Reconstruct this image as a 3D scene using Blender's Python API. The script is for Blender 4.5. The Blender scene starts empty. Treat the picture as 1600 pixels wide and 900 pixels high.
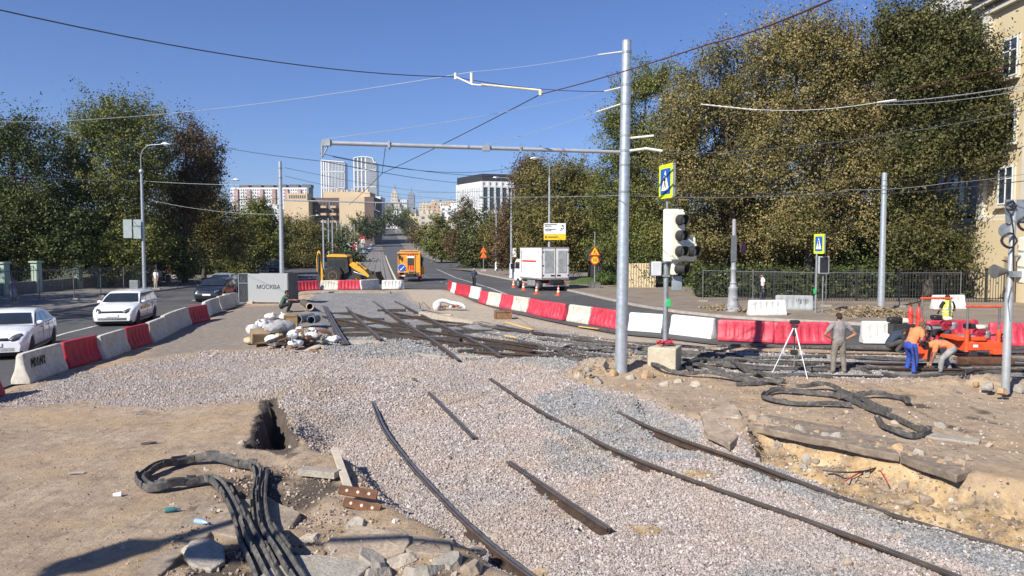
import bpy, math, random
import numpy as np
from mathutils import Vector, Matrix, Euler
random.seed(7); RNG = np.random.default_rng(11)
S = bpy.context.scene; COL = S.collection; R = math.radians; PI = math.pi
# ---------------------------------------------------------------- camera, light, exposure
F = 1155.0; H = 3.6; TP = math.atan(64/1155.0)
cd = bpy.data.cameras.new('camera'); cam = bpy.data.objects.new('camera', cd); COL.objects.link(cam)
cam.location = (0, 0, H); cam.rotation_euler = (PI/2 - TP, 0, 0)
cd.sensor_width = 36; cd.lens = 36*F/1600; cd.clip_start = .1; cd.clip_end = 9000; S.camera = cam
SUN_EL = 38; SDX, SDY = .655, .756           # the way shadows fall, on the ground
w = bpy.data.worlds.new('World'); S.world = w; w.use_nodes = True; nt = w.node_tree
bg = nt.nodes['Background']; sky = nt.nodes.new('ShaderNodeTexSky'); sky.sky_type = 'NISHITA'; sky.sun_disc = False
sky.sun_elevation = R(SUN_EL); sky.sun_rotation = math.atan2(-SDX, -SDY)
sky.altitude = 150; sky.air_density = 1.0; sky.dust_density = .1; sky.ozone_density = 4.5
tn = nt.nodes.new('ShaderNodeMix'); tn.data_type = 'RGBA'; tn.blend_type = 'MULTIPLY'; tn.inputs[0].default_value = 1; tn.inputs[7].default_value = (.66, .77, 1.08, 1)
nt.links.new(sky.outputs[0], tn.inputs[6]); nt.links.new(tn.outputs[2], bg.inputs[0]); bg.inputs[1].default_value = .075
sl = bpy.data.lights.new('sun', 'SUN'); sl.energy = 5.0; sl.angle = R(.55); sl.color = (1, .935, .83)
so = bpy.data.objects.new('sun', sl); COL.objects.link(so)
te = math.tan(R(SUN_EL)); so.rotation_euler = Vector((SDX, SDY, -te)).to_track_quat('-Z', 'Y').to_euler()
vs = S.view_settings; vs.view_transform = 'Standard'; vs.look = 'None'; vs.exposure = 0.6; vs.gamma = 1; vs.use_curve_mapping = False
S.render.engine = 'CYCLES'; S.cycles.max_bounces = 6; S.cycles.diffuse_bounces = 3; S.cycles.glossy_bounces = 3
S.cycles.transparent_max_bounces = 8; S.cycles.transmission_bounces = 4; S.cycles.use_denoising = True
# ---------------------------------------------------------------- pixel (1600x900) -> world
_c, _s = math.cos(TP), math.sin(TP)
def ray(px, py):
    x = (px-800)/F; y = -(py-450)/F
    return Vector((x, _c + y*_s, -_s + y*_c))
def G(px, py, z=0.0):
    d = ray(px, py); t = (z-H)/d.z
    return Vector((d.x*t, d.y*t, z))
def D(px, py, Y):
    d = ray(px, py); t = Y/d.y
    return Vector((d.x*t, Y, H + d.z*t))
# ---------------------------------------------------------------- terrain
def sstep(a, b, x):
    t = np.clip((x-a)/(b-a), 0, 1); return t*t*(3-2*t)
def tz(x, y):
    y = np.asarray(y, float); x = np.asarray(x, float)
    z = 1.5*sstep(110, 340, y) + 34*np.clip((y-340)/560, 0, 1)**1.25 + 10*sstep(900, 1500, y)
    return z
# ---------------------------------------------------------------- mesh helpers
class MB:
    def __init__(s): s.v = []; s.f = []; s.m = []; s.M = Matrix(); s.mi = 0
    def pts(s, P):
        i = len(s.v); s.v += [tuple(s.M @ Vector(p)) for p in P]; return i
    def face(s, *idx): s.f.append(tuple(idx)); s.m.append(s.mi)
    def poly(s, P):
        i = s.pts(P); s.face(*range(i, i+len(P)))
    def box(s, c, d, rot=None, top=1.0, topy=None):
        if topy is None: topy = top
        x, y, z = d[0]/2, d[1]/2, d[2]/2; Q = []
        for sz in (-1, 1):
            k = top if sz > 0 else 1; ky = topy if sz > 0 else 1
            for sx, sy in ((-1,-1), (1,-1), (1,1), (-1,1)): Q.append(Vector((sx*x*k, sy*y*ky, sz*z)))
        if rot is not None:
            e = Euler(rot).to_matrix() if not isinstance(rot, Matrix) else rot; Q = [e @ q for q in Q]
        i = s.pts([q + Vector(c) for q in Q])
        for a in ((0,3,2,1), (4,5,6,7), (0,1,5,4), (1,2,6,5), (2,3,7,6), (3,0,4,7)): s.face(*[i+k for k in a])
    def tube(s, P, r, n=8, cap=True, sx=1.0):
        P = [Vector(p) for p in P]; m = len(P)
        rr = r if isinstance(r, (list, tuple)) else [r]*m
        up = None; rings = []
        for k in range(m):
            t = (P[min(k+1, m-1)] - P[max(k-1, 0)]).normalized()
            if up is None: up = Vector((0,0,1)) if abs(t.z) < .9 else Vector((0,1,0))
            a = t.cross(up).normalized(); b = a.cross(t).normalized(); up = b
            rings.append(s.pts([P[k] + (a*math.cos(2*PI*j/n)*sx + b*math.sin(2*PI*j/n))*rr[k] for j in range(n)]))
        for k in range(m-1):
            for j in range(n):
                q = (j+1) % n; s.face(rings[k]+j, rings[k]+q, rings[k+1]+q, rings[k+1]+j)
        if cap:
            s.face(*[rings[0]+j for j in range(n-1, -1, -1)]); s.face(*[rings[-1]+j for j in range(n)])
    def cyl(s, p0, p1, r0, r1=None, n=12): s.tube([p0, p1], [r0, r0 if r1 is None else r1], n)
    def sweep(s, P, prof, closed=True, up=Vector((0,0,1))):
        """sweep a 2D profile (side, up) along P"""
        P = [Vector(p) for p in P]; m = len(P); n = len(prof); rings = []
        for k in range(m):
            t = (P[min(k+1, m-1)] - P[max(k-1, 0)]).normalized()
            a = t.cross(up).normalized(); b = a.cross(t).normalized()
            rings.append(s.pts([P[k] + a*u + b*v for u, v in prof]))
        for k in range(m-1):
            for j in range(n if closed else n-1):
                q = (j+1) % n; s.face(rings[k]+j, rings[k]+q, rings[k+1]+q, rings[k+1]+j)
        if closed:
            s.face(*[rings[0]+j for j in range(n-1, -1, -1)]); s.face(*[rings[-1]+j for j in range(n)])
    def prism(s, poly, d, z0=0):
        """poly = list of (x,z) extruded along y from -d/2 to d/2"""
        n = len(poly); i = s.pts([(x, -d/2, z) for x, z in poly]); j = s.pts([(x, d/2, z) for x, z in poly])
        s.face(*range(i, i+n)); s.face(*range(j+n-1, j-1, -1))
        for k in range(n): q = (k+1) % n; s.face(i+k, j+k, j+q, i+q)
    def slab(s, poly, z0, z1):
        n = len(poly); i = s.pts([(p[0], p[1], z0) for p in poly]); j = s.pts([(p[0], p[1], z1) for p in poly])
        s.face(*range(i+n-1, i-1, -1)); s.face(*range(j, j+n))
        for k in range(n): q = (k+1) % n; s.face(i+k, i+q, j+q, j+k)
    def lathe(s, prof, n=16, c=(0,0,0)):
        rings = [s.pts([(c[0]+r*math.cos(2*PI*j/n), c[1]+r*math.sin(2*PI*j/n), c[2]+z) for j in range(n)]) for r, z in prof]
        for k in range(len(prof)-1):
            for j in range(n):
                q = (j+1) % n; s.face(rings[k]+j, rings[k]+q, rings[k+1]+q, rings[k+1]+j)
        s.face(*[rings[0]+j for j in range(n-1, -1, -1)]); s.face(*[rings[-1]+j for j in range(n)])
    def ico(s, c, r, jit=0, rot=None, sub=1, seed=None):
        rd = random.Random(seed) if seed is not None else random
        V, Fc = ICO[sub]; e = Euler(rot or (0,0,0)).to_matrix()
        r = r if isinstance(r, (list, tuple)) else (r, r, r)
        i = s.pts([Vector(c) + e @ Vector([v[k]*r[k]*(1+rd.uniform(-jit, jit)) for k in range(3)]) for v in V])
        for a in Fc: s.face(*[i+k for k in a])
    def build(s, name, mats, parent=None, smooth=30, bevel=0, recenter=False):
        me = bpy.data.meshes.new(name)
        V = s.v
        o = bpy.data.objects.new(name, me); COL.objects.link(o)
        if recenter and parent is None and V:
            A = np.array(V); c = Vector(((A[:,0].min()+A[:,0].max())/2, (A[:,1].min()+A[:,1].max())/2, A[:,2].min()))
            V = [tuple(Vector(v)-c) for v in V]; o.location = c
        me.from_pydata(V, [], s.f)
        for mt in (mats if isinstance(mats, (list, tuple)) else [mats]): me.materials.append(mt)
        me.polygons.foreach_set('material_index', s.m)
        if smooth:
            me.polygons.foreach_set('use_smooth', [True]*len(s.f)); me.set_sharp_from_angle(angle=R(smooth))
        me.update()
        if bevel:
            b = o.modifiers.new('bevel', 'BEVEL'); b.width = bevel; b.segments = 2; b.limit_method = 'ANGLE'; b.angle_limit = R(40)
        if parent: o.parent = parent
        return o
def _ico():
    t = (1+5**.5)/2; V = [Vector(v).normalized() for v in ((-1,t,0),(1,t,0),(-1,-t,0),(1,-t,0),(0,-1,t),(0,1,t),(0,-1,-t),(0,1,-t),(t,0,-1),(t,0,1),(-t,0,-1),(-t,0,1))]
    Fc = [(0,11,5),(0,5,1),(0,1,7),(0,7,10),(0,10,11),(1,5,9),(5,11,4),(11,10,2),(10,7,6),(7,1,8),(3,9,4),(3,4,2),(3,2,6),(3,6,8),(3,8,9),(4,9,5),(2,4,11),(6,2,10),(8,6,7),(9,8,1)]
    out = {1: (V, Fc)}
    for k in (2, 3):
        V = list(V); c = {}; N = []
        def mid(a, b):
            q = (min(a,b), max(a,b))
            if q not in c: c[q] = len(V); V.append(((V[a]+V[b])/2).normalized())
            return c[q]
        for a, b, d in Fc:
            x, y, z = mid(a,b), mid(b,d), mid(d,a); N += [(a,x,z),(b,y,x),(d,z,y),(x,y,z)]
        Fc = N; out[k] = (V, Fc)
    return out
ICO = _ico()
def tag(o, label=None, cat=None, group=None, kind=None):
    if label: o['label'] = label
    if cat: o['category'] = cat
    if group: o['group'] = group
    if kind: o['kind'] = kind
    return o
def empty(name, loc, rz=0, label=None, cat=None, group=None):
    o = bpy.data.objects.new(name, None); COL.objects.link(o); o.location = loc; o.rotation_euler = (0, 0, rz); o.empty_display_size = .2
    return tag(o, label, cat, group)
def dup(src, parent=None):
    c = src.copy(); COL.objects.link(c); c.parent = parent
    for ch in list(src.children): dup(ch, c)
    return c
def place(o, loc, rz=0, sc=1, label=None):
    o.location = loc; o.rotation_euler = (0, 0, rz); o.scale = sc if isinstance(sc, (tuple, list)) else (sc,)*3
    if label: o['label'] = label
    return o
def text(txt, size, mat, parent, loc, rot, name='lettering', ext=.004, align='CENTER', sx=1):
    c = bpy.data.curves.new(name, 'FONT'); c.body = txt; c.size = size; c.extrude = ext; c.align_x = align; c.align_y = 'CENTER'
    t = bpy.data.objects.new(name, c); COL.objects.link(t); bpy.context.view_layer.update()
    me = bpy.data.meshes.new_from_object(t.evaluated_get(bpy.context.evaluated_depsgraph_get()))
    bpy.data.objects.remove(t); o = bpy.data.objects.new(name, me); COL.objects.link(o); me.materials.clear(); me.materials.append(mat)
    o.parent = parent; o.location = loc; o.rotation_euler = rot; o.scale = (sx, 1, 1); return o
# ---------------------------------------------------------------- materials
def newmat(name):
    m = bpy.data.materials.new(name); m.use_nodes = True; n = m.node_tree
    return m, n, n.nodes['Principled BSDF']
def lk(n, a, b): n.links.new(a, b)
def ramp(n, fac, stops, interp='LINEAR'):
    r = n.nodes.new('ShaderNodeValToRGB'); r.color_ramp.interpolation = interp; e = r.color_ramp.elements
    while len(e) < len(stops): e.new(.5)
    for k, (p, c) in enumerate(stops): e[k].position = p; e[k].color = (*c, 1)
    lk(n, fac, r.inputs[0]); return r.outputs[0]
def noise(n, scale, detail=4, vec=None, rough=.55):
    x = n.nodes.new('ShaderNodeTexNoise'); x.inputs['Scale'].default_value = scale; x.inputs['Detail'].default_value = detail
    x.inputs['Roughness'].default_value = rough
    if vec is not None: lk(n, vec, x.inputs['Vector'])
    return x.outputs[0]
def mix(n, fac, a, b, mode='MIX'):
    x = n.nodes.new('ShaderNodeMix'); x.data_type = 'RGBA'; x.blend_type = mode
    for s, v in ((x.inputs[0], fac), (x.inputs[6], a), (x.inputs[7], b)):
        if isinstance(v, (int, float)): s.default_value = v
        elif isinstance(v, (tuple, list)): s.default_value = (*v, 1)
        else: lk(n, v, s)
    return x.outputs[2]
def mathn(n, op, a, b=None, c=None):
    x = n.nodes.new('ShaderNodeMath'); x.operation = op
    for k, v in enumerate((a, b, c)):
        if v is None: continue
        if isinstance(v, (int, float)): x.inputs[k].default_value = v
        else: lk(n, v, x.inputs[k])
    return x.outputs[0]
def coord(n, kind='Object'):
    return n.nodes.new('ShaderNodeTexCoord').outputs[kind]
def geopos(n): return n.nodes.new('ShaderNodeNewGeometry').outputs['Position']
def attr(n, name, typ='GEOMETRY', out='Fac'):
    a = n.nodes.new('ShaderNodeAttribute'); a.attribute_name = name; a.attribute_type = typ; return a.outputs[out]
def bump(n, p, h, strength=.5, dist=.01):
    b = n.nodes.new('ShaderNodeBump'); b.inputs['Strength'].default_value = strength; b.inputs['Distance'].default_value = dist
    lk(n, h, b.inputs['Height']); lk(n, b.outputs[0], p.inputs['Normal']); return b
_MC = {}
def M(name, col=(.5,.5,.5), rough=.6, metal=0, var=.25, vs=2.5, dirt=None, da=.5, bmp=0, bs=30, coat=0, spec=.5):
    if name in _MC: return _MC[name]
    m, n, p = newmat(name); c = coord(n)
    a = tuple(x*(1-var) for x in col); b = tuple(min(1, x*(1+var)) for x in col)
    base = ramp(n, noise(n, vs, 6, c), [(.3, a), (.7, b)])
    if dirt:
        base = mix(n, ramp(n, noise(n, vs*2.3, 8, c, .7), [(.62-da*.25, (0,0,0)), (.8-da*.2, (da,da,da))]), base, dirt)
    lk(n, base, p.inputs['Base Color']); p.inputs['Metallic'].default_value = metal
    rr = n.nodes.new('ShaderNodeMapRange'); rr.inputs[3].default_value = max(.02, rough-.1); rr.inputs[4].default_value = min(1, rough+.12)
    lk(n, noise(n, vs*4, 3, c), rr.inputs[0]); lk(n, rr.outputs[0], p.inputs['Roughness'])
    p.inputs['Coat Weight'].default_value = coat; p.inputs['Coat Roughness'].default_value = .05; p.inputs['Specular IOR Level'].default_value = spec
    if bmp: bump(n, p, noise(n, bs, 5, c), bmp, .02)
    _MC[name] = m; return m
galv = M('galvanised', (.52,.57,.61), .42, .65, .16, 9, (.3,.33,.36), .35)
galvd = M('galvanised_dark', (.3,.33,.35), .5, .5, .2, 6)
conc = M('concrete', (.34,.31,.265), .95, 0, .25, 4, (.20,.165,.13), .7, .8, 25)
concl = M('concrete_pale', (.43,.38,.31), .95, 0, .22, 4, (.27,.21,.15), .65, .7, 30)
rust = M('rust', (.16,.07,.035), .85, .2, .4, 6, (.05,.04,.035), .7, .4, 60)
rubber = M('rubber', (.055,.055,.056), .7, 0, .35, 4, (.20,.18,.155), .75, .3, 30)
black = M('black', (.02,.02,.022), .5, 0, .2)
dark = M('dark_metal', (.045,.047,.05), .5, .3, .3)
tyre = M('tyre', (.025,.025,.026), .85, 0, .3, 8, (.09,.08,.07), .4)
white = M('white_paint', (.74,.75,.75), .45, 0, .06, 2, (.42,.4,.36), .25)
cream = M('cream_plastic', (.72,.70,.58), .5, 0, .05, 3, (.5,.47,.38), .3)
carwhite = M('car_white', (.78,.8,.82), .28, 0, .03, 1, coat=.7)
cardark = M('car_darkblue', (.022,.03,.045), .3, .3, .1, 1, coat=.8)
carsilver = M('car_silver', (.42,.46,.47), .32, .4, .06, 1, coat=.7)
orange = M('orange_paint', (.78,.33,.035), .5, 0, .1, 2, (.3,.16,.05), .3)
dred = M('machine_red', (.78,.09,.025), .5, 0, .15, 3, (.2,.06,.03), .4)
yellow = M('machine_yellow', (.66,.34,.025), .5, 0, .12, 2, (.25,.15,.05), .4)
wood = M('wood', (.42,.33,.22), .8, 0, .25, 5, (.2,.15,.1), .4)
woodb = M('wood_brown', (.2,.11,.055), .8, 0, .3, 5, (.08,.05,.03), .4)
wire_m = M('wire_dark', (.06,.065,.075), .6, .4, .1)
wire_l = M('wire_pale', (.5,.55,.6), .45, .5, .1)
wire_b = M('wire_brown', (.12,.05,.035), .6, .4, .2)
skin = M('skin', (.42,.23,.15), .6, 0, .12, 8); skint = M('skin_tanned', (.3,.155,.095), .6, 0, .12, 8)
hair = M('hair', (.03,.022,.016), .8, 0, .3, 30)
def glassm(name, col, rough=.05):
    if name in _MC: return _MC[name]
    m, n, p = newmat(name); c = coord(n)
    lk(n, ramp(n, noise(n, 1.2, 2, c), [(.3, tuple(x*.8 for x in col)), (.7, tuple(x*1.2 for x in col))]), p.inputs['Base Color'])
    p.inputs['Roughness'].default_value = rough; p.inputs['Specular IOR Level'].default_value = .8; p.inputs['Coat Weight'].default_value = .6
    p.inputs['Coat Roughness'].default_value = .02; _MC[name] = m; return m
cglass = glassm('car_glass', (.02,.026,.028)); wglass = glassm('window_glass', (.035,.045,.055), .08)
lampglass = glassm('lamp_glass', (.55,.55,.52), .15); redlens = glassm('red_lens', (.5,.02,.02), .2); amber = glassm('amber_lens', (.7,.25,.02), .2)
# ================================================================ GROUND
def GP(L, z=0): return [G(a, b, z) for a, b in L]
def sdist(poly, x, y):
    """signed distance to a polygon (world xy), positive inside"""
    n = len(poly); d = np.full(x.shape, 1e9); ins = np.zeros(x.shape, bool)
    for i in range(n):
        ax, ay = poly[i][0], poly[i][1]; bx, by = poly[(i+1) % n][0], poly[(i+1) % n][1]
        ex, ey = bx-ax, by-ay; wx, wy = x-ax, y-ay
        t = np.clip((wx*ex+wy*ey)/(ex*ex+ey*ey+1e-9), 0, 1)
        d = np.minimum(d, (wx-ex*t)**2+(wy-ey*t)**2)
        c = ((ay > y) != (by > y)) & (x < (bx-ax)*(y-ay)/((by-ay) if abs(by-ay) > 1e-9 else 1e-9)+ax)
        ins ^= c
    d = np.sqrt(d); return np.where(ins, d, -d)
def vnoise(x, y, s, seed=0):
    x = x*s+seed*17.3; y = y*s+seed*9.1; xi = np.floor(x).astype(np.int64); yi = np.floor(y).astype(np.int64); fx = x-xi; fy = y-yi
    fx = fx*fx*(3-2*fx); fy = fy*fy*(3-2*fy)
    def h(a, b):
        q = (a*374761393 + b*668265263 + seed*1442695) & 0xffffffff; q = ((q ^ (q >> 13))*1274126177) & 0xffffffff
        return ((q ^ (q >> 16)) & 0xffff)/65535.0
    return (h(xi,yi)*(1-fx)+h(xi+1,yi)*fx)*(1-fy)+(h(xi,yi+1)*(1-fx)+h(xi+1,yi+1)*fx)*fy
def fbm(x, y, s, o=4, seed=0):
    r = 0; a = .5
    for k in range(o): r = r+a*(vnoise(x, y, s, seed+k)-.5); s *= 2.1; a *= .5
    return r*2          # about -1..1
CHAIN_L = [(5,606),(85,577),(141,561),(220,537),(260,516),(315,499),(374,478)]
CHAIN_R = [(697,452),(745,472),(800,489),(880,506),(965,522),(1035,528),(1115,538),(1345,547),(1600,552),(2100,556)]
KERB_R = [(745,425),(749,428),(800,438),(850,446),(894,456),(992,478),(1060,489),(1136,497),(1200,501),(1340,508),(1600,512),(2100,516)]
KERB_L = [(-420,560),(-150,520),(0,497),(60,492),(90,488),(150,477),(229,458),(320,446),(380,433),(441,424)]
BED = GP([(432,628),(455,675),(480,700),(530,716),(590,785),(640,812),(740,845),(800,890),(900,1000),(1500,1300),(2500,1100),(1700,862),(1600,838),(1501,813),(1431,796),(1333,762),(1226,715),(1165,690),(1130,668),(1050,645),(1000,622),(930,603),(880,585),(840,566),(780,560),(500,552),(470,575),(445,605)])
PITR = GP([(1166,661),(1240,675),(1330,691),(1430,714),(1500,738),(1600,756),(1900,800),(2500,1000),(2500,1100),(1700,862),(1600,838),(1501,813),(1431,796),(1333,762),(1226,715),(1165,690)])
PITL = GP([(424,624),(446,648),(466,694),(434,706),(390,700),(400,672),(412,644)])
RAILD = [G(a, b, -.31) for a, b in ((975,650),(1010,664),(1075,689),(1160,718),(1240,748),(1340,785),(1450,820),(1600,862),(1750,905))]
def pdist(P, x, y):
    d = np.full(x.shape, 1e9)
    for a, c in zip(P[:-1], P[1:]):
        ex, ey = c.x-a.x, c.y-a.y; t = np.clip(((x-a.x)*ex+(y-a.y)*ey)/(ex*ex+ey*ey), 0, 1); d = np.minimum(d, (x-a.x-ex*t)**2+(y-a.y-ey*t)**2)
    return np.sqrt(d)
SWITCH = GP([(470,475),(495,458),(632,456),(645,470),(680,487),(745,508),(790,507),(880,517),(960,534),(1110,549),(1345,556),(1600,560),(2300,575),(2300,604),(1600,596),(1350,594),(1150,582),(1020,578),(940,575),(880,585),(780,562),(500,556),(492,520)])
LEFTG = GP([(-500,650),(0,616),(90,586),(240,560),(330,549),(420,545),(520,548),(500,600),(440,622),(400,630),(300,641),(200,641),(100,634),(0,642),(-500,720)])
CONCP = GP([(600,452),(700,452),(750,474),(880,508),(960,524),(1110,540),(1110,548),(960,533),(880,516),(790,506),(745,508),(680,486),(645,470),(634,456)])
ASPH = GP([(200,562),(250,525),(374,480),(480,474),(495,510),(480,545),(330,549),(240,562)])
GREYB = [GP([(830,602),(905,600),(1000,620),(1080,650),(1100,690),(1010,690),(900,670),(840,630)]), GP([(1150,690),(1226,712),(1333,760),(1431,794),(1600,838),(1700,862),(1600,872),(1440,815),(1300,765),(1180,722)]),
         GP([(1080,860),(1200,830),(1330,850),(1420,880),(1400,960),(1150,960)]), GP([(690,830),(760,842),(850,900),(700,900)]), GP([(860,660),(960,690),(940,720),(850,700)])]
SANDP = [(GP([(980,780),(1030,778),(1040,795),(990,802)]), 1), (GP([(1060,705),(1110,700),(1130,715),(1070,722)]), 1), (GP([(815,836),(850,838),(850,852),(815,852)]), 1), (GP([(935,880),(1000,875),(1020,900),(940,900)]), .9)]
RUBM = GP([(400,705),(470,700),(520,735),(570,790),(640,825),(740,865),(760,960),(180,960),(200,880),(310,775),(330,740)])
DARKR = GP([(1330,590),(1480,595),(1600,640),(1600,700),(1450,690),(1380,640)])
SW2 = GP([(500,484),(640,478),(700,500),(790,520),(850,540),(850,556),(720,564),(640,548),(600,540),(510,538)])
DIPS = [(*G(a, b, -.35)[:2], r) for a, b, r in ((918,700,.36),(950,716,.36),(985,730,.3),(985,672,.35),(1015,686,.4),(1050,698,.3),(845,768,.35),(885,797,.35),(925,822,.25),(752,868,.4),(788,900,.45),(720,835,.3))]
def fields(x, y):
    nj = fbm(x, y, 1.3, 4, 3)*.25
    bed = sdist(BED, x, y)+nj*.6+.28*((x > 1.5) & (y < 19) & (sdist(PITR, x, y) < .4)); pr = sdist(PITR, x, y); pl = sdist(PITL, x, y); sw = sdist(SWITCH, x, y)+nj*.5
    lg = sdist(LEFTG, x, y)+nj*2; cp = sdist(CONCP, x, y)+nj*.5; asp = sdist(ASPH, x, y)+nj
    rub = sdist(RUBM, x, y)
    near = 1-sstep(19, 26, y)
    low = sstep(-.1, 1.0, bed/(.55+1.6*sstep(14, 17.5, y)*(x < 3)))
    z = fbm(x, y, .5, 3, 5)*.035+fbm(x, y, 2.5, 4, 9)*.022
    z = z-(.12+.25*near)*low + low*fbm(x, y, .8, 3, 21)*.06+low*fbm(x, y, 2.2, 3, 23)*.03
    prf = sstep(-.03, .3, pr+fbm(x, y, 2.5, 4, 33)*.16); z = z-prf*(1-low)*(.5-.2*sstep(.2, 2.0, pr))+prf*(1-low)*(fbm(x, y, 1.9, 5, 30)*.26+fbm(x, y, 6, 3, 31)*.07)
    plf = sstep(-.02, .16, pl+fbm(x, y, 3, 4, 4)*.16); z = z*(1-plf)-.95*plf; b = G(455, 690, -.3); z = z-.35*low*np.exp(-(((x-b.x)/1.0)**2+((y-b.y)/1.4)**2))
    z = z-.07*sstep(0, .6, sw)*(1-low)+sstep(0,.6,sw)*fbm(x, y, 1.1, 3, 44)*.07
    rf = sstep(0, .8, rub)*(1-low); z = z+rf*(fbm(x, y, 1.7, 5, 50)*.17-.05)
    b = G(950, 577); z = z+.28*np.exp(-(((x-b.x)/1.5)**2+((y-b.y)/1.0)**2))*(1+fbm(x, y, 3, 3, 60)*.7)
    b = G(452, 532); z = z+.33*np.exp(-(((x-b.x)/1.25)**2+((y-b.y)/1.1)**2)); b = G(560, 590); z = z+.22*np.exp(-(((x-b.x)/2.2)**2+((y-b.y)/1.3)**2))
    b = G(520, 463); z = z+.3*np.exp(-(((x-b.x)/2.0)**2+((y-b.y)/1.6)**2))
    b = G(1540, 605); z = z+.22*np.exp(-(((x-b.x)/1.6)**2+((y-b.y)/1.0)**2))*(1+fbm(x, y, 3, 3, 61))
    b = G(1140, 665); z = z+.12*np.exp(-(((x-b.x)/.9)**2+((y-b.y)/.5)**2))
    k_ = 1-sstep(.16, .5, pdist(RAILD, x, y)); z = z*(1-k_)+k_*np.minimum(z, -.12-.25*near+.075+.06-.05)
    z = z-.15*sstep(-.2, .6, sdist(SW2, x, y)+nj)*(.75+fbm(x, y, .9, 3, 90)*.6)
    for dx_, dy_, dr in DIPS: z = z-.17*np.exp(-(((x-dx_)/dr)**2+((y-dy_)/dr)**2))
    g = np.maximum(sstep(-.05, .25, bed), sstep(-.05, .2, sw)); g = np.maximum(g, .95*sstep(-.4, 1.1, lg)); g = g*(1-plf)
    g = np.maximum(g*1.0, .35*sstep(-1.5, .5, sw)*(x > 2))
    cf = sstep(-.05, .2, cp); g = g*(1-cf)
    grey = sstep(-.1, .5, sw)*.8
    for q in GREYB: grey = np.maximum(grey, sstep(-.35, .45, sdist(q, x, y)+nj*1.4))
    sand = np.zeros(x.shape)
    for q, k in SANDP: sand = np.maximum(sand, k*sstep(-.12, .18, sdist(q, x, y)+nj*.7))
    sand = np.maximum(sand, 1.0*prf*(1-low)); g = g*(1-np.where(sand > .5, .75, 0)*(pr < 0))
    drk = .95*sstep(-.3, .4, rub+nj*2)*(1-g)*(.45+fbm(x, y, .9, 4, 70)*1.3); drk = np.maximum(drk, 1.0*sstep(-.25, .02, pl+nj)); drk = np.maximum(drk, prf*(1-low)*np.clip(sstep(.5, .1, pr)*.7+(fbm(x, y, 1.1, 4, 77) > .16)*.6, 0, 1)*(x < 10.5+fbm(x, y, .5, 2, 3)))  # left pit: moist dark soil and the wall's shadow, both painted in
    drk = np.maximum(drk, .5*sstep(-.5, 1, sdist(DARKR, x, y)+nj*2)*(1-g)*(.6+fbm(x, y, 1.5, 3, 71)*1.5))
    asf = sstep(-.3, .7, asp)*(1-g)
    return dict(z=z, gravel=np.clip(g, 0, 1), grey=np.clip(grey, 0, 1), sand=np.clip(sand, 0, 1), dirt_shade=np.clip(drk, 0, 1), conc=cf, asph=asf)
def hz(x, y):
    return float(fields(np.array([float(x)]), np.array([float(y)]))['z'][0])
def GZ(px, py, dz=0):
    """pixel -> point on the work ground"""
    p = G(px, py)
    for _ in range(3): p = G(px, py, hz(p.x, p.y))
    return Vector((p.x, p.y, p.z+dz))
# --- ground material
m, n, p = newmat('site_ground'); P_ = geopos(n)
vor = n.nodes.new('ShaderNodeTexVoronoi'); vor.inputs['Scale'].default_value = 26; vor.inputs['Randomness'].default_value = 1; lk(n, P_, vor.inputs['Vector'])
sep = n.nodes.new('ShaderNodeSeparateColor'); lk(n, vor.outputs['Color'], sep.inputs[0])
pinks = [(0, (.20,.165,.155)), (.3, (.31,.26,.24)), (.6, (.40,.345,.32)), (1, (.50,.44,.41))]
greys = [(0, (.14,.145,.15)), (.35, (.21,.215,.22)), (.7, (.29,.29,.295)), (1, (.38,.38,.38))]
gp = ramp(n, sep.outputs[0], pinks); gg = ramp(n, sep.outputs[0], greys)
n1 = noise(n, .9, 6, P_, .6); n2 = noise(n, 4, 8, P_, .7); n3 = noise(n, 40, 4, P_, .7)
mpp = n.nodes.new('ShaderNodeMapping'); mpp.inputs['Rotation'].default_value = (0,0,.55); mpp.inputs['Scale'].default_value = (6,.55,1); lk(n, P_, mpp.inputs['Vector']); n4 = noise(n, 1.6, 6, mpp.outputs[0], .7)
def amask(a, k=.5):
    v = mathn(n, 'ADD', attr(n, a), mathn(n, 'MULTIPLY', mathn(n, 'SUBTRACT', n2, .5), k))
    r = n.nodes.new('ShaderNodeMapRange'); r.interpolation_type = 'SMOOTHSTEP'; r.inputs[1].default_value = .32; r.inputs[2].default_value = .62; lk(n, v, r.inputs[0]); return r.outputs[0]
grav = mix(n, amask('grey', .9), gp, gg)
grav = mix(n, mathn(n, 'MULTIPLY', ramp(n, n1, [(.45, (0,0,0)), (.7, (1,1,1))]), .35), grav, (.30,.235,.19))
soil = ramp(n, n1, [(.25, (.32,.237,.167)), (.5, (.44,.337,.243)), (.75, (.52,.41,.30))])
soil = mix(n, ramp(n, n2, [(.35, (.55,.55,.55)), (.6, (0,0,0))]), soil, (.19,.15,.12))
soil = mix(n, ramp(n, n3, [(.62, (0,0,0)), (.75, (.7,.7,.7))]), soil, (.42,.37,.32))
soil = mix(n, ramp(n, noise(n, 14, 5, P_, .8), [(.6, (0,0,0)), (.7, (.5,.5,.5))]), soil, (.14,.115,.095))
dirt_shade = mix(n, n2, (.05,.042,.036), (.16,.13,.105))
soil = mix(n, ramp(n, n4, [(.5, (0,0,0)), (.66, (.5,.5,.5))]), soil, (.25,.185,.13))
soil = mix(n, ramp(n, noise(n, .42, 7, P_, .65), [(.48, (0,0,0)), (.62, (.55,.55,.55))]), soil, (.47,.335,.19))
soil = mix(n, ramp(n, noise(n, 1.1, 9, P_, .78), [(.56, (0,0,0)), (.66, (.6,.6,.6))]), soil, (.12,.095,.07))
soil = mix(n, amask('dirt_shade', .7), soil, dirt_shade)
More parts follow.
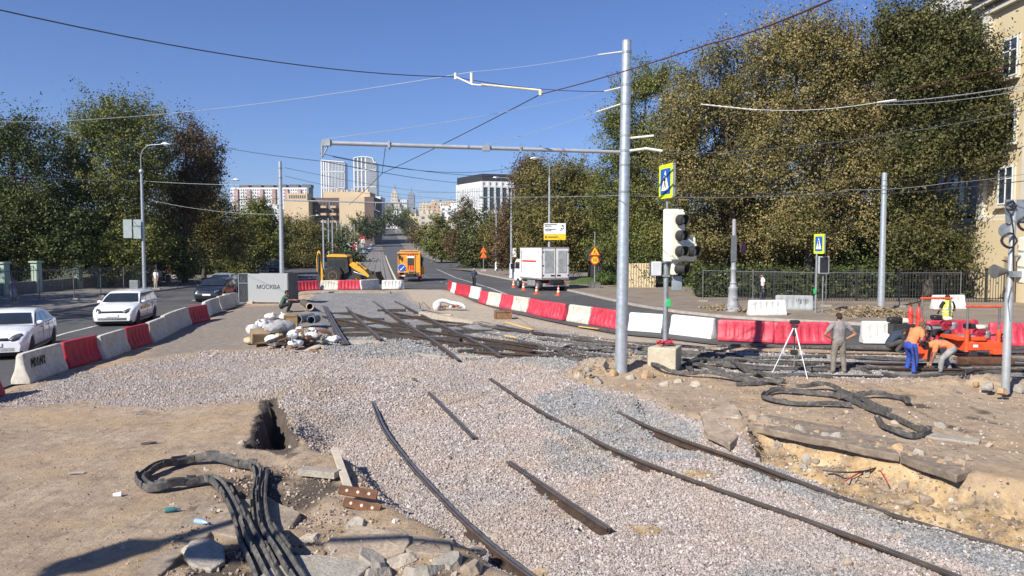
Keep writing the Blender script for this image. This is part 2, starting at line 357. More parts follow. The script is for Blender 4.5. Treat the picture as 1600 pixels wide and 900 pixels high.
sandc = mix(n, ramp(n, noise(n, 1.6, 8, P_, .75), [(.38, (0,0,0)), (.52, (1,1,1))]), ramp(n, noise(n, 5, 8, P_, .75), [(.3, (.10,.075,.055)), (.5, (.24,.19,.14)), (.7, (.36,.30,.23))]), ramp(n, noise(n, 3, 8, P_, .75), [(.3, (.24,.155,.08)), (.5, (.50,.355,.19)), (.72, (.64,.52,.35))]))
soil = mix(n, amask('sand', .5), soil, sandc)
concc = ramp(n, n2, [(.3, (.33,.28,.22)), (.7, (.48,.42,.335))])
soil = mix(n, attr(n, 'conc'), soil, concc)
aspc = ramp(n, n2, [(.3, (.17,.155,.14)), (.7, (.29,.255,.22))])
soil = mix(n, mathn(n, 'MULTIPLY', attr(n, 'asph'), .85), soil, aspc)
gm = amask('gravel', .55)
lk(n, mix(n, gm, soil, grav), p.inputs['Base Color']); p.inputs['Roughness'].default_value = .95; p.inputs['Specular IOR Level'].default_value = .2
hgt = mathn(n, 'ADD', mathn(n, 'MULTIPLY', mathn(n, 'MULTIPLY', mathn(n, 'SUBTRACT', 1, vor.outputs['Distance']), gm), 1.0), mathn(n, 'ADD', mathn(n, 'MULTIPLY', n3, .35), mathn(n, 'ADD', mathn(n, 'MULTIPLY', n4, .8), mathn(n, 'ADD', mathn(n, 'MULTIPLY', n2, 1.3), mathn(n, 'MULTIPLY', noise(n, 11, 8, P_, .8), .9)))))
bump(n, p, hgt, .9, .035); site_mat = m
def gridmesh(name, x0, x1, y0, y1, st, mat, fz, kind='structure', attrs=True):
    xs = np.arange(x0, x1+st/2, st); ys = [y0]
    while ys[-1] < y1: ys.append(ys[-1]+st*max(1, ys[-1]/26.0))
    ys = np.array(ys); X, Y = np.meshgrid(xs, ys); A = fz(X.ravel(), Y.ravel()); Z = A['z']
    me = bpy.data.meshes.new(name); nv = X.size; me.vertices.add(nv)
    me.vertices.foreach_set('co', np.stack([X.ravel(), Y.ravel(), Z], 1).ravel().astype(np.float32))
    nx, ny = len(xs), len(ys); i = (np.arange(ny-1)[:, None]*nx+np.arange(nx-1)[None, :]).ravel()
    q = np.stack([i, i+1, i+nx+1, i+nx], 1).astype(np.int32)
    me.loops.add(q.size); me.loops.foreach_set('vertex_index', q.ravel()); me.polygons.add(len(q))
    me.polygons.foreach_set('loop_start', (np.arange(len(q))*4).astype(np.int32)); me.polygons.foreach_set('use_smooth', np.ones(len(q), bool))
    if attrs:
        for k, v in A.items():
            if k == 'z': continue
            at = me.attributes.new(k, 'FLOAT', 'POINT'); at.data.foreach_set('value', v.astype(np.float32))
    me.materials.append(mat); me.update(); me.validate()
    o = bpy.data.objects.new(name, me); COL.objects.link(o); tag(o, kind=kind); return o
SITE = GP([(-420,760),(5,607),(85,578),(141,562),(220,538),(260,517),(315,500),(374,479),(385,474),(465,468),(468,454),(632,452)]+CHAIN_R+[(3600,640),(3600,1500),(-3000,1500)])
def site_fields(x, y):
    A = fields(x, y); s = sdist(SITE, x, y); k = sstep(-.1, .5, s)
    A['z'] = (A['z']+.012)*k-.05*(1-k); return A
gridmesh('site_ground', -22, 26, 4.5, 68, .1, site_mat, site_fields)
# --- terrain sheet to the horizon
m, n, p = newmat('terrain'); P_ = geopos(n)
lk(n, ramp(n, noise(n, .08, 8, P_, .65), [(.3, (.045,.055,.025)), (.5, (.075,.085,.04)), (.72, (.13,.115,.075))]), p.inputs['Base Color'])
p.inputs['Roughness'].default_value = .95; bump(n, p, noise(n, 3, 8, P_, .7), .7, .1); terr_mat = m
def terr(x, y):
    z = tz(x, y); d = ((np.abs(x-2) < 26) & (y < 70)); z = np.where(d, -1.6, z-.06); return dict(z=z)
xs = np.concatenate([-np.geomspace(40, 5000, 24)[::-1], np.linspace(-34, 38, 19), np.geomspace(44, 5000, 24)])
ys = np.concatenate([[-60, -20, 0], np.linspace(10, 120, 23), np.geomspace(130, 1500, 40), np.geomspace(1700, 8000, 12)])
X, Y = np.meshgrid(xs, ys); Z = terr(X.ravel(), Y.ravel())['z']; b = MB(); b.v = list(map(tuple, np.stack([X.ravel(), Y.ravel(), Z], 1).tolist())); nx = len(xs)
for j in range(len(ys)-1):
    for i in range(nx-1): b.face(j*nx+i, j*nx+i+1, (j+1)*nx+i+1, (j+1)*nx+i)
tag(b.build('terrain', terr_mat, smooth=60), kind='structure')
# --- roads
m, n, p = newmat('asphalt'); P_ = geopos(n)
c_ = ramp(n, noise(n, .35, 8, P_, .6), [(.3, (.048,.050,.053)), (.7, (.088,.089,.09))])
c_ = mix(n, ramp(n, noise(n, 90, 3, P_, .7), [(.5, (0,0,0)), (.8, (.5,.5,.5))]), c_, (.15,.145,.14))
c_ = mix(n, ramp(n, noise(n, .14, 6, P_, .7), [(.5, (0,0,0)), (.72, (.55,.55,.55))]), c_, (.17,.15,.125))
vo = n.nodes.new('ShaderNodeTexVoronoi'); vo.feature = 'DISTANCE_TO_EDGE'; vo.inputs['Scale'].default_value = .22; lk(n, P_, vo.inputs['Vector'])
c_ = mix(n, ramp(n, vo.outputs['Distance'], [(.0, (.6,.6,.6)), (.008, (0,0,0))]), c_, (.02,.02,.02))
lk(n, c_, p.inputs['Base Color']); p.inputs['Roughness'].default_value = .85; bump(n, p, noise(n, 120, 3, P_), .35, .01); asph_mat = m
from mathutils.geometry import tessellate_polygon
def sheet(name, poly, z, mat, kind='structure', parent=None):
    V = [Vector((q[0], q[1], 0)) for q in poly]; tr = tessellate_polygon([V]); b = MB(); b.v = [(v.x, v.y, z) for v in V]
    for t in tr:
        a, c, d = (V[k] for k in t)
        b.face(*(t if (c-a).cross(d-a).z > 0 else t[::-1]))
    o = b.build(name, mat, smooth=0, parent=parent); return tag(o, kind=kind) if kind else o
inner = GP([(-420,760)]+CHAIN_L+[(385,473),(462,468),(466,455),(632,451)]+CHAIN_R)
outer = GP(KERB_L)+[Vector((-33.9, 110, 0)), Vector((-7.2, 110, 0))]+GP(KERB_R)
sheet('road', inner+outer[::-1], 0.0, asph_mat)
def ax(c, y): return c-.178*y
def strip(name, c0, c1, y0, y1, dz, mat, ny=40, kind='structure'):
    b = MB(); 
    for k in range(ny+1):
        y = y0+(y1-y0)*(k/ny)**1.4; z = float(tz(0, y))+dz; b.pts([(ax(c0, y), y, z), (ax(c1, y), y, z)])
    for k in range(ny): b.face(2*k, 2*k+1, 2*k+3, 2*k+2)
    o = b.build(name, mat, smooth=60); return tag(o, kind=kind)
strip('road', -15, 12.4, 110, 1500, 0.0, asph_mat)
strip('road', 12.4, 150, 117, 158, 0.0, asph_mat, 6)
PV = M('pavement_far', (.17,.155,.14), .9, 0, .15, .3)
strip('pavement', 12.4, 19, 160, 1500, .12, PV); strip('pavement', -22, -15, 110, 1500, .12, PV)
# tram bed of concrete panels running to the horizon
m, n, p = newmat('tram_panels'); P_ = geopos(n); mp = n.nodes.new('ShaderNodeMapping'); mp.inputs['Rotation'].default_value = (0, 0, -math.atan(.178)); lk(n, P_, mp.inputs['Vector'])
br = n.nodes.new('ShaderNodeTexBrick'); br.offset = 0; br.inputs['Scale'].default_value = 1; br.inputs['Brick Width'].default_value = 1.42; br.inputs['Row Height'].default_value = 3
br.inputs['Mortar Size'].default_value = .045; br.inputs['Color1'].default_value = (.16,.15,.14,1); br.inputs['Color2'].default_value = (.205,.19,.175,1); br.inputs['Mortar'].default_value = (.05,.047,.044,1)
lk(n, mp.outputs[0], br.inputs['Vector']); lk(n, mix(n, mathn(n, 'MULTIPLY', noise(n, .8, 7, P_), .5), br.outputs[0], (.26,.235,.2)), p.inputs['Base Color']); p.inputs['Roughness'].default_value = .9
strip('tram_bed', -4.4, 1.3, 64, 420, .02, m, 30)
m2 = M('rail_steel', (.12,.115,.11), .35, .8, .2, 3)
for k, cc in enumerate((-3.7, -2.2, -.9, .6)): strip('embedded_rail', cc-.05, cc+.05, 64, 420, .03, m2, 30)
paint = M('road_paint', (.62,.61,.57), .8, 0, .12, 1, (.2,.19,.18), .7)
strip('road_marking', 1.55, 1.8, 66, 240, .012, M('kerb_line', (.62,.55,.36), .8), 20)
def line(pts, wd, z=.008, dash=None, mat=paint, name='road_marking'):
    P = GP(pts); b = MB(); seg = []
    for a, c in zip(P[:-1], P[1:]):
        L = (c-a).length; t = (c-a).normalized(); s_ = t.cross(Vector((0,0,1)))*wd/2
        if dash is None: seg = [(0, L)]
        else:
            seg = []; q = 0
            while q < L: seg.append((q, min(L, q+dash))); q += dash*3
        for u, v in seg: b.poly([(*(a+t*u+s_)[:2], z), (*(a+t*v+s_)[:2], z), (*(a+t*v-s_)[:2], z), (*(a+t*u-s_)[:2], z)])
    for i, f in enumerate(b.f):
        pass
    return tag(b.build(name, mat, smooth=0), kind='structure')
line([(668,415),(690,424),(712,434),(766,450),(792,460),(850,478)], .14)
line([(60,534),(102,521),(147,510),(215,495)], .14); line([(655,428),(680,438),(720,450)], .13, dash=1.2)
line([(440,447),(475,438),(500,429)], .13, dash=1.5); line([(300,470),(350,458),(420,443)], .13, dash=1.5)
# pavements with kerbs
def mkpave(name, c1, c2, cd_):
    m, n, p = newmat(name); P_ = geopos(n)
    c = ramp(n, noise(n, .5, 8, P_, .65), [(.3, c1), (.65, c2)]); c = mix(n, ramp(n, noise(n, 3, 8, P_, .75), [(.5, (0,0,0)), (.7, (.8,.8,.8))]), c, cd_)
    lk(n, c, p.inputs['Base Color']); p.inputs['Roughness'].default_value = .92; bump(n, p, noise(n, 30, 6, P_, .7), .6, .03); return m
paveR = mkpave('pavement_dusty', (.15,.13,.11), (.25,.205,.165), (.30,.24,.175)); paveL = mkpave('pavement_left', (.13,.125,.12), (.2,.19,.175), (.25,.22,.18))
kerbm = M('kerb_stone', (.36,.33,.29), .9, 0, .2, 2, (.2,.17,.14), .5, .4, 20)
def pave(kerb, off_pts, mat, z=.12):
    K = GP(kerb); O = GP(off_pts)
    sheet('pavement', K+O[::-1], z, mat)
    b = MB(); b.sweep([(k.x, k.y, 0) for k in K], [(-.08, -.1), (.08, -.1), (.08, .135), (-.08, .135)]); tag(b.build('kerb', kerbm), kind='structure')
pave(KERB_R, [(700,421),(790,421.5),(900,425),(960,430),(1060,445),(1200,455),(1400,458),(1600,460),(2400,462)], paveR)
pave(KERB_L, [(-800,500),(-400,478),(0,462),(110,455),(200,444),(280,437),(360,427),(425,421)], paveL)
# grassy verge
m, n, p = newmat('lawn'); P_ = geopos(n); lk(n, ramp(n, noise(n, 2, 8, P_, .7), [(.35, (.045,.075,.018)), (.65, (.10,.145,.035))]), p.inputs['Base Color']); p.inputs['Roughness'].default_value = .9; bump(n, p, noise(n, 25, 6, P_), 1, .06)
vp = GP([(885,446),(893,441),(905,438),(935,436),(975,438),(980,444),(950,447),(905,446)]); b = MB()
cx = sum(q.x for q in vp)/len(vp); cy = sum(q.y for q in vp)/len(vp)
b.v = [(q.x, q.y, .1) for q in vp]+[(cx+(q.x-cx)*.6, cy+(q.y-cy)*.6, .5) for q in vp]+[(cx, cy, .62)]; k = len(vp)
for i in range(k): j = (i+1) % k; b.face(i, i+k, j+k, j) if False else b.face(j, j+k, i+k, i); b.face(j+k, 2*k, i+k)
tag(b.build('lawn', m, smooth=80), kind='structure')
sheet('lawn', GP([(755,420.8),(880,420.5),(880,423),(800,423.2)]), .14, m)
# --- loose ballast stones
def stones():
    pts = []
    for (x0, x1, y0, y1, dens, r) in ((-3.5, 8.5, 6.8, 12, 2000, .0125), (-5.5, 12, 12, 17, 1250, .0155), (-7, 11, 17, 24, 700, .0185), (-14, 20, 24, 31, 220, .024), (-15, -4, 15, 24, 700, .0155), (-14, -1, 6.8, 17, 16, .010), (-14, -1, 6.8, 16, 75, .0065), (3.5, 14, 8, 18, 151, .02), (-7, 0, 6.8, 12, 150, .018), (0, 14, 12, 24, 30, .016), (-3, 9, 6.8, 17, 5, .03)):
        k = int((x1-x0)*(y1-y0)*dens); x = RNG.uniform(x0, x1, k); y = RNG.uniform(y0, y1, k)
        v = np.abs(x) < y*.80+1.2; x = x[v]; y = y[v]; A = fields(x, y)
        g = A['gravel']; acc = (RNG.random(len(x)) < g**1.5) if dens not in (16, 30, 150, 5, 75, 151) else (RNG.random(len(x)) < (.75*(1-g)+.3 if dens != 150 else sstep(0, .5, sdist(RUBM, x, y))*(1-g))) if dens != 151 else (RNG.random(len(x)) < (sdist(PITR, x, y) > 0)*(1-g)*.9)
        if x0 == -15: acc &= (RNG.random(len(x)) < .75)
        x, y, z, gr = x[acc], y[acc], A['z'][acc], A['grey'][acc]
        pts.append((x, y, z+.012, gr, np.full(len(x), r)*np.clip(RNG.lognormal(-.12, .36, len(x)), .4, 2.3), np.full(len(x), 0. if dens in (16, 30, 150, 5, 75, 151) else 1.)))
    x, y, z, gr, r, isg = (np.concatenate([q[k] for q in pts]) for k in range(6)); k = len(x)
    me = bpy.data.meshes.new('gravel'); me.vertices.add(k); me.vertices.foreach_set('co', np.stack([x, y, z+r*.25], 1).ravel().astype(np.float32))
    a = me.attributes.new('rot', 'FLOAT_VECTOR', 'POINT'); a.data.foreach_set('vector', (RNG.random((k, 3))*6.28).astype(np.float32).ravel())
    s_ = r[:, None]*RNG.uniform(.65, 1.25, (k, 3)); a = me.attributes.new('scl', 'FLOAT_VECTOR', 'POINT'); a.data.foreach_set('vector', s_.astype(np.float32).ravel())
    a = me.attributes.new('grey', 'FLOAT', 'POINT'); a.data.foreach_set('value', gr.astype(np.float32))
    a = me.attributes.new('clod', 'FLOAT', 'POINT'); a.data.foreach_set('value', (1-isg).astype(np.float32))
    a = me.attributes.new('hue', 'FLOAT', 'POINT'); a.data.foreach_set('value', RNG.random(k).astype(np.float32))
    o = bpy.data.objects.new('gravel', me); COL.objects.link(o); tag(o, kind='stuff')
    m, n, p = newmat('stone'); h = attr(n, 'hue', 'INSTANCER'); g = attr(n, 'grey', 'INSTANCER'); P_ = geopos(n)
    gm = ramp(n, mathn(n, 'ADD', g, mathn(n, 'MULTIPLY', mathn(n, 'SUBTRACT', noise(n, 1.7, 4, P_), .5), .8)), [(.3, (0,0,0)), (.65, (1,1,1))])
    c = mix(n, gm, ramp(n, h, [(0, (.17,.14,.125)), (.2, (.29,.25,.23)), (.55, (.385,.34,.315)), (.85, (.445,.40,.375)), (1, (.56,.515,.485))]), ramp(n, h, [(0, (.13,.135,.14)), (.3, (.22,.225,.23)), (.75, (.32,.32,.325)), (1, (.46,.46,.45))]))
    c = mix(n, ramp(n, noise(n, .7, 5, P_), [(.46, (0,0,0)), (.66, (.6,.6,.6))]), c, (.37,.29,.225)); c = mix(n, ramp(n, noise(n, .33, 4, P_), [(.5, (0,0,0)), (.7, (.5,.5,.5))]), c, (.27,.265,.265)); c = mix(n, mathn(n, 'MULTIPLY', attr(n, 'clod', 'INSTANCER'), .85), c, ramp(n, h, [(0, (.12,.09,.065)), (.5, (.30,.225,.16)), (.85, (.40,.32,.24)), (1, (.5,.45,.4))]))
    lk(n, c, p.inputs['Base Color']); p.inputs['Roughness'].default_value = .9; p.inputs['Specular IOR Level'].default_value = .25
    ng = bpy.data.node_groups.new('scatter', 'GeometryNodeTree'); ng.interface.new_socket('Geometry', in_out='INPUT', socket_type='NodeSocketGeometry'); ng.interface.new_socket('Geometry', in_out='OUTPUT', socket_type='NodeSocketGeometry')
    N = ng.nodes; L = ng.links; gi = N.new('NodeGroupInput'); go = N.new('NodeGroupOutput'); iop = N.new('GeometryNodeInstanceOnPoints'); g2i = N.new('GeometryNodeGeometryToInstance')
    for sd in range(5):
        ic = N.new('GeometryNodeMeshIcoSphere'); ic.inputs['Subdivisions'].default_value = 1; ic.inputs['Radius'].default_value = 1
        rv = N.new('FunctionNodeRandomValue'); rv.data_type = 'FLOAT_VECTOR'; rv.inputs[0].default_value = (-.42,)*3; rv.inputs[1].default_value = (.42,)*3; rv.inputs['Seed'].default_value = sd
        sp = N.new('GeometryNodeSetPosition'); L.new(ic.outputs[0], sp.inputs[0]); L.new(rv.outputs[0], sp.inputs['Offset'])
        sm = N.new('GeometryNodeSetMaterial'); sm.inputs['Material'].default_value = m; L.new(sp.outputs[0], sm.inputs[0]); L.new(sm.outputs[0], g2i.inputs[0])
    L.new(gi.outputs[0], iop.inputs['Points']); L.new(g2i.outputs[0], iop.inputs['Instance']); iop.inputs['Pick Instance'].default_value = True
    for nm, sk in (('rot', 'Rotation'), ('scl', 'Scale')):
        na = N.new('GeometryNodeInputNamedAttribute'); na.data_type = 'FLOAT_VECTOR'; na.inputs['Name'].default_value = nm
        if sk == 'Rotation':
            er = N.new('FunctionNodeEulerToRotation'); L.new(na.outputs[0], er.inputs[0]); L.new(er.outputs[0], iop.inputs[sk])
        else: L.new(na.outputs[0], iop.inputs[sk])
    L.new(iop.outputs[0], go.inputs[0]); o.modifiers.new('scatter', 'NODES').node_group = ng
    print('stones', k)
stones()
# ================================================================ BARRIERS
bw = M('barrier_white', (.68,.68,.66), .55, 0, .07, 1.5, (.36,.32,.26), .6, .2, 8)
bb = M('barrier_beige', (.56,.53,.46), .65, 0, .12, 1.5, (.22,.19,.15), .6, .2, 8)
brd = M('barrier_red', (.42,.012,.035), .55, 0, .18, 1.5, (.27,.10,.085), .55, .15, 8)
bpk = M('barrier_pink', (.52,.032,.065), .55, 0, .18, 1.5, (.42,.19,.17), .5, .15, 8)
bgr = M('barrier_grey', (.30,.32,.33), .7, 0, .1, 2, (.15,.15,.15), .5)
def barrier_mesh(mat, ribs=5):
    L = 2.0; b = MB(); N = 4*ribs+8; xs = []
    sec = [(.25, .0), (.255, .1), (.235, .16), (.15, .36), (.115, .56), (.10, .74), (.07, .79)]
    st = [(-1.0, .75), (-.985, .96), (-.93, 1)]
    for k in range(ribs):
        c = -.78+1.56*(k+.5)/ribs; st += [(c-.085, 1), (c-.05, -1), (c+.05, -1), (c+.085, 1)]
    st += [(.93, 1), (.985, .96), (1.0, .75)]; rings = []
    for x, k in st:
        q = []
        for s_, order in ((1, sec), (-1, sec[::-1])):
            for (u, v) in order:
                d = u*(abs(k) if k > 0 else 1)
                if k < 0 and .1 < v < .7: d -= .035
                q.append((x*L/2, s_*d, v if not (abs(x) > .97 and v > .7) else v-.03))
        rings.append(b.pts(q))
    n_ = len(sec)*2
    for a, c in zip(rings[:-1], rings[1:]):
        for j in range(n_): q = (j+1) % n_; b.face(a+j, c+j, c+q, a+q)
    b.face(*[rings[0]+j for j in range(n_)]); b.face(*[rings[-1]+j for j in range(n_-1, -1, -1)])
    me = b.build('barrier', mat, smooth=50, bevel=.012); return me
BSRC = {}
def barrier(a, c, kind, label, group='plastic road barriers around the works', z=.0, cat='barrier', tilt=0, ribs=5, extend=0):
    A, C_ = G(*a), G(*c); d = C_-A; L = max(1.0, min(d.length, 2.3)) if not extend else extend
    key = (kind, ribs)
    if key not in BSRC: o = BSRC[key] = barrier_mesh(kind, ribs); first = True
    else: o = BSRC[key].copy(); COL.objects.link(o)
    ang = math.atan2(d.y, d.x); mid = (A+C_)/2; nrm = Vector((-math.sin(ang), math.cos(ang), 0))
    if nrm.y < 0: nrm = -nrm
    mid = mid+nrm*.22; gz = max(0, hz(mid.x, mid.y))
    o.location = (mid.x, mid.y, gz+z); o.rotation_euler = (tilt, 0, ang+random.uniform(-.02, .02)); o.scale = (L/2.0*.985, random.uniform(.97, 1.03), random.uniform(.97, 1.04)); o.name = 'road_barrier'
    return tag(o, label, cat, group)
LB = [((12,603),(85,577),bb,'white barrier scrawled with black graffiti at the front end of the left row'),
 ((85,577),(141,561),brd,'dark red barrier right after the graffiti barrier'), ((143,563),(182,548),bb,'stained white barrier between two dark red ones on the left'),
 ((184,547),(220,537),brd,'second dark red barrier of the left row, next to the white wagon'), ((220,537),(246,525),bb,'beige barrier just past the middle dark red one'),
 ((246,525),(262,516),bb,'grimy beige barrier hiding half behind its neighbour in the left row'), ((262,516),(285,507),bb,'shaded grey-white barrier before the farthest red one on the left'),
 ((285,507),(314,500),brd,'farthest dark red barrier of the left row'), ((312,496),(320,491),bw,'short white barrier end behind the farthest red one'),
 ((319,492),(334,487),bb,'tilted white barrier third from the metal booth'), ((334,485),(355,480),bb,'white barrier second from the metal booth'), ((355,480),(374,477),bb,'white barrier touching the metal booth fence')]
b0 = None
for i, (a, c, k, l) in enumerate(LB):
    o = barrier(a, c, k, l, 'barriers along the left traffic lanes')
    if i == 0: b0 = o
barrier((-86,640),(-22,619),brd,'red barrier cut by the left edge of the view', 'barriers along the left traffic lanes')
# graffiti on the first barrier (drawn on its face)
def strokes(name, parent, S_, mat, M_, r=.012):
    b = MB()
    for s in S_: b.tube([M_ @ Vector((x, 0, y)) for x, y in s], r, 5)
    o = b.build(name, mat, parent); return o
gb = MB()
def word(strk, x0, z0, sx, sz, y0, slope, mb, r=.012):
    for s in strk: mb.tube([(x0+x*sx, y0+slope*(z0+y*sz), z0+y*sz) for x, y in s], r, 5)
L_M = [[(0,0),(.1,1),(.35,.4),(.6,1),(.7,0)]]; L_O = [[(.1,.1),(0,.6),(.25,1),(.5,.6),(.35,.05),(.1,.1)]]; L_D = [[(0,0),(.1,1),(.5,.6),(.4,.1),(0,0)]]; L_N = [[(0,0),(.05,1),(.5,0),(.6,1)]]; L_X = [[(0,0),(.5,1)], [(0,1),(.5,0)]]
def letters(mb, seq, x0, z0, h, y0, slope, r=.012, flip=1):
    x = x0
    for Lt in seq:
        word(Lt, x, z0, h*.75*flip, h, y0, slope, mb, r); x += h*.62*flip
letters(gb, [L_M, L_O, L_D, L_N, L_X], -.72, .38, .24, -.175, .07)
gb.build('graffiti', black, b0)
RB = [((697,451),(704,456),brd,'farthest red barrier at the start of the right row'), ((704,456),(710,459),bw,'narrow white barrier beside the farthest red pair'),
 ((710,459),(722,462),brd,'red barrier just behind the walking man, first of a touching pair'), ((722,462),(732,464.5),brd,'red barrier at the feet of the walking man, second of a touching pair'),
 ((732,464.5),(747,468),bw,'white barrier right below the walking man'), ((747,472),(760,476),bpk,'crimson barrier following the one below the walking man'),
 ((760,476),(780,480),bb,'cream barrier between two single crimson ones'), ((780,480),(799,484),bpk,'single crimson barrier in the middle of the curved right row'),
 ((799,484),(822,488),bb,'cream barrier left of the large crimson pair'), ((822,488),(846,495),bpk,'crimson barrier, far one of the large pair below the white truck'),
 ((846,495),(878,501),bpk,'crimson barrier, near one of the large pair below the white truck'), ((885,501.5),(919,507),bb,'cream barrier after the gap, left of the steel mast'),
 ((919,507),(964,515),bpk,'crimson barrier half hidden by the steel mast'), ((980,517),(1034,521),bw,'white barrier between the steel mast and the traffic light post'),
 ((1044,522),(1112,530),bw,'white barrier immediately right of the traffic light post'), ((1120,533),(1209,537),bpk,'large pink-red barrier right of the white pair'),
 ((1210,538),(1300,539),bpk,'large pink-red barrier behind the standing man'), ((1348,538),(1425,539),bw,'white barrier behind the crouching worker in navy'),
 ((1446,536),(1540,533),bpk,'pink-red barrier behind the orange track machine'), ((1548,541),(1640,543),bpk,'pink-red barrier beyond the grey sensor mast')]
for a, c, k, l in RB: barrier(a, c, k, l, 'curved row of barriers along the right road', z=.03 if a[0] > 1100 else 0)
for a, c, k, l, zz in (((1166,497),(1236,496),bw,'white barrier standing on the far pavement beside the grey one',.12), ((1212,487),(1271,488),bgr,'grey barrier with black graffiti on the far pavement',.12),
    ((1453,487),(1518,486),bw,'white barrier on the far pavement behind the worker in the yellow vest',.12)):
    o = barrier(a, c, k, l, 'barriers set aside on the far pavement', z=zz, extend=2.0)
    if k is bgr:
        g2 = MB(); letters(g2, [L_N, L_X, L_N, L_O], .1, .3, .3, -.16, .07, .014); g2.build('graffiti', black, o)
        if o.rotation_euler.z > 1.6: pass
for i, (a, c, k, l) in enumerate([((465,455),(499,453.5),bpk,'red barrier at the left end of the row before the backhoe, by the booth'), ((500,453),(528,453),bb,'off-white barrier in front of the backhoe rear wheel'),
    ((528,453),(563,452.5),bpk,'red barrier in front of the backhoe front wheel'), ((564,452.5),(594,450.5),bw,'scuffed white barrier lying askew by the loader bucket'), ((597,452),(632,451.5),bw,'clean white barrier at the right end of the row, near the orange truck')]):
    barrier(a, c, k, l, 'row of barriers closing the tram bed', tilt=(.12 if i == 3 else 0))
# ================================================================ RAILS
def catmull(P, k=6):
    P = [Vector(p) for p in P]; Q = [P[0]*2-P[1]]+P+[P[-1]*2-P[-2]]; out = []
    for i in range(1, len(Q)-2):
        for j in range(k):
            t = j/k; a, b, c, d = Q[i-1:i+3]
            out.append(.5*((2*b)+(c-a)*t+(2*a-5*b+4*c-d)*t*t+(3*b-a-3*c+d)*t**3))
    return out+[P[-1]]
m, n, p = newmat('rail_web'); c = geopos(n)
lk(n, ramp(n, noise(n, 5, 6, c, .7), [(.35, (.035,.028,.025)), (.55, (.075,.048,.034)), (.75, (.13,.065,.035))]), p.inputs['Base Color']); p.inputs['Roughness'].default_value = .7; p.inputs['Metallic'].default_value = .2; railweb = m
railtop = M('rail_top', (.22,.21,.20), .36, .6, .3, 4, (.34,.30,.26), .5)
railtopr = M('rail_top_rusty', (.085,.077,.072), .45, .5, .35, 4, (.13,.085,.055), .5)
PROF = [(-.075,-.17), (.075,-.17), (.075,-.155), (.015,-.13), (.012,-.05), (.06,-.04), (.06,-.004), (.034,-.003), (.032,-.032), (.008,-.032), (.004,0), (-.05,0), (-.055,-.012), (-.055,-.038), (-.012,-.052), (-.015,-.13), (-.075,-.155)]
def rail(px, zf, label, top=None, group='tram rails of the works', name='tram_rail', k=6, sc=.86):
    P = []
    for a, b in px:
        q = G(a, b, -.1)
        for _ in range(3): q = G(a, b, zf(q.x, q.y))
        P.append(q)
    P = catmull(P, k); b = MB(); pr = [(u*sc, v*sc) for u, v in PROF]; b.sweep(P, pr)
    o = b.build(name, railweb, smooth=25); tag(o, label, 'rail', group)
    for lo, hi, nm in ((-.048, .003, 'rail_head'), (.036, .058, 'guard_lip')):
        b = MB(); b.sweep(P, [(lo*sc, -.008), (hi*sc, -.008), (hi*sc, .003), (lo*sc, .003)]); b.build(nm, top or railtop, o, smooth=20)
    return o
def bedz(x, y): return -(.12+.25*(1-float(sstep(19, 26, np.array(float(y))))))+.075
def swz(x, y): return .015
rail([(581,622),(600,668),(640,722),(690,777),(740,826),(790,868),(850,912),(900,946),(980,990)], bedz, 'long curved grooved rail leftmost in the foreground ballast')
rail([(646,590),(690,632),(742,684)], lambda x, y: bedz(x, y)+.025, 'short buried rail showing through the pink ballast')
rail([(795,720),(850,757),(900,791),(952,825)], lambda x, y: bedz(x, y)+.02, 'short rail ending in the middle of the foreground ballast')
rail([(766,591),(830,633),(920,682),(985,712),(1070,745),(1200,790),(1340,840),(1480,893),(1600,938),(1750,990)], lambda x, y: bedz(x, y)+.01, 'long rail running diagonally to the bottom right corner')
rail([(962,641),(1010,664),(1075,689),(1160,718),(1240,748),(1340,785),(1450,820),(1600,862),(1750,905)], lambda x, y: bedz(x, y)+.06, 'outermost rail beside the grey ballast and the pit')
SWR = [([(505,477),(513,493),(524,515),(537,537)], 'outer left rail of the crossing, ending by the pale tie slab'), ([(509,478),(518,495),(529,515),(543,537)], 'guard rail hugging the outer left rail of the crossing'),
 ([(541,479),(567,504),(595,529)], 'second straight rail of the crossing from the left'), ([(504,493),(545,502),(590,513),(669,527),(725,535),(790,543),(846,550),(910,557)], 'long diverging rail sweeping to the right at the front of the crossing'),
 ([(583,470),(608,487),(644,511),(671,527),(703,550),(717,562)], 'middle straight rail of the crossing'), ([(617,470),(646,484),(680,502),(725,524),(759,541),(782,556)], 'right straight rail of the crossing'),
 ([(545,486),(574,496),(612,505),(667,516),(725,525),(788,532),(860,541),(930,547)], 'second diverging rail of the crossing'), ([(603,486),(635,492),(669,498),(725,505),(800,512)], 'third diverging rail near the back of the crossing'),
 ([(660,484),(700,492),(760,504),(820,516),(900,527),(1000,540),(1120,547)], 'rearmost diverging rail leading to the right junction')]
SWR += [([(700,518),(760,530),(830,541),(900,553),(960,560)], 'low diverging rail crossing the grey ballast behind the mast'), ([(740,548),(800,552),(880,556),(980,562)], 'low diverging rail nearest the pink ballast, behind the mast'), ([(770,512),(850,522),(940,536),(1060,552),(1180,560)], 'long diverging rail running toward the tripod')]
for px, l in SWR: rail(px, swz, l, top=railtopr if 'diverging' in l else None, group='rails of the tram crossing', k=4, sc=1.0)
for px, l in [([(1090,546),(1250,551),(1400,553),(1600,554),(1900,556)], 'rail nearest the pink-red barriers on the right'), ([(1100,560),(1250,564),(1400,567),(1600,568),(1900,570)], 'rail under the orange track machine'),
    ([(1080,569),(1250,574),(1400,575),(1600,577),(1900,579)], 'rail at the feet of the bending workers'), ([(1000,577),(1150,583),(1300,586),(1450,588),(1600,589),(1900,592)], 'front rail passing behind the tripod')]:
    rail(px, lambda x, y: .05, l, top=railtopr, group='rails of the right-hand junction', k=4)
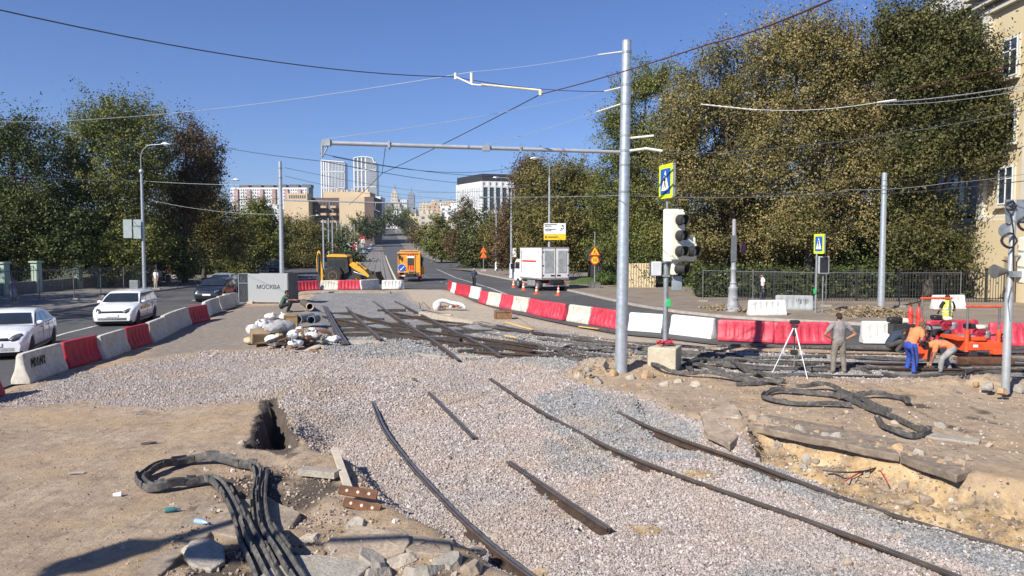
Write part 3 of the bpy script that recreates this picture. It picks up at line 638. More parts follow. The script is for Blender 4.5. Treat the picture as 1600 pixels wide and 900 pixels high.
# sleepers
def beam(name, a, c, wd, z0, z1, mat, label, cat, group=None, zoff=0, fz=None):
    A, C_ = G(*a), G(*c); b = MB(); t = (C_-A).normalized(); s_ = t.cross(Vector((0,0,1)))*wd/2
    b.slab([A-s_, C_-s_, C_+s_, A+s_], z0, z1); o = b.build(name, mat, bevel=.008, recenter=True); return tag(o, label, cat, group)
tie = M('tie_dark', (.038,.035,.033), .85, 0, .3, 3, (.16,.13,.1), .5)
pos = ['by the rear lamp shadow', '']
for i, (a, c, mt) in enumerate([((516,487.5),(551,487),tie), ((590,482.5),(634,482),tie), ((520,496),(600,496),tie), ((524,504),(640,503),tie), ((528,512),(665,511),tie), ((532,519),(690,519),tie), ((620,493),(700,492),tie), ((650,507),(740,506),tie), ((690,514),(770,514),tie), ((715,545),(800,543),tie), ((700,536),(820,534),tie), ((600,521),(720,527),tie)]):
    beam('rail_sleeper', a, c, .24, -.2, -.035, mt, 'dark sleeper crossing under the switch rails', 'sleeper', 'sleepers under the tram crossing')
for a, c, wd, l in (((512,529),(600,529),.9,'pale concrete tie slab in front of the left crossing rails'), ((610,545),(700,553),.7,'pale concrete tie slab under the middle crossing rail'), ((700,551),(780,549),.6,'pale concrete tie slab between the right crossing rails'), ((660,490),(745,506),.45,'long pale concrete slab edge beside the brown block')):
    beam('concrete_tie', a, c, wd, -.25, -.12 if 'edge' not in l else .12, concl, l, 'concrete slab', 'concrete slabs of the crossing')
beam('kerb_slab', (500,457.5), (610,457), .5, -.1, .1, conc, 'concrete edge beam behind the ballast heap, before the row of barriers', 'concrete slab')
# rail fasteners (chairs) along the front diverging rail
b = MB()
fg = MB(); fg.box((0,0,-.14), (.3,.14,.03)); fg.box((-.1,0,-.10), (.05,.08,.07)); fg.box((.1,0,-.10), (.05,.08,.07)); fg.cyl((-.11,0,-.1), (-.11,0,-.03), .018); fg.cyl((.11,0,-.1), (.11,0,-.03), .018)
fsrc = fg.build('rail_clamp', M('clamp_steel', (.35,.35,.36), .5, .6, .2), bevel=.004)
CL = [(908,680),(932,690),(975,707),(1000,661),(1035,674),(838,749),(862,765),(752,836),(775,853)]
for i, (a, c) in enumerate(CL):
    o = fsrc if i == 0 else fsrc.copy()
    if i: COL.objects.link(o)
    q = G(a, c, -.3); o.location = (q.x, q.y, -.32); o.rotation_euler = (0, 0, .5 if a > 900 else .45); tag(o, 'steel clamp bolted to the foot of an exposed foreground rail', 'clamp', 'clamps on the foreground rails')
for k, (a, c) in enumerate([(668,533),(680,541),(692,550),(640,530),(622,527),(652,531),(735,543),(750,545)]):
    o = fsrc.copy(); COL.objects.link(o); q = G(a, c); o.location = (q.x, q.y, .02); o.rotation_euler = (0, 0, .7); o.data = fsrc.data
    tag(o, 'dark clamp block lining the crossing rails', 'clamp', 'clamps on the crossing rails')
# ================================================================ RUBBER PROFILES
RP = [(-.07,0), (-.085,.05), (-.075,.12), (-.05,.13), (-.03,.06), (.0,.045), (.03,.06), (.05,.13), (.075,.12), (.085,.05), (.07,0)]
def strap(px, label, group='rubber rail profiles left in coils', dz=0.02, sc=.66, wob=.02, seg=True, name='rubber_profile', close=False):
    P = [GZ(a, b) for a, b in px]; P = catmull(P, 8); n_ = len(P); ph = random.uniform(0, 6)
    P = [Vector((q.x, q.y, q.z+dz+wob*(1+math.sin(ph+i*.45)))) for i, q in enumerate(P)]
    b = MB(); rnd = random.uniform(-.5, .5); b.sweep(P, [(u*sc, v*sc) for u, v in RP])
    if seg:     # moulded flaps along both edges
        i = 2
        while i < n_-4:
            k = random.randint(2, 4); s_ = random.choice((-1, 1)); Q = P[i:i+k+1]
            b.sweep(Q, [((.088*s_)*sc, .02*sc), ((.098*s_)*sc, .155*sc), ((.08*s_)*sc, .155*sc), ((.07*s_)*sc, .02*sc)][::s_]); i += k+random.randint(0, 2)
    o = b.build(name, rubber, smooth=35); return tag(o, label, 'rubber profile', group)
strap([(452,925),(425,880),(405,835),(400,790),(404,755),(392,738),(350,728),(300,727),(255,738),(224,752),(220,764),(245,772),(290,765),(325,760),(352,778),(368,815),(385,860),(410,925)], 'long black rubber profile bent in a hook on the soil at bottom left', sc=.85, wob=.025, dz=.04)
strap([(470,930),(436,880),(414,835),(409,790),(413,752)], 'straight black rubber strip lying along the right side of the hooked one', wob=.02, dz=.1, sc=.85)
strap([(430,930),(398,870),(382,830)], 'short black rubber strip pinched between the legs of the hooked one', wob=.02, dz=.1, sc=.85)
strap([(980,566),(935,567),(893,564),(874,554),(888,545),(935,547),(975,553)], 'rubber loop on the ballast just left of the steel mast', wob=.04)
strap([(1190,603),(1120,594),(1060,588),(1025,580),(1018,571),(1040,568),(1080,577),(1130,588),(1180,596)], 'flat rubber loop in front of the concrete footing block', wob=.05, dz=.05)
strap([(1080,588),(1075,577),(1100,570),(1135,571),(1160,583),(1190,594),(1225,601)], 'rubber coil arching right of the concrete footing block', wob=.04, dz=.08)
strap([(1140,592),(1175,600),(1222,605)], 'short rubber pieces at the right end of the coils by the footing', wob=.02, dz=.06)
strap([(1150,604),(1180,604),(1215,601)], 'rubber offcut lying in front of the coils by the footing', wob=.01)
strap([(1310,622),(1340,636),(1385,656),(1435,676),(1450,682),(1420,688),(1385,676),(1370,660)], 'rubber profile curling back at the slab edge on the right', wob=.025, dz=.04)
strap([(1330,640),(1260,637),(1205,632),(1194,624),(1220,617),(1290,622),(1330,632),(1370,650)], 'wide flattened rubber loop on the sand, left half of the long tangle', wob=.025, dz=.04)
strap([(1245,612),(1290,612),(1320,622),(1350,637),(1390,652)], 'rubber strip twisting over the flattened loop', wob=.03, dz=.1)
strap([(1310,627),(1360,624),(1405,627),(1418,637)], 'rubber strip with a drooping tail behind the long tangle', wob=.03, dz=.05)
LS = [([(690,508),(740,519),(800,533),(850,545),(900,556)], 'black strip wandering over the crossing rails'), ([(860,545),(930,558),(1010,566),(1100,574)], 'black strip in front of the footing block'), ([(1000,546),(1080,556),(1200,562),(1290,560)], 'black strip behind the tripod'), ([(1130,576),(1220,580),(1330,577),(1400,580),(1480,578)], 'black strip between the rails by the workers'), ([(748,508),(790,518),(850,524),(930,532),(1010,540),(1100,546)], 'far black strip winding along the ballast toward the traffic light'), ([(840,532),(880,536),(930,541),(1000,546),(1060,552),(1150,556)], 'black strip behind the steel mast foot'),
 ([(920,548),(1000,556),(1100,560),(1200,570),(1300,571)], 'black strip from the mast to the tripod legs'), ([(1050,562),(1120,571),(1200,577),(1290,583),(1340,580),(1360,588)], 'black strip curling by the feet of the standing man'),
 ([(1120,543),(1250,545),(1380,547),(1450,549),(1600,547)], 'black strip along the base of the pink-red barriers'), ([(1300,560),(1370,563),(1450,566)], 'black strip behind the bending workers'), ([(1490,563),(1600,566),(1750,570)], 'black strip right of the track machine'),
 ([(1380,588),(1420,592),(1500,590)], 'black strip in front of the worker with the bar'), ([(1500,592),(1520,583),(1560,580),(1600,582)], 'arched black strip between the bending worker and the sensor mast'), ([(1510,594),(1532,587),(1575,584)], 'inner arched black strip beside the sensor mast'),
 ([(1180,590),(1240,589),(1300,592)], 'black strip under the tripod'), ([(880,531),(940,538),(1010,550),(1060,556)], 'black strip crossing the ballast behind the mast')]
for i_, (px, l) in enumerate(LS): strap(px, l, 'rubber strips laid along the tracks', sc=.62, wob=.015, dz=.02, seg=(i_ % 3 == 0))
# ================================================================ SLABS, RUBBLE, SMALL LITTER
def chunk(px, py, size, mat, label, cat='rubble', group=None, rot=None, seed=0, jit=.22, dz=0, name='rubble_chunk', zg=None):
    q = GZ(px, py) if zg is None else G(px, py, zg)
    if zg is not None: q.z = hz(q.x, q.y)
    b = MB(); rd = random.Random(seed*7+3)
    # irregular broken slab: jittered polygon extruded, chamfered
    k = rd.randint(6, 9); ang = sorted(rd.uniform(0, 2*PI) for _ in range(k)); ang = [2*PI*i/k*.6+a_*.4 for i, a_ in enumerate(ang)]
    poly = [(size[0]/2*math.cos(t)*(1+rd.uniform(-jit, jit)), size[1]/2*math.sin(t)*(1+rd.uniform(-jit, jit))) for t in ang]
    tl = (rd.uniform(-.35,.35), rd.uniform(-.35,.35)); R3 = []
    for zz, kk in ((0, .92), (.45, 1.06), (1.0, .84)): R3.append(b.pts([(x*kk*(1+rd.uniform(-.07,.07)), y*kk*(1+rd.uniform(-.07,.07)), size[2]*zz*(1+(tl[0]*x/size[0]+tl[1]*y/size[1])*2)*(1+rd.uniform(-.1,.1))) for x, y in poly]))
    c = b.pts([(rd.uniform(-.1,.1)*size[0], rd.uniform(-.1,.1)*size[1], size[2]*rd.uniform(.95, 1.08))]); b.face(*range(R3[0]+k-1, R3[0]-1, -1))
    for r0, r1 in zip(R3[:-1], R3[1:]):
        for i in range(k): j = (i+1) % k; b.face(r0+i, r0+j, r1+j, r1+i)
    for i in range(k): j = (i+1) % k; b.face(R3[2]+i, R3[2]+j, c)
    o = b.build(name, mat, smooth=0, bevel=.006); o.location = (q.x, q.y, q.z+dz-size[2]*.3-.02); o.rotation_euler = rot or (rd.uniform(-.3, .3), rd.uniform(-.3, .3), rd.uniform(0, 3)); return tag(o, label, cat, group)
def slabpx(px, z0, z1, mat, label, cat='concrete slab', name='concrete_slab', group=None, zs=None, bev=.02):
    P0_ = [G(a, b, z1) for a, b in px]; P = []; rj = random.Random(int(px[0][0]*7+px[0][1]))
    for u, v in zip(P0_, P0_[1:]+P0_[:1]):
        k = max(1, int((v-u).length/.22)); t_ = Vector((-(v-u).y, (v-u).x, 0)).normalized()
        for j in range(k): P.append(u.lerp(v, j/k)+t_*(rj.uniform(-.045,.045) if j else 0))
    b = MB(); b.slab(P, z0, z1); o = b.build(name, mat, smooth=0, bevel=bev, recenter=True); return tag(o, label, cat, group)
# broken platform edge on the right
sd_ = M('slab_dirty', (.33,.265,.20), .95, 0, .3, 4, (.17,.135,.1), .7, .8, 22)
slabpx([(1162,650),(1200,648),(1290,663),(1400,686),(1406,710),(1350,700),(1300,688),(1250,680),(1210,672),(1170,664)], -.11, .03, M('slab_edge', (.24,.19,.145), .95, 0, .35, 3, (.12,.1,.08), .8, .9, 18), 'long broken concrete slab overhanging the pit, left piece')
slabpx([(1402,688),(1480,715),(1525,734),(1495,742),(1440,724),(1407,711)], -.12, .02, M('slab_edge'), 'cracked slab piece overhanging the right end of the pit')
o = slabpx([(1095,648),(1150,643),(1172,664),(1140,682),(1105,668)], -.14, .02, sd_, 'tilted pale slab at the left corner of the pit'); o.rotation_euler = (.12, -.1, 0); o.location.z += .02
slabpx([(1435,672),(1533,686),(1530,692),(1440,680)], .0, .06, conc, 'thin flat slab lying right of the rubber tangle')
# foreground slabs
for i, (px, z0, z1, l, r) in enumerate([([(440,872),(500,868),(588,872),(560,895),(470,912),(400,905)], -.05, .12, 'big flat concrete piece at the bottom beside the rubber strips', (.05,.05,0)),
  ([(512,842),(555,820),(640,838),(634,862),(560,872),(520,862)], -.05, .1, 'broken slab in the middle of the bottom rubble heap', (.1,-.1,0)), ([(600,826),(700,836),(705,862),(640,866),(598,850)], -.1, .08, 'dusty slab at the right of the bottom rubble heap', (-.08,.12,0)),
  ([(296,850),(322,843),(350,852),(352,870),(330,882),(300,878),(286,866)], .0, .07, 'flat grey concrete lump left of the rubber hook', (.12,.08,0)), ([(180,900),(310,790),(420,775),(470,800),(440,850),(330,830),(270,880),(230,930)], -.15, .012, 'flat dirty pavement slab under the rubber hook', (0,0,0))]):
    o = slabpx(px, z0, z1, [conc, sd_, sd_, conc, M('slab_soil', (.30,.245,.185), .95, 0, .25, 3, (.14,.115,.09), .7, .6, 20)][i], l, name='broken_slab'); o.rotation_euler = r
CH = [(585,878,(.5,.3,.22)),(655,858,(.25,.22,.25)),(700,880,(.35,.25,.15)),(620,880,(.4,.3,.2)),(535,850,(.35,.25,.2)),(745,862,(.25,.2,.12)),(560,825,(.3,.25,.15)),(480,845,(.25,.2,.12)),(660,898,(.4,.3,.2)),(735,892,(.3,.25,.18)),(597,900,(.5,.3,.2)),(770,840,(.2,.15,.08)),(525,893,(.4,.3,.2)),(700,850,(.18,.14,.1))]
for i, (a, c, s_) in enumerate(CH): chunk(a, c, (s_[0]*1.35, s_[1]*1.25, s_[2]*.75), [conc, sd_, conc, concl][i % 4], 'jagged concrete lump in the rubble heap at the bottom of the picture', group='broken concrete lumps at the bottom', seed=i)
CH2 = [(378,693,.16),(420,712,.14),(365,712,.1),(300,707,.12),(325,735,.13),(345,745,.1),(455,700,.12),(330,800,.1),(270,790,.1),(194,857,.14),(495,805,.1),(520,795,.08),(290,790,.08),(355,860,.1),(465,765,.1),(440,790,.1),(300,865,.2),(500,745,.1),(480,875,.13),(245,800,.07),(365,650,.07),(218,648,.07)]
for i, (a, c, s_) in enumerate(CH2): chunk(a, c, (s_, s_*.8, s_*.6), conc if i % 2 else concl, 'small broken stone scattered on the soil at left', 'stone', 'small stones on the left soil', seed=40+i)
CH3 = [(905,590,.35),(935,598,.4),(960,585,.3),(985,592,.35),(920,578,.25),(1010,590,.45),(1035,602,.3),(890,582,.2),(1000,604,.22),(1060,598,.3),(945,570,.3),(975,604,.2),(1085,604,.3),(1110,606,.2)]
for i, (a, c, s_) in enumerate(CH3): chunk(a, c, (s_, s_*.75, s_*.5), [concl, conc, M('stone_ochre', (.38,.26,.15), .9, 0, .3, 5)][i % 3], 'broken concrete and ochre stone heaped round the mast foot', 'rubble', 'rubble at the foot of the steel mast', seed=80+i)
CH4 = [(1195,690,.3),(1225,695,.28),(1250,705,.25),(1180,680,.25),(1280,712,.2),(1150,655,.25),(1130,650,.2),(1300,735,.2),(1350,752,.16),(1400,735,.2),(1420,765,.14),(1385,745,.18),(1545,605,.3),(1565,612,.25),(1535,612,.22),(1590,610,.35),(1525,600,.2),(1400,662,.22),(1470,668,.25),(1455,690,.18),(1495,672,.14),(1435,660,.16)]
for i, (a, c, s_) in enumerate(CH4): chunk(a, c, (s_, s_*.8, s_*.5), [conc, M('stone_ochre'), concl][i % 3], 'broken stone lying about the pit and the sand on the right', 'stone', 'stones around the right-hand pit', seed=120+i)
def plank(a, c, wd, th, mat, label, z=.02, cat='plank', name='wooden_plank', tilt=0):
    A, C_ = GZ(*a), GZ(*c); b = MB(); d = C_-A; L = d.length; b.box((0,0,0), (L, wd, th)); o = b.build(name, mat, bevel=.004)
    o.location = (A+C_)/2+Vector((0,0,z+th/2)); o.rotation_euler = (tilt, -math.asin(max(-1, min(1, d.z/L))), math.atan2(d.y, d.x)); return tag(o, label, cat)
plank((523,712), (545,778), .12, .05, M('wood_pale', (.5,.44,.35), .8, 0, .15, 5), 'pale wooden plank leaning against the ballast edge', z=.1)
plank((470,746), (528,752), .2, .1, conc, 'grey concrete kerb stone lying below the plank', name='kerb_stone', cat='kerb stone', z=.06)
for i, (a, c) in enumerate((((790,505),(832,517)), ((790,526),(808,530)), ((690,493),(705,494)), ((905,512),(935,516)), ((773,536),(786,533)))):
    plank(a, c, .12, .04, M('wood_yellow', (.62,.42,.16), .7, 0, .15, 5), ['long yellow batten on the ballast behind the crossing', 'short yellow batten lying beside the crossing rails', 'tiny yellow batten near the white sack', 'yellow batten at the foot of the crimson barriers', 'yellow wedge between the crossing rails'][i], z=.04, cat='batten', name='yellow_batten')
# rusty fishplates
def fishplate(a, c, label, z, rz):
    q = GZ(a, c); b = MB(); b.box((0,0,0), (.55,.05,.13)); o = b.build('fishplate', rust, bevel=.006); h = MB()
    for x in (-.16, 0, .16): h.cyl((x,-.03,0), (x,.03,0), .022, n=12)
    h.build('bolt_hole', M('hole_pale', (.5,.42,.36), .8), o); o.location = (q.x, q.y, q.z+z); o.rotation_euler = (-.5, .12, rz); tag(o, label, 'fishplate', 'rusty joint bars beside the ballast')
fishplate(560, 788, 'rusty steel joint bar with three holes, upper of the pair', .17, -.1); fishplate(566, 797, 'rusty steel joint bar lying underneath the upper one', .06, -.25)
# litter
def bottle(a, c, label, mat, L=.24, r=.035, rz=.4):
    q = GZ(a, c); b = MB(); b.lathe([(r*.8,0),(r,.02),(r,L*.62),(r*.35,L*.82),(r*.33,L*.9)], 12); o = b.build('bottle', mat, smooth=60); k = MB(); k.lathe([(r*.4,L*.9),(r*.4,L)], 10); k.build('cap', M('cap_blue', (.05,.12,.4), .4), o)
    o.location = (q.x, q.y, q.z+r+.01); o.rotation_euler = (PI/2, 0, rz); tag(o, label, 'bottle')
bottle(305, 819, 'clear blue plastic bottle lying in the shadow', M('pet_blue', (.28,.42,.62), .15, 0, .1), rz=1.2); bottle(257, 803, 'teal bottle on the soil near the slab corner', M('pet_teal', (.06,.2,.22), .2), .2, rz=2)
def cup(a, c, label):
    q = GZ(a, c); b = MB(); b.lathe([(.028,0),(.04,.1),(.042,.1)], 14); o = b.build('paper_cup', white, smooth=50); k = MB(); k.lathe([(.043,.1),(.043,.108),(.03,.115)], 14); k.build('lid', white, o)
    o.location = (q.x, q.y, q.z+.04); o.rotation_euler = (PI/2, .2, 1.9); tag(o, label, 'cup')
cup(177, 778, 'white paper cup lying on the bare soil')
def scrap(a, c, label, mat, sz, rz):
    q = GZ(a, c); b = MB(); k = 7; rd = random.Random(a)
    V = [(sz*math.cos(2*PI*i/k)*(1+rd.uniform(-.2,.2)), sz*.35*math.sin(2*PI*i/k)*(1+rd.uniform(-.3,.3)), rd.uniform(.0,.03)) for i in range(k)]
    i0 = b.pts(V); i1 = b.pts([(x, y, z+.012) for x, y, z in V]); b.face(*range(i0+k-1, i0-1, -1)); b.face(*range(i1, i1+k))
    for i in range(k): j = (i+1) % k; b.face(i0+i, i0+j, i1+j, i1+i)
    o = b.build('scrap', mat); o.location = q+Vector((0,0,.01)); o.rotation_euler = (0,0,rz); tag(o, label, 'litter')
scrap(121, 742, 'pale flattened scrap on the soil', M('scrap_pale', (.42,.37,.29), .8), .13, .4); scrap(231, 695, 'dark flattened scrap on the soil', M('scrap_dark', (.08,.07,.06), .8), .14, .3); scrap(217, 648, 'silvery foil scrap near the ballast edge', galv, .1, .1); scrap(1080, 700, 'dark mud clod between the two right rails', M('scrap_mud', (.09,.065,.045), .9), .22, -.5)
# red cable in the pit
b = MB(); b.tube(catmull([G(a, c, -.33) for a, c in ((1320,752),(1345,738),(1370,732),(1380,742),(1388,756))]), .012, 6); tag(b.build('red_cable', M('cable_red', (.45,.04,.04), .5)), 'thin red cable sticking out of the pit wall', 'cable')
b = MB(); b.tube(catmull([G(a, c, -.3) for a, c in ((1285,735),(1320,738),(1350,736),(1372,730))]), .014, 6); tag(b.build('black_cable', black), 'thin black cable crossing the pit wall', 'cable')

for i in range(60):
    t = random.random(); a_ = 1175+t*330; c_ = 682+t*75+random.random()**2*32; s_ = random.uniform(.07,.26)
    chunk(a_, c_, (s_, s_*.8, s_*.6), [conc, M('stone_ochre'), sd_, sd_][i % 4], 'broken stone lying about the pit and the sand on the right', 'stone', 'stones around the right-hand pit', seed=600+i, zg=-.35)
for i in range(22):
    a_ = random.uniform(430, 780); c_ = 800+(a_-430)*.18+random.uniform(-10, 70); s_ = random.uniform(.05,.13)
    chunk(a_, c_, (s_, s_*.8, s_*.6), [conc, sd_, concl][i % 3], 'small broken stone in the rubble between the ballast and the rubber strips', 'stone', 'small stones of the bottom rubble', seed=700+i)

for i in range(30):
    a_ = random.uniform(620, 1100); c_ = 505+(a_-620)*.1+random.uniform(-10, 16); s_ = random.uniform(.08,.24)
    chunk(a_, c_, (s_*1.6, s_*.7, s_*.4), [conc, rust, woodb, dark, concl][i % 5], 'small scrap of steel, wood or stone strewn over the crossing ballast', 'scrap', 'scrap strewn over the crossing', seed=1200+i, name='scrap_piece')
# ================================================================ POLES, SIGNALS, SIGNS
def Zat(px, py, Y): return D(px, py, Y).z
def bandclamp(b, z, r, x=0, y=0): b.tube([(x, y, z-.03), (x, y, z+.03)], r*1.12, 16)
base = G(970, 577, .17); MX, MY = base.x, base.y
mast = empty('steel_mast', (MX, MY, base.z-.1), 0, 'tall galvanised steel mast carrying the long horizontal boom, standing in rubble', 'mast', 'galvanised tram masts')
mt = Zat(979, 65, MY)-base.z+.1; b = MB(); b.tube([(0,0,0), (.09,0,mt)], [.172,.128], 28); b.build('shaft', galv, mast, smooth=60)
b = MB(); b.lathe([(.13,0),(.135,.03),(.05,.06)], 24); o = b.build('pole_cap', galv, mast); o.location = (.09,0,mt)
b = MB()
for py in (82, 133, 163, 212, 236, 258, 300): z = Zat(978, py, MY)-base.z+.1; bandclamp(b, z, .155-.03*z/mt, .09*z/mt)
b.build('clamp_band', galvd, mast)
P0 = D(975, 238, MY); P1 = D(503, 223, MY-1.5); rel = lambda q: tuple(Vector(q)-Vector(mast.location))
b = MB(); b.tube([rel(P0), rel(P1)], [.05, .057], 16); boom = b.build('boom', M('boom_grey', (.40,.42,.45), .5, .3, .15, 4), mast, smooth=60)
def bp(t, dz=0): q = P0.lerp(P1, t); return Vector((q.x, q.y, q.z+dz))
b = MB()
for t in (.0, .475, .985): q = bp(t); b.box(rel(q), (.2,.16,.16))
for t in (.36, .79): q = bp(t); b.tube([rel(q+Vector((0,0,.12))), rel(q-Vector((0,0,.14)))], .02, 6); b.box(rel(q), (.06,.16,.16))
q = bp(1); b.tube([rel(q), rel(q-Vector((.0,0,.35)))], .035, 6); b.tube([rel(q-Vector((-.15,0,.1))), rel(q-Vector((.0,0,.38)))], .02, 6)
b.build('boom_fitting', galvd, mast)
ins = M('insulator', (.62,.6,.55), .4, 0, .1)
b = MB(); q = D(1010, 214, MY-.2); b.tube([rel(D(982,216,MY)), rel(D(1022,212,MY-.5))], .03, 8); b.tube([rel(D(980,236,MY)), rel(D(1010,232,MY-.5)), rel(D(1035,236,MY-.6))], .035, 8); b.build('insulator_rod', ins, mast)
WN = []
def wire(a, c, label, mat=wire_m, r=.012, sag=.1, name='overhead_wire', k=14, off=Vector((0,0,0))):
    A = a if isinstance(a, Vector) else D(*a); C_ = c if isinstance(c, Vector) else D(*c); P = []
    for i in range(k+1): t = i/k; q = A.lerp(C_, t); P.append(q-A-Vector((0,0,4*sag*t*(1-t))))
    b = MB(); b.tube(P, r*.8, 5); o = b.build(name, mat, smooth=80); o.location = A; return tag(o, label, 'wire', 'overhead tram wires')
def insul(a, c, label, r=.03, Y=None):
    A = D(*a); C_ = D(*c); b = MB(); n_ = 9
    P = [A.lerp(C_, i/(n_*2))-A for i in range(n_*2+1)]; b.tube(P, [r*(.5 if i % 2 else 1) for i in range(n_*2+1)], 8); o = b.build('insulator', ins, smooth=60); o.location = A; return tag(o, label, 'insulator', 'insulators on the overhead wires')
wire((-60,2,11), (710,120,19.5), 'dark span wire entering at the top left corner', r=.014, sag=.25)
wire((710,120,19.5), (944,143,MY), 'dark wire from the hanging bracket to the mast', r=.012, sag=.1)
insul((944,143,MY), (969,137,MY), 'ribbed insulator on the mast, second from the top'); insul((934,86,MY), (971,81,MY), 'ribbed insulator topmost on the mast'); insul((932,175,MY), (969,163,MY), 'ribbed insulator on the mast, lowest of three on its left')
wire((934,86,MY), (740,112,24), 'pale cable from the top of the mast to the bracket', wire_l, .009, .05); wire((740,112,24), (-40,190,44), 'pale cable stretching across the sky to the left trees', wire_l, .013, .5)
wire((944,143,MY), P1+Vector((.1,0,.1)), 'pale stay cable holding the tip of the boom', wire_l, .009, .1); wire((932,175,MY), bp(.475, .1), 'pale stay cable holding the middle of the boom', wire_l, .009, .06)
wire((1320,-10,8), (1110,68,12.5), 'thick rust-brown contact wire crossing the top right', wire_b, .016, .05); wire((1110,68,12.5), (845,147,18.6), 'rust-brown contact wire between the mast and the bracket tip', wire_b, .016, .04)
wire((845,147,18.6), (597,271,33), 'dark contact wire running down past the boom', wire_m, .017, .04); wire((597,271,33), (545,320,60), 'dark contact wire continuing to the far left boom', wire_m, .02, .05)
wire((330,227,34), (505,252,MY+4), 'dark wire running from the left trees to the boom tip', r=.014, sag=.05); wire((505,252,MY+4), (720,286,50), 'dark wire passing in front of the two towers', r=.016, sag=.1)
wire((500,240,MY-1.5), (955,252,40), 'thin wire under the boom', r=.010, sag=.7); wire((520,245,MY+1), (800,262,40), 'thin lower wire under the boom', r=.012, sag=.35)
wire((602,232,MY), (597,271,33), 'short hanger dropping from the boom to the contact wire', r=.014, sag=0); wire((812,238,MY), (800,268,22), 'short hanger at the right part of the boom', r=.012, sag=0)
wire((-40,271,40), (225,283,60), 'pale wire low across the left trees', wire_l, .016, .1); wire((225,283,60), (437,289,56), 'pale wire from the tall street lamp to the left mast', wire_l, .016, .1)
wire((-40,255,38), (225,276,60), 'thin dark wire above the pale one on the left', sag=.1); wire((-40,280,42), (340,308,90), 'thin lower wire on the left trees', sag=.3, r=.018)
wire((232,312,60), (437,335,56), 'wire hanging low between the street lamp and the left mast', wire_l, .012, .3)
wire((445,262,56), (700,300,140), 'thin wire from the top of the left mast', r=.02, sag=.5); wire((445,275,56), (660,310,140), 'second thin wire from the left mast', r=.02, sag=.5)
wire((600,300,70), (985,305,34), 'wire crossing behind the mast at mid height', wire_l, .014, .25); wire((700,330,110), (975,300,30), 'slanting wire in front of the office block', r=.014, sag=.2)
wire((640,325,90), (960,245,35), 'fine wire rising to the mast from the far street', r=.012, sag=.5); wire((590,298,60), (980,318,28), 'low fine wire across the street', r=.011, sag=.3)
wire((985,300,MY), (1320,296,34), 'dark double wire right of the mast, upper', r=.012, sag=.15); wire((985,306,MY), (1325,298,34), 'pale double wire right of the mast, lower', wire_l, .010, .15)
wire((1320,296,34), (1480,286,26), 'wire between the two right masts', wire_l, .012, .1); wire((1480,286,26), (1660,262,18), 'wire leaving at the right edge at mid height', wire_l, .010, .05)
wire((1200,172,24), (1660,84,13), 'rust-brown wire in front of the right trees', wire_b, .013, .15); wire((1010,212,MY), (1200,172,24), 'rust-brown wire from the mast into the right trees', wire_b, .012, .1)
wire((1180,171,22), (1372,160,20), 'pale twisted cable before the yellowing tree', wire_l, .010, .1); wire((1372,160,20), (1660,122,14), 'bright pale cable over the dark tree at right', wire_l, .013, .08); wire((1372,164,20), (1660,130,14), 'second bright pale cable over the dark tree', wire_l, .008, .1)
insul((1095,163,22), (1182,172,22), 'white rod insulator before the yellowing tree'); insul((1372,160,20), (1400,156,19.5), 'white insulator before the dark tree')
wire((1035,236,MY), (1412,200,22), 'drooping wire across the big tree', r=.010, sag=.4); wire((1412,200,22), (1660,130,14), 'fine wire rising at the right edge', r=.009, sag=.1)
wire((1200,259,30), (1425,220,23), 'fine wire in the lower part of the big tree', r=.009, sag=.15); wire((1425,220,23), (1660,138,14), 'lowest fine wire at the right edge', r=.008, sag=.1); wire((1478,345,26), (1578,312,18.8), 'thin cable drooping to the sensor mast', r=.009, sag=.5); wire((1584,372,19), (1660,330,16), 'thin cable from the sensor mast out to the right', r=.007, sag=.2)
for i, (a_, c_, l_) in enumerate([((985,240,MY),(1660,160,15),'fine wire sloping down across the upper right trees'), ((985,262,MY),(1378,276,38),'fine wire from the mast to the top of the right-hand mast'), ((1380,282,38),(1660,205,17),'fine wire rising from the right-hand mast to the frame edge'), ((1150,298,30),(1660,275,17),'thin lower wire along the double wire at right'), ((-40,225,36),(250,262,60),'thin wire high across the far left tree'), ((345,300,90),(437,310,56),'short thin wire between the second lamp and the left mast'), ((650,300,120),(850,290,60),'thin wire over the white office block'), ((560,318,120),(800,305,70),'thin wire just above the far street')]):
    wire(a_, c_, l_, r=.010+.0001*a_[2], sag=.3)
# hanging bracket of the contact wire
br = empty('wire_bracket', D(735,125,19.3), 0, 'pale pull-off bracket hanging from the span wire in the middle of the sky', 'bracket'); rl = lambda q: tuple(q-Vector(br.location))
b = MB(); b.tube([rl(D(712,120,19.5)), rl(D(738,132,19.2)), rl(D(760,134,19))], .022, 8); b.tube([rl(D(712,114,19.5)), rl(D(712,124,19.5))], .045, 8); b.tube([rl(D(737,114,19.3)), rl(D(737,130,19.3))], .045, 8); b.build('bracket_arm', M('bracket_pale', (.55,.57,.6), .5, .2), br)
b = MB(); b.tube([rl(D(752,132,19)), rl(D(845,141,18.6))], .026, 8); b.tube([rl(D(845,141,18.6)), rl(D(845,149,18.6))], .05, 8); b.build('insulated_rod', M('rod_cream', (.55,.52,.35), .5), br)
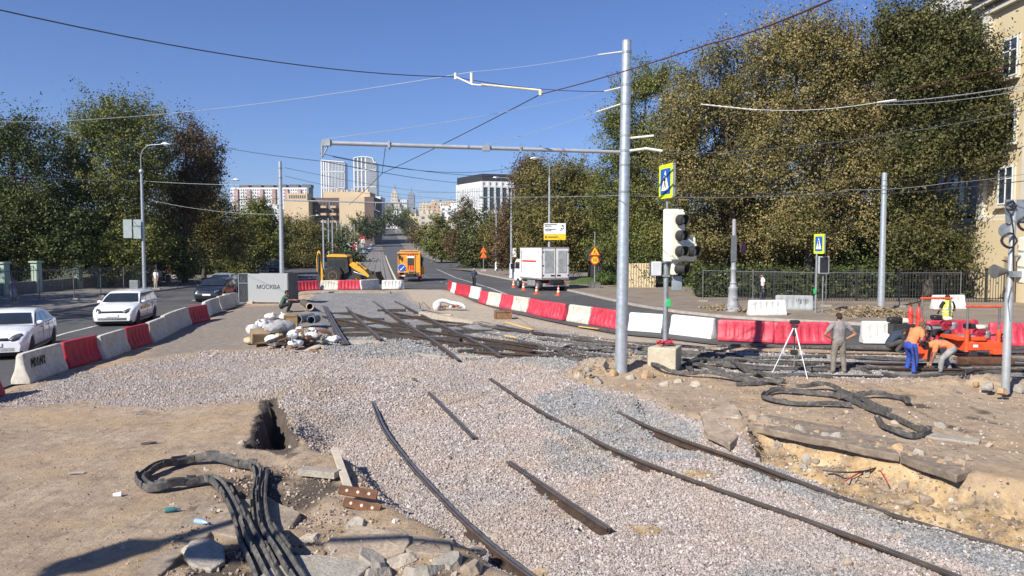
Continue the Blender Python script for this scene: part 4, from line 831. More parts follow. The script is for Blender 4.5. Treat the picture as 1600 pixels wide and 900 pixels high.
# generic pole / lamp
def pole(name, px, py, top, r0, r1, label, mat=galv, Y=None, cat='pole', group=None, lean=0, plinth=0):
    g = G(px, py) if Y is None else D(px, py, Y); z0 = 0.1 if Y is None else float(tz(g.x, g.y)); h = Zat(px, top, g.y)-z0
    e = empty(name, (g.x, g.y, z0), 0, label, cat, group); b = MB(); b.tube([(0,0,0), (0,0,h)], [r0, r1], 14); b.build('shaft', mat, e, smooth=60)
    if plinth: b = MB(); b.lathe([(r0*2.1,0),(r0*2.1,.15),(r0*1.7,.25),(r0*1.55,plinth*.9),(r0*1.05,plinth)], 16); b.build('base_cover', mat, e, smooth=50)
    return e, h
def curved_lamp(e, h, dx, up, mat=galvd, dy=0, hs=1):
    b = MB(); P = [(0,0,h-.1), (0,0,h+up*.55), (dx*.12,dy*.12,h+up*.8), (dx*.4,dy*.4,h+up*.97), (dx,dy,h+up)]; b.tube(catmull(P, 4), .045, 8); b.build('arm', mat, e, smooth=60)
    b = MB(); s_ = 1 if dx > 0 else -1; b.tube([(0,0,0),(.15*s_,0,.04),(.45*s_,0,.05),(.75*s_,0,0)], [.05,.1,.12,.05], 10); o = b.build('lamp_head', galv, e, smooth=60); o.location = (dx, dy, h+up); o.scale = (hs,)*3
    b = MB(); b.ico((0,0,0), (.2,.09,.05), sub=2); g = b.build('lamp_glass', lampglass, o, smooth=80); g.location = (.4*s_,0,-.05)
e, h = pole('street_lamp', 226, 456, 268, .15, .09, 'tall street lamp with a globe below its curved arm, left of the road', cat='street lamp', group='street lamps'); curved_lamp(e, h, 1.75, 2.1, dy=-.3)
b = MB(); b.ico((0,0,h), .2, sub=2); b.build('globe', galv, e, smooth=80)
for k, (x0, x1, y0, y1) in enumerate(((192,207,343,372),(208,221,343,353),(208,221,354,373))):
    A = D(x0, y0, e.location.y-.3); B_ = D(x1, y1, e.location.y-.3); b = MB(); c_ = (A+B_)/2-Vector(e.location); b.box(c_, (B_.x-A.x-.03, .05, A.z-B_.z)); b.build('sign_back', M('sign_back', (.30,.36,.38), .6, .1, .1), e, bevel=.01)
e, h = pole('street_lamp', 340, 428, 312, .14, .08, 'second street lamp with a curved arm, beside the olive tree', cat='street lamp', group='street lamps'); curved_lamp(e, h, 2.3, 2.6, hs=1.3)
b = MB(); b.box((-.3,0,2.9), (.6,.08,1.0)); b.build('notice_panel', white, e)
e, h = pole('street_lamp', 799, 436, 300, .15, .085, 'street lamp left of the white truck with its arm bent over the road', cat='street lamp', group='street lamps', plinth=1.7); curved_lamp(e, h, -1.3, 1.6)
b = MB(); b.box((.35,-.05,2.9), (.42,.05,1.0)); b.build('notice_panel', white, e)
e, h = pole('street_lamp', 775.5, 424, 318, .14, .07, 'slim street lamp with a yellow diamond and a blue disc', cat='street lamp', group='street lamps', plinth=1.4); curved_lamp(e, h, -1.9, .9)
Yl = e.location.y; ys_ = M('sign_yellow', (.8,.52,.02), .45, 0, .05); wsn = M('sign_white', (.78,.79,.78), .5, 0, .05, 2); bsn = M('sign_blue', (.02,.10,.42), .4, 0, .05, 2); osn = M('sign_orange', (.80,.22,.02), .5, 0, .06, 2); rsn = M('sign_red', (.62,.03,.02), .5, 0, .05, 2)
def flat(parent, poly, y, mat, name, th=.02):
    b = MB(); b.prism(poly, th); o = b.build(name, mat, parent, smooth=0); o.location = (0, y, 0); return o
def circ(cx, cz, r, k=24): return [(cx+r*math.cos(2*PI*i/k), cz+r*math.sin(2*PI*i/k)) for i in range(k)]
z = Zat(776, 388, Yl)-.1; flat(e, [(-.45,z),(0,z-.45),(.45,z),(0,z+.45)], -.12, wsn, 'diamond_sign'); flat(e, [(-.3,z),(0,z-.3),(.3,z),(0,z+.3)], -.135, ys_, 'diamond_centre')
z = Zat(776, 396.5, Yl)-.1; flat(e, circ(0, z, .35), -.12, bsn, 'blue_disc'); flat(e, [(-.05,z-.2),(.05,z-.2),(.05,z+.02),(.2,z+.05),(.2,z+.13),(-.05,z+.1)], -.135, wsn, 'arrow')
e, h = pole('street_lamp', 858, 445, 276, .15, .08, 'street lamp behind the white truck carrying the route board', cat='street lamp', group='street lamps'); curved_lamp(e, h, -.9, 1.7, hs=1.2)
Yl = e.location.y; A = D(849.5, 349, Yl); B_ = D(883.5, 375, Yl); x0, x1 = A.x-e.location.x, B_.x-e.location.x; z1, z0 = A.z-.1, B_.z-.1; zm = z0+(z1-z0)*.36
sb = flat(e, [(x0,zm),(x1,zm),(x1,z1),(x0,z1)], -.25, wsn, 'route_board', .05); flat(e, [(x0,z0),(x1,z0),(x1,zm-.005),(x0,zm-.005)], -.25, ys_, 'yellow_board', .05)
b = MB()
for (u, v, wd) in ((.05,.92,.55),(.05,.83,.3),(.05,.64,.5),(.05,.55,.28)): b.box((x0+(x1-x0)*(u+wd/2), -.28, z0+(z1-z0)*v), ((x1-x0)*wd, .012, .07))
for k in range(9): b.box((x0+(x1-x0)*(.72+.2*random.random()), -.28, z0+(z1-z0)*(.58+.3*random.random())), (.16, .012, .06), (0, random.random()*3, 0))
for k in range(9): b.box((x0+(x1-x0)*(.2+.05*k), -.28, z0+(z1-z0)*.17), (.07, .012, .12))
b.box((x0+(x1-x0)*.1, -.28, z0+(z1-z0)*.17), (.13,.012,.22)); b.build('printed_lines', black, e)
e, h = pole('street_lamp', 482, 414, 346, .13, .09, 'slim distant street lamp left of the backhoe', cat='street lamp', group='street lamps'); curved_lamp(e, h, 1.6, 1.2)
# masts
e, h = pole('steel_mast', 441, 462, 252, .175, .125, 'shorter galvanised mast rising behind the grey booth, left of the works', cat='mast', group='galvanised tram masts')
Yl = e.location.y; A = D(443,313,Yl)-Vector(e.location); B_ = D(648,318,Yl+1)-Vector(e.location); b = MB(); b.tube([A, B_], .05, 10); b.build('boom', galvd, e); b = MB()
for zz in (h-.5, h-1.2, h-3.2): bandclamp(b, zz, .14)
b.build('clamp_band', galvd, e)
for t in (.35, .7, .98):
    q = A.lerp(B_, t); b = MB(); b.tube([q, q-Vector((.1,0,.5)), q-Vector((-.3,0,.7))], .03, 6); b.build('wire_hanger', galvd, e)
e, h = pole('steel_mast', 1376, 489, 270, .18, .13, 'galvanised mast rising into the yellowing tree on the right', cat='mast', group='galvanised tram masts')
b = MB(); bandclamp(b, Zat(1380,296,e.location.y)-.1, .15); bandclamp(b, Zat(1380,290,e.location.y)-.1, .15); b.build('clamp_band', galvd, e)
# far poles
for i, (px, py, tp) in enumerate([(506,421,343),(514,414,341),(520,412,345),(527,410,346),(534,407,343),(541,404,350),(548,402,352),(554,400,350)]):
    e, h = pole('tram_pole', px, py, tp, .16, .12, 'far-off grey pole standing among the poles left of the tram bed', cat='pole', group='far poles left of the tram bed'); e.rotation_euler = (0,0,0)
for i, (px, py, tp) in enumerate([(669,405,349),(660,401,350),(653,398,352),(646,396,352),(641,394,354),(636,392,355)]): pole('tram_pole', px, py, tp, .16, .12, 'far-off grey pole standing right of the tram bed', cat='pole', group='far poles right of the tram bed')
e, h = pole('sign_post', 679, 409, 350, .14, .1, 'pole with an orange sign over a purple disc, far down the right kerb', cat='sign post', group='sign posts'); z = Zat(680, 383.5, e.location.y)-.1; flat(e, [(-.4,z-.4),(.4,z-.4),(.4,z+.4),(-.4,z+.4)], -.2, ys_, 'square_sign'); z = Zat(680, 388.5, e.location.y)-.1; flat(e, circ(0,z,.42), -.2, M('sign_purple', (.16,.05,.25), .5), 'round_sign'); z -= 1; flat(e, [(-.4,z-.4),(.4,z-.4),(.4,z+.2),(-.4,z+.2)], -.2, wsn, 'plate')
def digger(parent, cx, cz, s, y):      # pictogram of a man digging
    b = MB(); b.prism(circ(cx-.02*s, cz+.27*s, .07*s, 10), .012)
    for a, c, wd in (((.0,.2),(-.12,-.02),.1), ((-.12,-.02),(-.22,-.28),.07), ((-.1,-.02),(.02,-.28),.07), ((.0,.18),(.14,.02),.05), ((-.08,.1),(.22,-.1),.03)):
        d = Vector((c[0]-a[0], c[1]-a[1])); q = Vector((-d.y, d.x)).normalized()*wd/2; b.prism([(cx+(a[0]+q.x)*s, cz+(a[1]+q.y)*s), (cx+(c[0]+q.x)*s, cz+(c[1]+q.y)*s), (cx+(c[0]-q.x)*s, cz+(c[1]-q.y)*s), (cx+(a[0]-q.x)*s, cz+(a[1]-q.y)*s)][::-1], .012)
    b.prism([(cx+.1*s,cz-.28*s),(cx+.38*s,cz-.28*s),(cx+.26*s,cz-.12*s)], .012); o = b.build('pictogram', black, parent, smooth=0); o.location = (0, y, 0)
def tri(cz, s): return [(-s*.5, cz-s*.3), (s*.5, cz-s*.3), (0, cz+s*.56)]
e, h = pole('sign_post', 755.5, 425, 384, .04, .04, 'post with two orange warning triangles one above the other', cat='sign post', group='sign posts')
for py in (391.5, 399.5):
    z = Zat(755, py, e.location.y)-.1; flat(e, tri(z, 1.05), -.06, rsn, 'warning_triangle'); flat(e, tri(z, .82), -.075, osn, 'triangle_centre'); digger(e, 0, z, .6, -.09)
b = MB(); b.box((0,0,.15), (.9,.5,.3), top=.8); b.build('footing', conc, e)
# roadworks sign with 50 on a weighted base
e, h = pole('sign_post', 929, 452, 362, .035, .03, 'roadworks sign with a digging man above a round 50 sign, on a dark block', cat='sign post', group='sign posts'); Yl = e.location.y
z = Zat(929, 394, Yl)-.1; flat(e, tri(z, .92), -.06, rsn, 'warning_triangle'); flat(e, tri(z, .70), -.075, ys_, 'triangle_centre'); digger(e, 0, z, .55, -.09)
z = Zat(929, 406.5, Yl)-.1; flat(e, circ(0, z, .38), -.06, rsn, 'speed_disc'); flat(e, circ(0, z, .29), -.075, ys_, 'disc_centre'); text('50', .4, black, e, (0,-.095,z), (PI/2,0,0))
b = MB(); b.box((0,0,.25), (1.05,.6,.5), top=.85); b.box((-.42,-.28,.2), (.1,.12,.4)); b.box((.42,-.28,.2), (.1,.12,.4)); b.build('ballast_block', M('dark_block', (.10,.10,.10), .8, 0, .5, 3, (.3,.29,.27), .5), e)
# ---- pedestrian crossing sign (yellow frame, blue square, white triangle, walking figure)
ygr = M('sign_fluo', (.62,.78,.02), .5, 0, .04, 2)
def rsq(wd, hg, r=.05, cz=0):
    P = []
    for cx, cy, a0 in ((wd/2-r, hg/2-r, 0), (-wd/2+r, hg/2-r, 90), (-wd/2+r, -hg/2+r, 180), (wd/2-r, -hg/2+r, 270)):
        for k in range(5): a = R(a0+k*22.5); P.append((cx+r*math.cos(a), cz+cy+r*math.sin(a)))
    return P
def pedsign(parent, loc, rz, wd, hg, depth=.08):
    s_ = MB(); s_.prism(rsq(wd, hg), depth); o = s_.build('crossing_sign', M('sign_grey_edge', (.35,.36,.37), .5, .3), parent, smooth=0); o.location = loc; o.rotation_euler = (0,0,rz)
    flat(o, rsq(wd*.985, hg*.99), -depth/2-.004, ygr, 'yellow_border', .01); flat(o, rsq(wd*.70, hg*.74, .02), -depth/2-.014, bsn, 'blue_field', .01); k = hg*.74
    flat(o, [(-wd*.26, -k*.36), (wd*.26, -k*.36), (0, k*.42)], -depth/2-.024, wsn, 'white_triangle', .01)
    b = MB(); s = hg*.62; b.prism(circ(.0, s*.26, s*.05, 10), .01)
    for a, c, t in (((0,.2),(0,.0),.09), ((0,0),(-.13,-.3),.05), ((0,0),(.12,-.3),.05), ((0,.18),(-.12,.02),.035), ((0,.18),(.1,.04),.035)):
        d = Vector((c[0]-a[0], c[1]-a[1])); q = Vector((-d.y, d.x)).normalized()*t/2; b.prism([((a[0]+q.x)*s*.8, (a[1]+q.y)*s), ((c[0]+q.x)*s*.8, (c[1]+q.y)*s), ((c[0]-q.x)*s*.8, (c[1]-q.y)*s), ((a[0]-q.x)*s*.8, (a[1]-q.y)*s)], .01)
    p_ = b.build('walking_figure', black, o, smooth=0); p_.location = (0, -depth/2-.034, 0)
    for q in (-.3, -.15, .02, .17):
        pass
    return o
def visor(parent, loc, rz, r=.155, L=.3, lens=black, body=cream):
    b = MB(); k = 18; i0 = []; a0, a1 = -.25*PI, 1.25*PI
    for u, rr in ((0, r), (-L, r*.98)):
        i0.append(b.pts([(rr*math.cos(a0+(a1-a0)*j/k), u*(1 if 0 < j/k < 1 else .6), rr*math.sin(a0+(a1-a0)*j/k)) for j in range(k+1)]+[(rr*.92*math.cos(a0+(a1-a0)*j/k), u, rr*.92*math.sin(a0+(a1-a0)*j/k)) for j in range(k+1)]))
    A, B_ = i0
    for j in range(k): b.face(A+j, A+j+1, B_+j+1, B_+j); q = k+1; b.face(A+q+j+1, A+q+j, B_+q+j, B_+q+j+1); b.face(B_+j, B_+j+1, B_+q+j+1, B_+q+j)
    o = b.build('visor', M('visor_black', (.025,.025,.025), .6), parent, smooth=60); o.location = loc; o.rotation_euler = (0,0,rz)
    b = MB(); b.prism(circ(0,0,r*.9,20), .03); g = b.build('lens', lens, o, smooth=0); g.location = (0,.0,0)
lensr = M('lens_red_dark', (.10,.02,.015), .25); lensd = M('lens_dark', (.03,.025,.02), .25)
# main signal post on the concrete block
bb_ = G(1040, 577, .03); post = empty('traffic_light', (bb_.x-.02, bb_.y, bb_.z), 0, 'cream L-shaped traffic light on a grey post above the concrete footing block', 'traffic light', 'signal posts'); Yp = post.location.y; z0 = post.location.z
zp = lambda py: Zat(1040, py, Yp)-z0
b = MB(); b.tube([(0,0,.5), (0,0,zp(400))], [.075,.072], 14); b.tube([(0,0,zp(400)), (0.02,0,zp(262))], [.035,.03], 10); b.build('post', galvd, post, smooth=60)
pedsign(post, (-.02,-.1,zp(284)), R(-75), .86, .98)
hd = empty('signal_head', (.28,-.18,0), R(8)); hd.parent = post
Lp = [(-.40,zp(408)),(.50,zp(408)),(.53,zp(406)),(.53,zp(372)),(.50,zp(370)),(.17,zp(370)),(.17,zp(329)),(.14,zp(327)),(-.40,zp(327)),(-.43,zp(329)),(-.43,zp(406))]
flat(hd, Lp, .0, M('backboard', (.80,.80,.70), .5, 0, .04, 2), 'backboard', .02)
sz = (zp(333)-zp(405))/3
for i, (cx, cz, ln) in enumerate(((-.03, zp(345), lensd), (-.03, zp(369), lensr), (-.03, zp(393), lensd), (.33, zp(393), lensd))):
    b = MB(); b.box((0,0,0), (.38, .12, .46)); o = b.build('signal_section', cream, hd, bevel=.015); o.location = (cx-.0, -.1, cz); visor(o, (.02,-.08,0), R(22), r=.165, L=.25, lens=ln)
b = MB(); b.box((0,.12,0), (.1,.2,zp(330)-zp(400))); o = b.build('mounting_rail', galvd, hd); o.location = (-.1,0,zp(368))
sh = empty('lower_signal', (0,0,zp(420))); sh.parent = post
b = MB(); b.box((-.28,.1,0), (.3,.3,.42)); b.build('rear_housing', M('housing_pale', (.52,.55,.57), .5, 0, .1), sh, bevel=.03)
b = MB(); b.box((.22,.0,.02), (.2,.3,.4)); o = b.build('signal_section', cream, sh, bevel=.03); visor(o, (.3,-.15,0), R(40), r=.15, L=.34, lens=lensd)
b = MB(); b.box((.33,.05,-.42), (.32,.03,.42), (0,0,.2)); b.build('mirror_back', M('housing_blue', (.28,.33,.36), .5), sh, bevel=.01)
b = MB(); b.box((0,0,-.2), (.2,.2,.06)); b.box((0,0,.2), (.2,.2,.06)); b.build('bracket', galvd, sh)
b = MB(); b.box((.07,-.07,zp(473)), (.12,.09,.22)); b.build('push_button', M('green_box', (.02,.45,.12), .5), post, bevel=.01)
b = MB()
for k in range(16): a = random.uniform(0, 6.28); b.box((.13*math.cos(a), .13*math.sin(a), .78+random.uniform(0,.06)), (.28,.05,.04), (random.uniform(-.4,.4), random.uniform(-.4,.4), a+random.uniform(-1,1)))
b.build('barrier_tape', brd, post)
blk = MB(); blk.box((0,0,.36), (.82,.85,.74)); o = blk.build('footing_block', M('block_concrete', (.46,.41,.31), .9, 0, .15, 3, (.28,.23,.17), .5, .6, 20), bevel=.03); o.location = (bb_.x-.03, bb_.y, bb_.z-.05); o.rotation_euler = (0,0,R(-24)); tag(o, 'square concrete footing block under the traffic light post', 'concrete block')
# second signal post on the far pavement
e, h = pole('signal_post', 1274, 492, 396, .06, .05, 'far signal post with a small crossing sign and a green button', cat='traffic light', group='signal posts', mat=galvd); Yl = e.location.y; zq = lambda py: Zat(1274, py, Yl)-.1
pedsign(e, (.12,-.05,zq(381)), R(-74), .8, 1.05); b = MB(); b.box((.35,0,zq(414)), (.56,.25,.92)); o = b.build('signal_back', M('housing_rim', (.4,.42,.43), .5), e, bevel=.02); b = MB(); b.box((.35,-.13,zq(414)), (.44,.03,.8)); b.build('dark_panel', black, o)
b = MB(); b.tube([(.38,.05,-.1),(.38,.05,zq(428))], .03, 8); b.build('support', galvd, e); b = MB(); b.box((-.08,-.06,zq(455)), (.12,.1,.24)); b.build('push_button', M('green_box'), e)
# ornate cast base lamp
g = G(1145, 490); e = empty('cast_iron_lamp_post', (g.x, g.y, .1), 0, 'old ornate cast-iron lamp post base with a no-stopping disc, by the fence', 'lamp post'); pmc = M('cast_grey', (.30,.31,.33), .6, .1, .12, 4)
b = MB(); k = 1.0; b.lathe([(.38,0),(.38,.2),(.33,.26),(.34,.34),(.30,.45),(.235,1.15),(.26,1.2),(.26,1.3),(.19,1.38),(.16,1.5),(.19,1.56),(.14,1.64),(.13,2.2),(.17,2.3),(.13,2.4),(.12,2.95),(.15,3.0),(.12,3.1),(.1,4.9),(.09,5.0)], 20); b.build('shaft', pmc, e, smooth=40)
b = MB(); b.lathe([(.1,0),(.14,.02),(.1,.04)], 12); o = b.build('hatch', pmc, e); o.location = (0,-.26,.75); o.rotation_euler = (PI/2,0,0)
nz = Zat(1153, 388, g.y)-.1; sg_ = empty('no_stopping_sign', (.2,0,0), R(48)); sg_.parent = e; e0_ = e; e = sg_; rsn_ = rsn; rsn = M('shaded_sign_red', (.16,.03,.04), .6); bsn_ = bsn; bsn = M('shaded_sign_blue', (.015,.03,.12), .6); o = flat(e, circ(.25, nz, .36), -.2, rsn, 'no_stopping_disc'); flat(e, circ(.25, nz, .28), -.215, bsn, 'disc_centre')  # disc in darker red and blue, tree shade put into the colour
b = MB(); b.box((.25,-.232,nz), (.5,.01,.06), (0,PI/4,0)); b.box((.25,-.236,nz), (.5,.008,.06), (0,-PI/4,0)); b.build('cross_bars', rsn, e); e = e0_; rsn = rsn_; bsn = bsn_; b = MB(); b.box((-.05,-.15,nz), (.3,.03,1.4)); b.build('plate', M('fence_grey', (.12,.13,.14), .6), e)
# right sensor mast
g = GZ(1571, 608); e = empty('sensor_mast', (g.x, g.y, g.z-.1), 0, 'grey utility mast at the right edge with cable coils and a loudspeaker', 'mast'); Yl = g.y; zr = lambda py: Zat(1578, py, Yl)-g.z+.1; hh = zr(312)
b = MB(); b.tube([(0,0,0), (0,0,hh*.52), (0,0,hh*.53), (.05,0,hh)], [.092,.088,.066,.062], 16); b.build('shaft', M('mast_grey', (.36,.38,.39), .5, .3, .12, 5), e, smooth=60)
b = MB(); b.prism([(-.22,0),(.2,0),(.24,.55),(-.26,.55)][::-1], .05); o = b.build('top_bracket', galvd, e); o.location = (.08,-.02,hh-.55)
b = MB()
for cx, cz, rr in ((-.1,zr(322),.11), (.2,zr(350),.13), (-.12,zr(376),.18)):
    for j in range(3): b.tube([(cx+(rr-.012*j)*math.cos(t*PI/8), -.12-.012*j+(.03*math.sin(t)), cz+(rr-.012*j)*math.sin(t*PI/8)*(1.25 if cx > 0 else 1)) for t in range(17)], .016, 6)
b.tube(catmull([(-.1,-.1,zr(335)), (-.05,-.14,zr(360)), (-.02,-.13,zr(400)), (.02,-.12,zr(440))]), .018, 6); b.build('cable_coil', black, e)
o = flat(e, circ(-.12, zr(360), .17), .02, galvd, 'round_sign_back', .02)
b = MB(); b.lathe([(.05,0),(.09,.12),(.16,.3),(.17,.32)], 16); o = b.build('horn_speaker', M('horn_dark', (.12,.12,.12), .5), e); o.location = (-.1,-.05,zr(424)); o.rotation_euler = (PI/2, 0, -1.5)
b = MB(); b.tube([(0,0,zr(430)), (.35,0,zr(432))], .04, 8); b.box((.1,-.1,zr(428)), (.3,.14,.14)); b.tube([(-.02,-.1,zr(500)), (-.12,-.14,zr(470)), (-.02,-.1,zr(445))], .012, 6); b.build('side_arm', galvd, e)
b = MB(); b.tube([(0,-.1,zr(400)),(.3,-.1,zr(400))], .03); b.build('signal_arm', galvd, e)
for k in range(3): b = MB(); b.box((0,0,0), (.34,.3,.36)); o = b.build('signal_section', cream, e, bevel=.05); o.location = (.34,-.1,zr(382)-.37*k); visor(o, (0,-.15,0), R(60), r=.14, L=.22, lens=lensd)

# mast standing just outside the frame on the left; its shadow lies across the bottom of the view
e = empty('steel_mast', (-10.4, 1.7, -.05), 0, 'mast outside the frame whose shadow falls over the soil at bottom left', 'mast', 'galvanised tram masts'); b = MB(); b.tube([(0,0,0),(0,0,8.2)], [.14,.1], 14); b.build('shaft', galv, e, smooth=60)
b = MB(); b.tube([(0,0,7.45),(3.8,.0,7.35)], .06, 10); b.build('boom', galvd, e, smooth=60); b = MB(); b.box((-.1,0,7.0), (.5,.3,.7)); b.box((1.2,0,7.1), (.9,.08,.5)); b.build('junction_box', galvd, e, bevel=.02)
# ================================================================ CARS
def smooth_mesh(o, lv=1):
    s = o.modifiers.new('sub', 'SUBSURF'); s.levels = lv; s.render_levels = lv
def lerp_tab(tab, x):
    for (a, va), (b, vb) in zip(tab[:-1], tab[1:]):
        if x <= b: return va+(vb-va)*max(0, (x-a))/(b-a)
    return tab[-1][1]
def car(label, paint, L=4.5, W=1.82, HT=1.46, kind='wagon', plate=True, cat='car', group='cars on the road', name='parked_car', lamps=True):
    """car along +x (front at +x), ground at z=0"""
    e = empty(name, (0,0,0), 0, label, cat, group); a = L/2; wr = .325; wf, wb = a-.85, -a+.82
    if kind == 'sedan': deck = [(-a,.86),(-a+.05,.95),(-a+.15,1.02),(-a+.75,1.05),(-a+1.1,1.0),(wf-.35,.99),(a-1.0,.97),(a-.5,.88),(a-.15,.74),(a,.58)]
    else: deck = [(-a,.84),(-a+.04,.98),(-a+.2,1.02),(wf-.35,1.02),(a-.95,.99),(a-.5,.90),(a-.12,.75),(a,.58)]
    b = MB(); N_ = 64; rows = []
    for i in range(N_+1):
        x = -a+L*i/N_; zt = lerp_tab(deck, x); zl = .2
        tw = 1-.16*max(0, (abs(x)-a+.5)/.5)**2.2
        for wx in (wf, wb):
            d = abs(x-wx)
            if d < wr+.04: zl = max(zl, wr+math.sqrt(max(0, (wr+.04)**2-d*d)))
        if abs(x) > a-.1: zl = max(zl, .26)
        hw = W/2*tw; zm = zl+(zt-zl)*.5
        rows.append(b.pts([(x, -hw*.94, zl), (x, -hw, max(zl+.02, .45 if zl < .44 else zl+.03)), (x, -hw*.995, max(zl+.05, min(.72, zt-.12))), (x, -hw*.955, zt-.06), (x, -hw*.87, zt-.012), (x, -hw*.4, zt+.015), (x, 0, zt+.02),
            (x, hw*.4, zt+.015), (x, hw*.87, zt-.012), (x, hw*.955, zt-.06), (x, hw*.995, max(zl+.05, min(.72, zt-.12))), (x, hw, max(zl+.02, .45 if zl < .44 else zl+.03)), (x, hw*.94, zl)]))
    for r0, r1 in zip(rows[:-1], rows[1:]):
        for j in range(12): b.face(r0+j, r1+j, r1+j+1, r0+j+1)
        b.face(r0+12, r1+12, r1, r0)
    b.face(*[rows[0]+j for j in range(12, -1, -1)][::-1]); b.face(*[rows[-1]+j for j in range(12, -1, -1)])
    b.build('body', paint, e, smooth=38)
    # greenhouse
    if kind == 'sedan': bx = (-a+.62, a-1.32); rx = (-a+1.35, a-2.12)
    else: bx = (-a+.1, a-1.18); rx = (-a+.42, a-2.0)
    zb, zr_ = 1.0, HT; b = MB(); secs = []
    prof = [(bx[0], zb), (bx[0]+(rx[0]-bx[0])*.5, zb+(zr_-zb)*.56), (rx[0], zr_-.05), (rx[0]+.35, zr_-.005), ((rx[0]+rx[1])/2, zr_+.01), (rx[1]-.2, zr_-.02), (rx[1], zr_-.06), (bx[1]+(rx[1]-bx[1])*.5, zb+(zr_-zb)*.52), (bx[1], zb-.02)]
    def hwz(z): return W/2*(.93-.21*max(0, (z-zb)/(zr_-zb))**1.3)
    ring = []
    for x, z in prof:
        q = hwz(z); ring.append(b.pts([(x, -q, z-.0), (x, -q*.9, z+.02), (x, 0, z+.045), (x, q*.9, z+.02), (x, q, z)]))
    for r0, r1 in zip(ring[:-1], ring[1:]):
        for j in range(4): b.face(r0+j, r0+j+1, r1+j+1, r1+j)
    base_l = b.pts([(x, -W/2*.92, zb-.05) for x, z in prof]); base_r = b.pts([(x, W/2*.92, zb-.05) for x, z in prof])
    for k in range(len(prof)-1): b.face(ring[k], ring[k+1], base_l+k+1, base_l+k); b.face(ring[k]+4, base_r+k, base_r+k+1, ring[k+1]+4)
    b.build('roof', paint, e, smooth=35)
    # glass: windscreen, rear window, sides
    def quad(P, nm, off):
        m_ = MB(); i = m_.pts([Vector(q)+Vector(off) for q in P]); j = m_.pts([Vector(q) for q in P]); k = len(P)
        m_.face(*range(i, i+k)); m_.face(*range(j+k-1, j-1, -1))
        for t in range(k): u = (t+1) % k; m_.face(i+t, j+t, j+u, i+u)
        return m_.build(nm, cglass, e, smooth=20)
    def pr(t, f): # interpolate the windscreen line from base to roof
        x0, x1 = (bx[1], rx[1]) if f > 0 else (bx[0], rx[0]); z = zb+(zr_-.08-zb)*t; return x0+(x1-x0)*(t*.96), z
    for f, nm in ((1, 'windscreen'), (-1, 'rear_window')):
        P = []; 
        for t, k in ((.06,.92),(.9,.88)):
            x, z = pr(t, f); q = hwz(z)*k; P.append((x, q, z))
        m_ = MB(); (x0, q0, z0_), (x1, q1, z1_) = P; ii = []
        for s_ in range(7):
            v = -1+2*s_/6; bulge = (1-v*v)*.05
            for (x, q, z) in ((x0,q0,z0_), ((x0+x1)/2+.02*f, (q0+q1)/2, (z0_+z1_)/2+.03), (x1,q1,z1_)): m_.pts([(x+f*(bulge+.015), v*q, z+.03+bulge*.3)])
        for s_ in range(6):
            for t in range(2): k = s_*3+t; F_ = (k, k+3, k+4, k+1); m_.face(*(F_ if f > 0 else F_[::-1]))
        m_.build(nm, cglass, e, smooth=60)
    for s_ in (-1, 1):
        z0_, z1_ = zb+.03, zr_-.1; xb0, xb1 = bx[0]+.18, bx[1]-.2; xt0 = rx[0]+.08; xt1 = rx[1]-.02; cuts = [.0, .36, .68, 1.0] if kind != 'sedan' else [.0, .3, .64, 1.0]
        for u0, u1 in zip(cuts[:-1], cuts[1:]):
            g_ = .025; A0 = xb0+(xb1-xb0)*u0+g_; A1 = xb0+(xb1-xb0)*u1-g_; T0 = xt0+(xt1-xt0)*u0+g_; T1 = xt0+(xt1-xt0)*u1-g_
            quad([(A0, s_*(hwz(z0_)+.004), z0_), (A1, s_*(hwz(z0_)+.004), z0_), (T1, s_*(hwz(z1_)+.006), z1_), (T0, s_*(hwz(z1_)+.006), z1_)][::s_], 'side_window', (0, s_*.008, 0))
        m_ = MB(); m_.ico((0,0,0), (.1,.12,.08), sub=2); o = m_.build('wing_mirror', paint, e, smooth=80); o.location = (bx[1]-.32, s_*(W/2+.05), 1.04)
        m_ = MB()
        for u in (.36, .69):
            x = bx[0]+.1+(bx[1]-bx[0]-.3)*u; m_.box((x, s_*W/2*.998, .68), (.008,.012,.56)); m_.box((x+.16+(.0), s_*(W/2+.006), .86), (.16,.02,.025))
        m_.box(((wf+wb)/2, s_*W/2*.985, .3), (wf-wb-.8, .03, .09)); m_.build('door_line', M('seam_dark', (.03,.03,.035), .5), e)
        for wx in (wf, wb):
            m_ = MB(); m_.lathe([(wr-.07,-.11),(wr,-.085),(wr,.085),(wr-.07,.11)], 28); wh = m_.build('wheel', tyre, e, smooth=40); wh.location = (wx, s_*(W/2-.12), wr); wh.rotation_euler = (-s_*PI/2, 0, 0)
            m_ = MB(); m_.lathe([(.215,-.04),(.225,.075),(.20,.09),(.19,.05),(.06,.05),(.05,.09)], 20)
            for k in range(10): t = k*PI/5; m_.box((.125*math.cos(t), .125*math.sin(t), .075), (.17,.03,.03), (0,0,t))
            m_.build('rim', M('alloy', (.45,.46,.48), .35, .7, .08), wh, smooth=30)
            m_ = MB(); m_.cyl((wx, s_*(W/2-.3), wr), (wx, s_*(W/2-.03), wr), wr+.03, n=20); m_.build('wheel_arch', black, e)
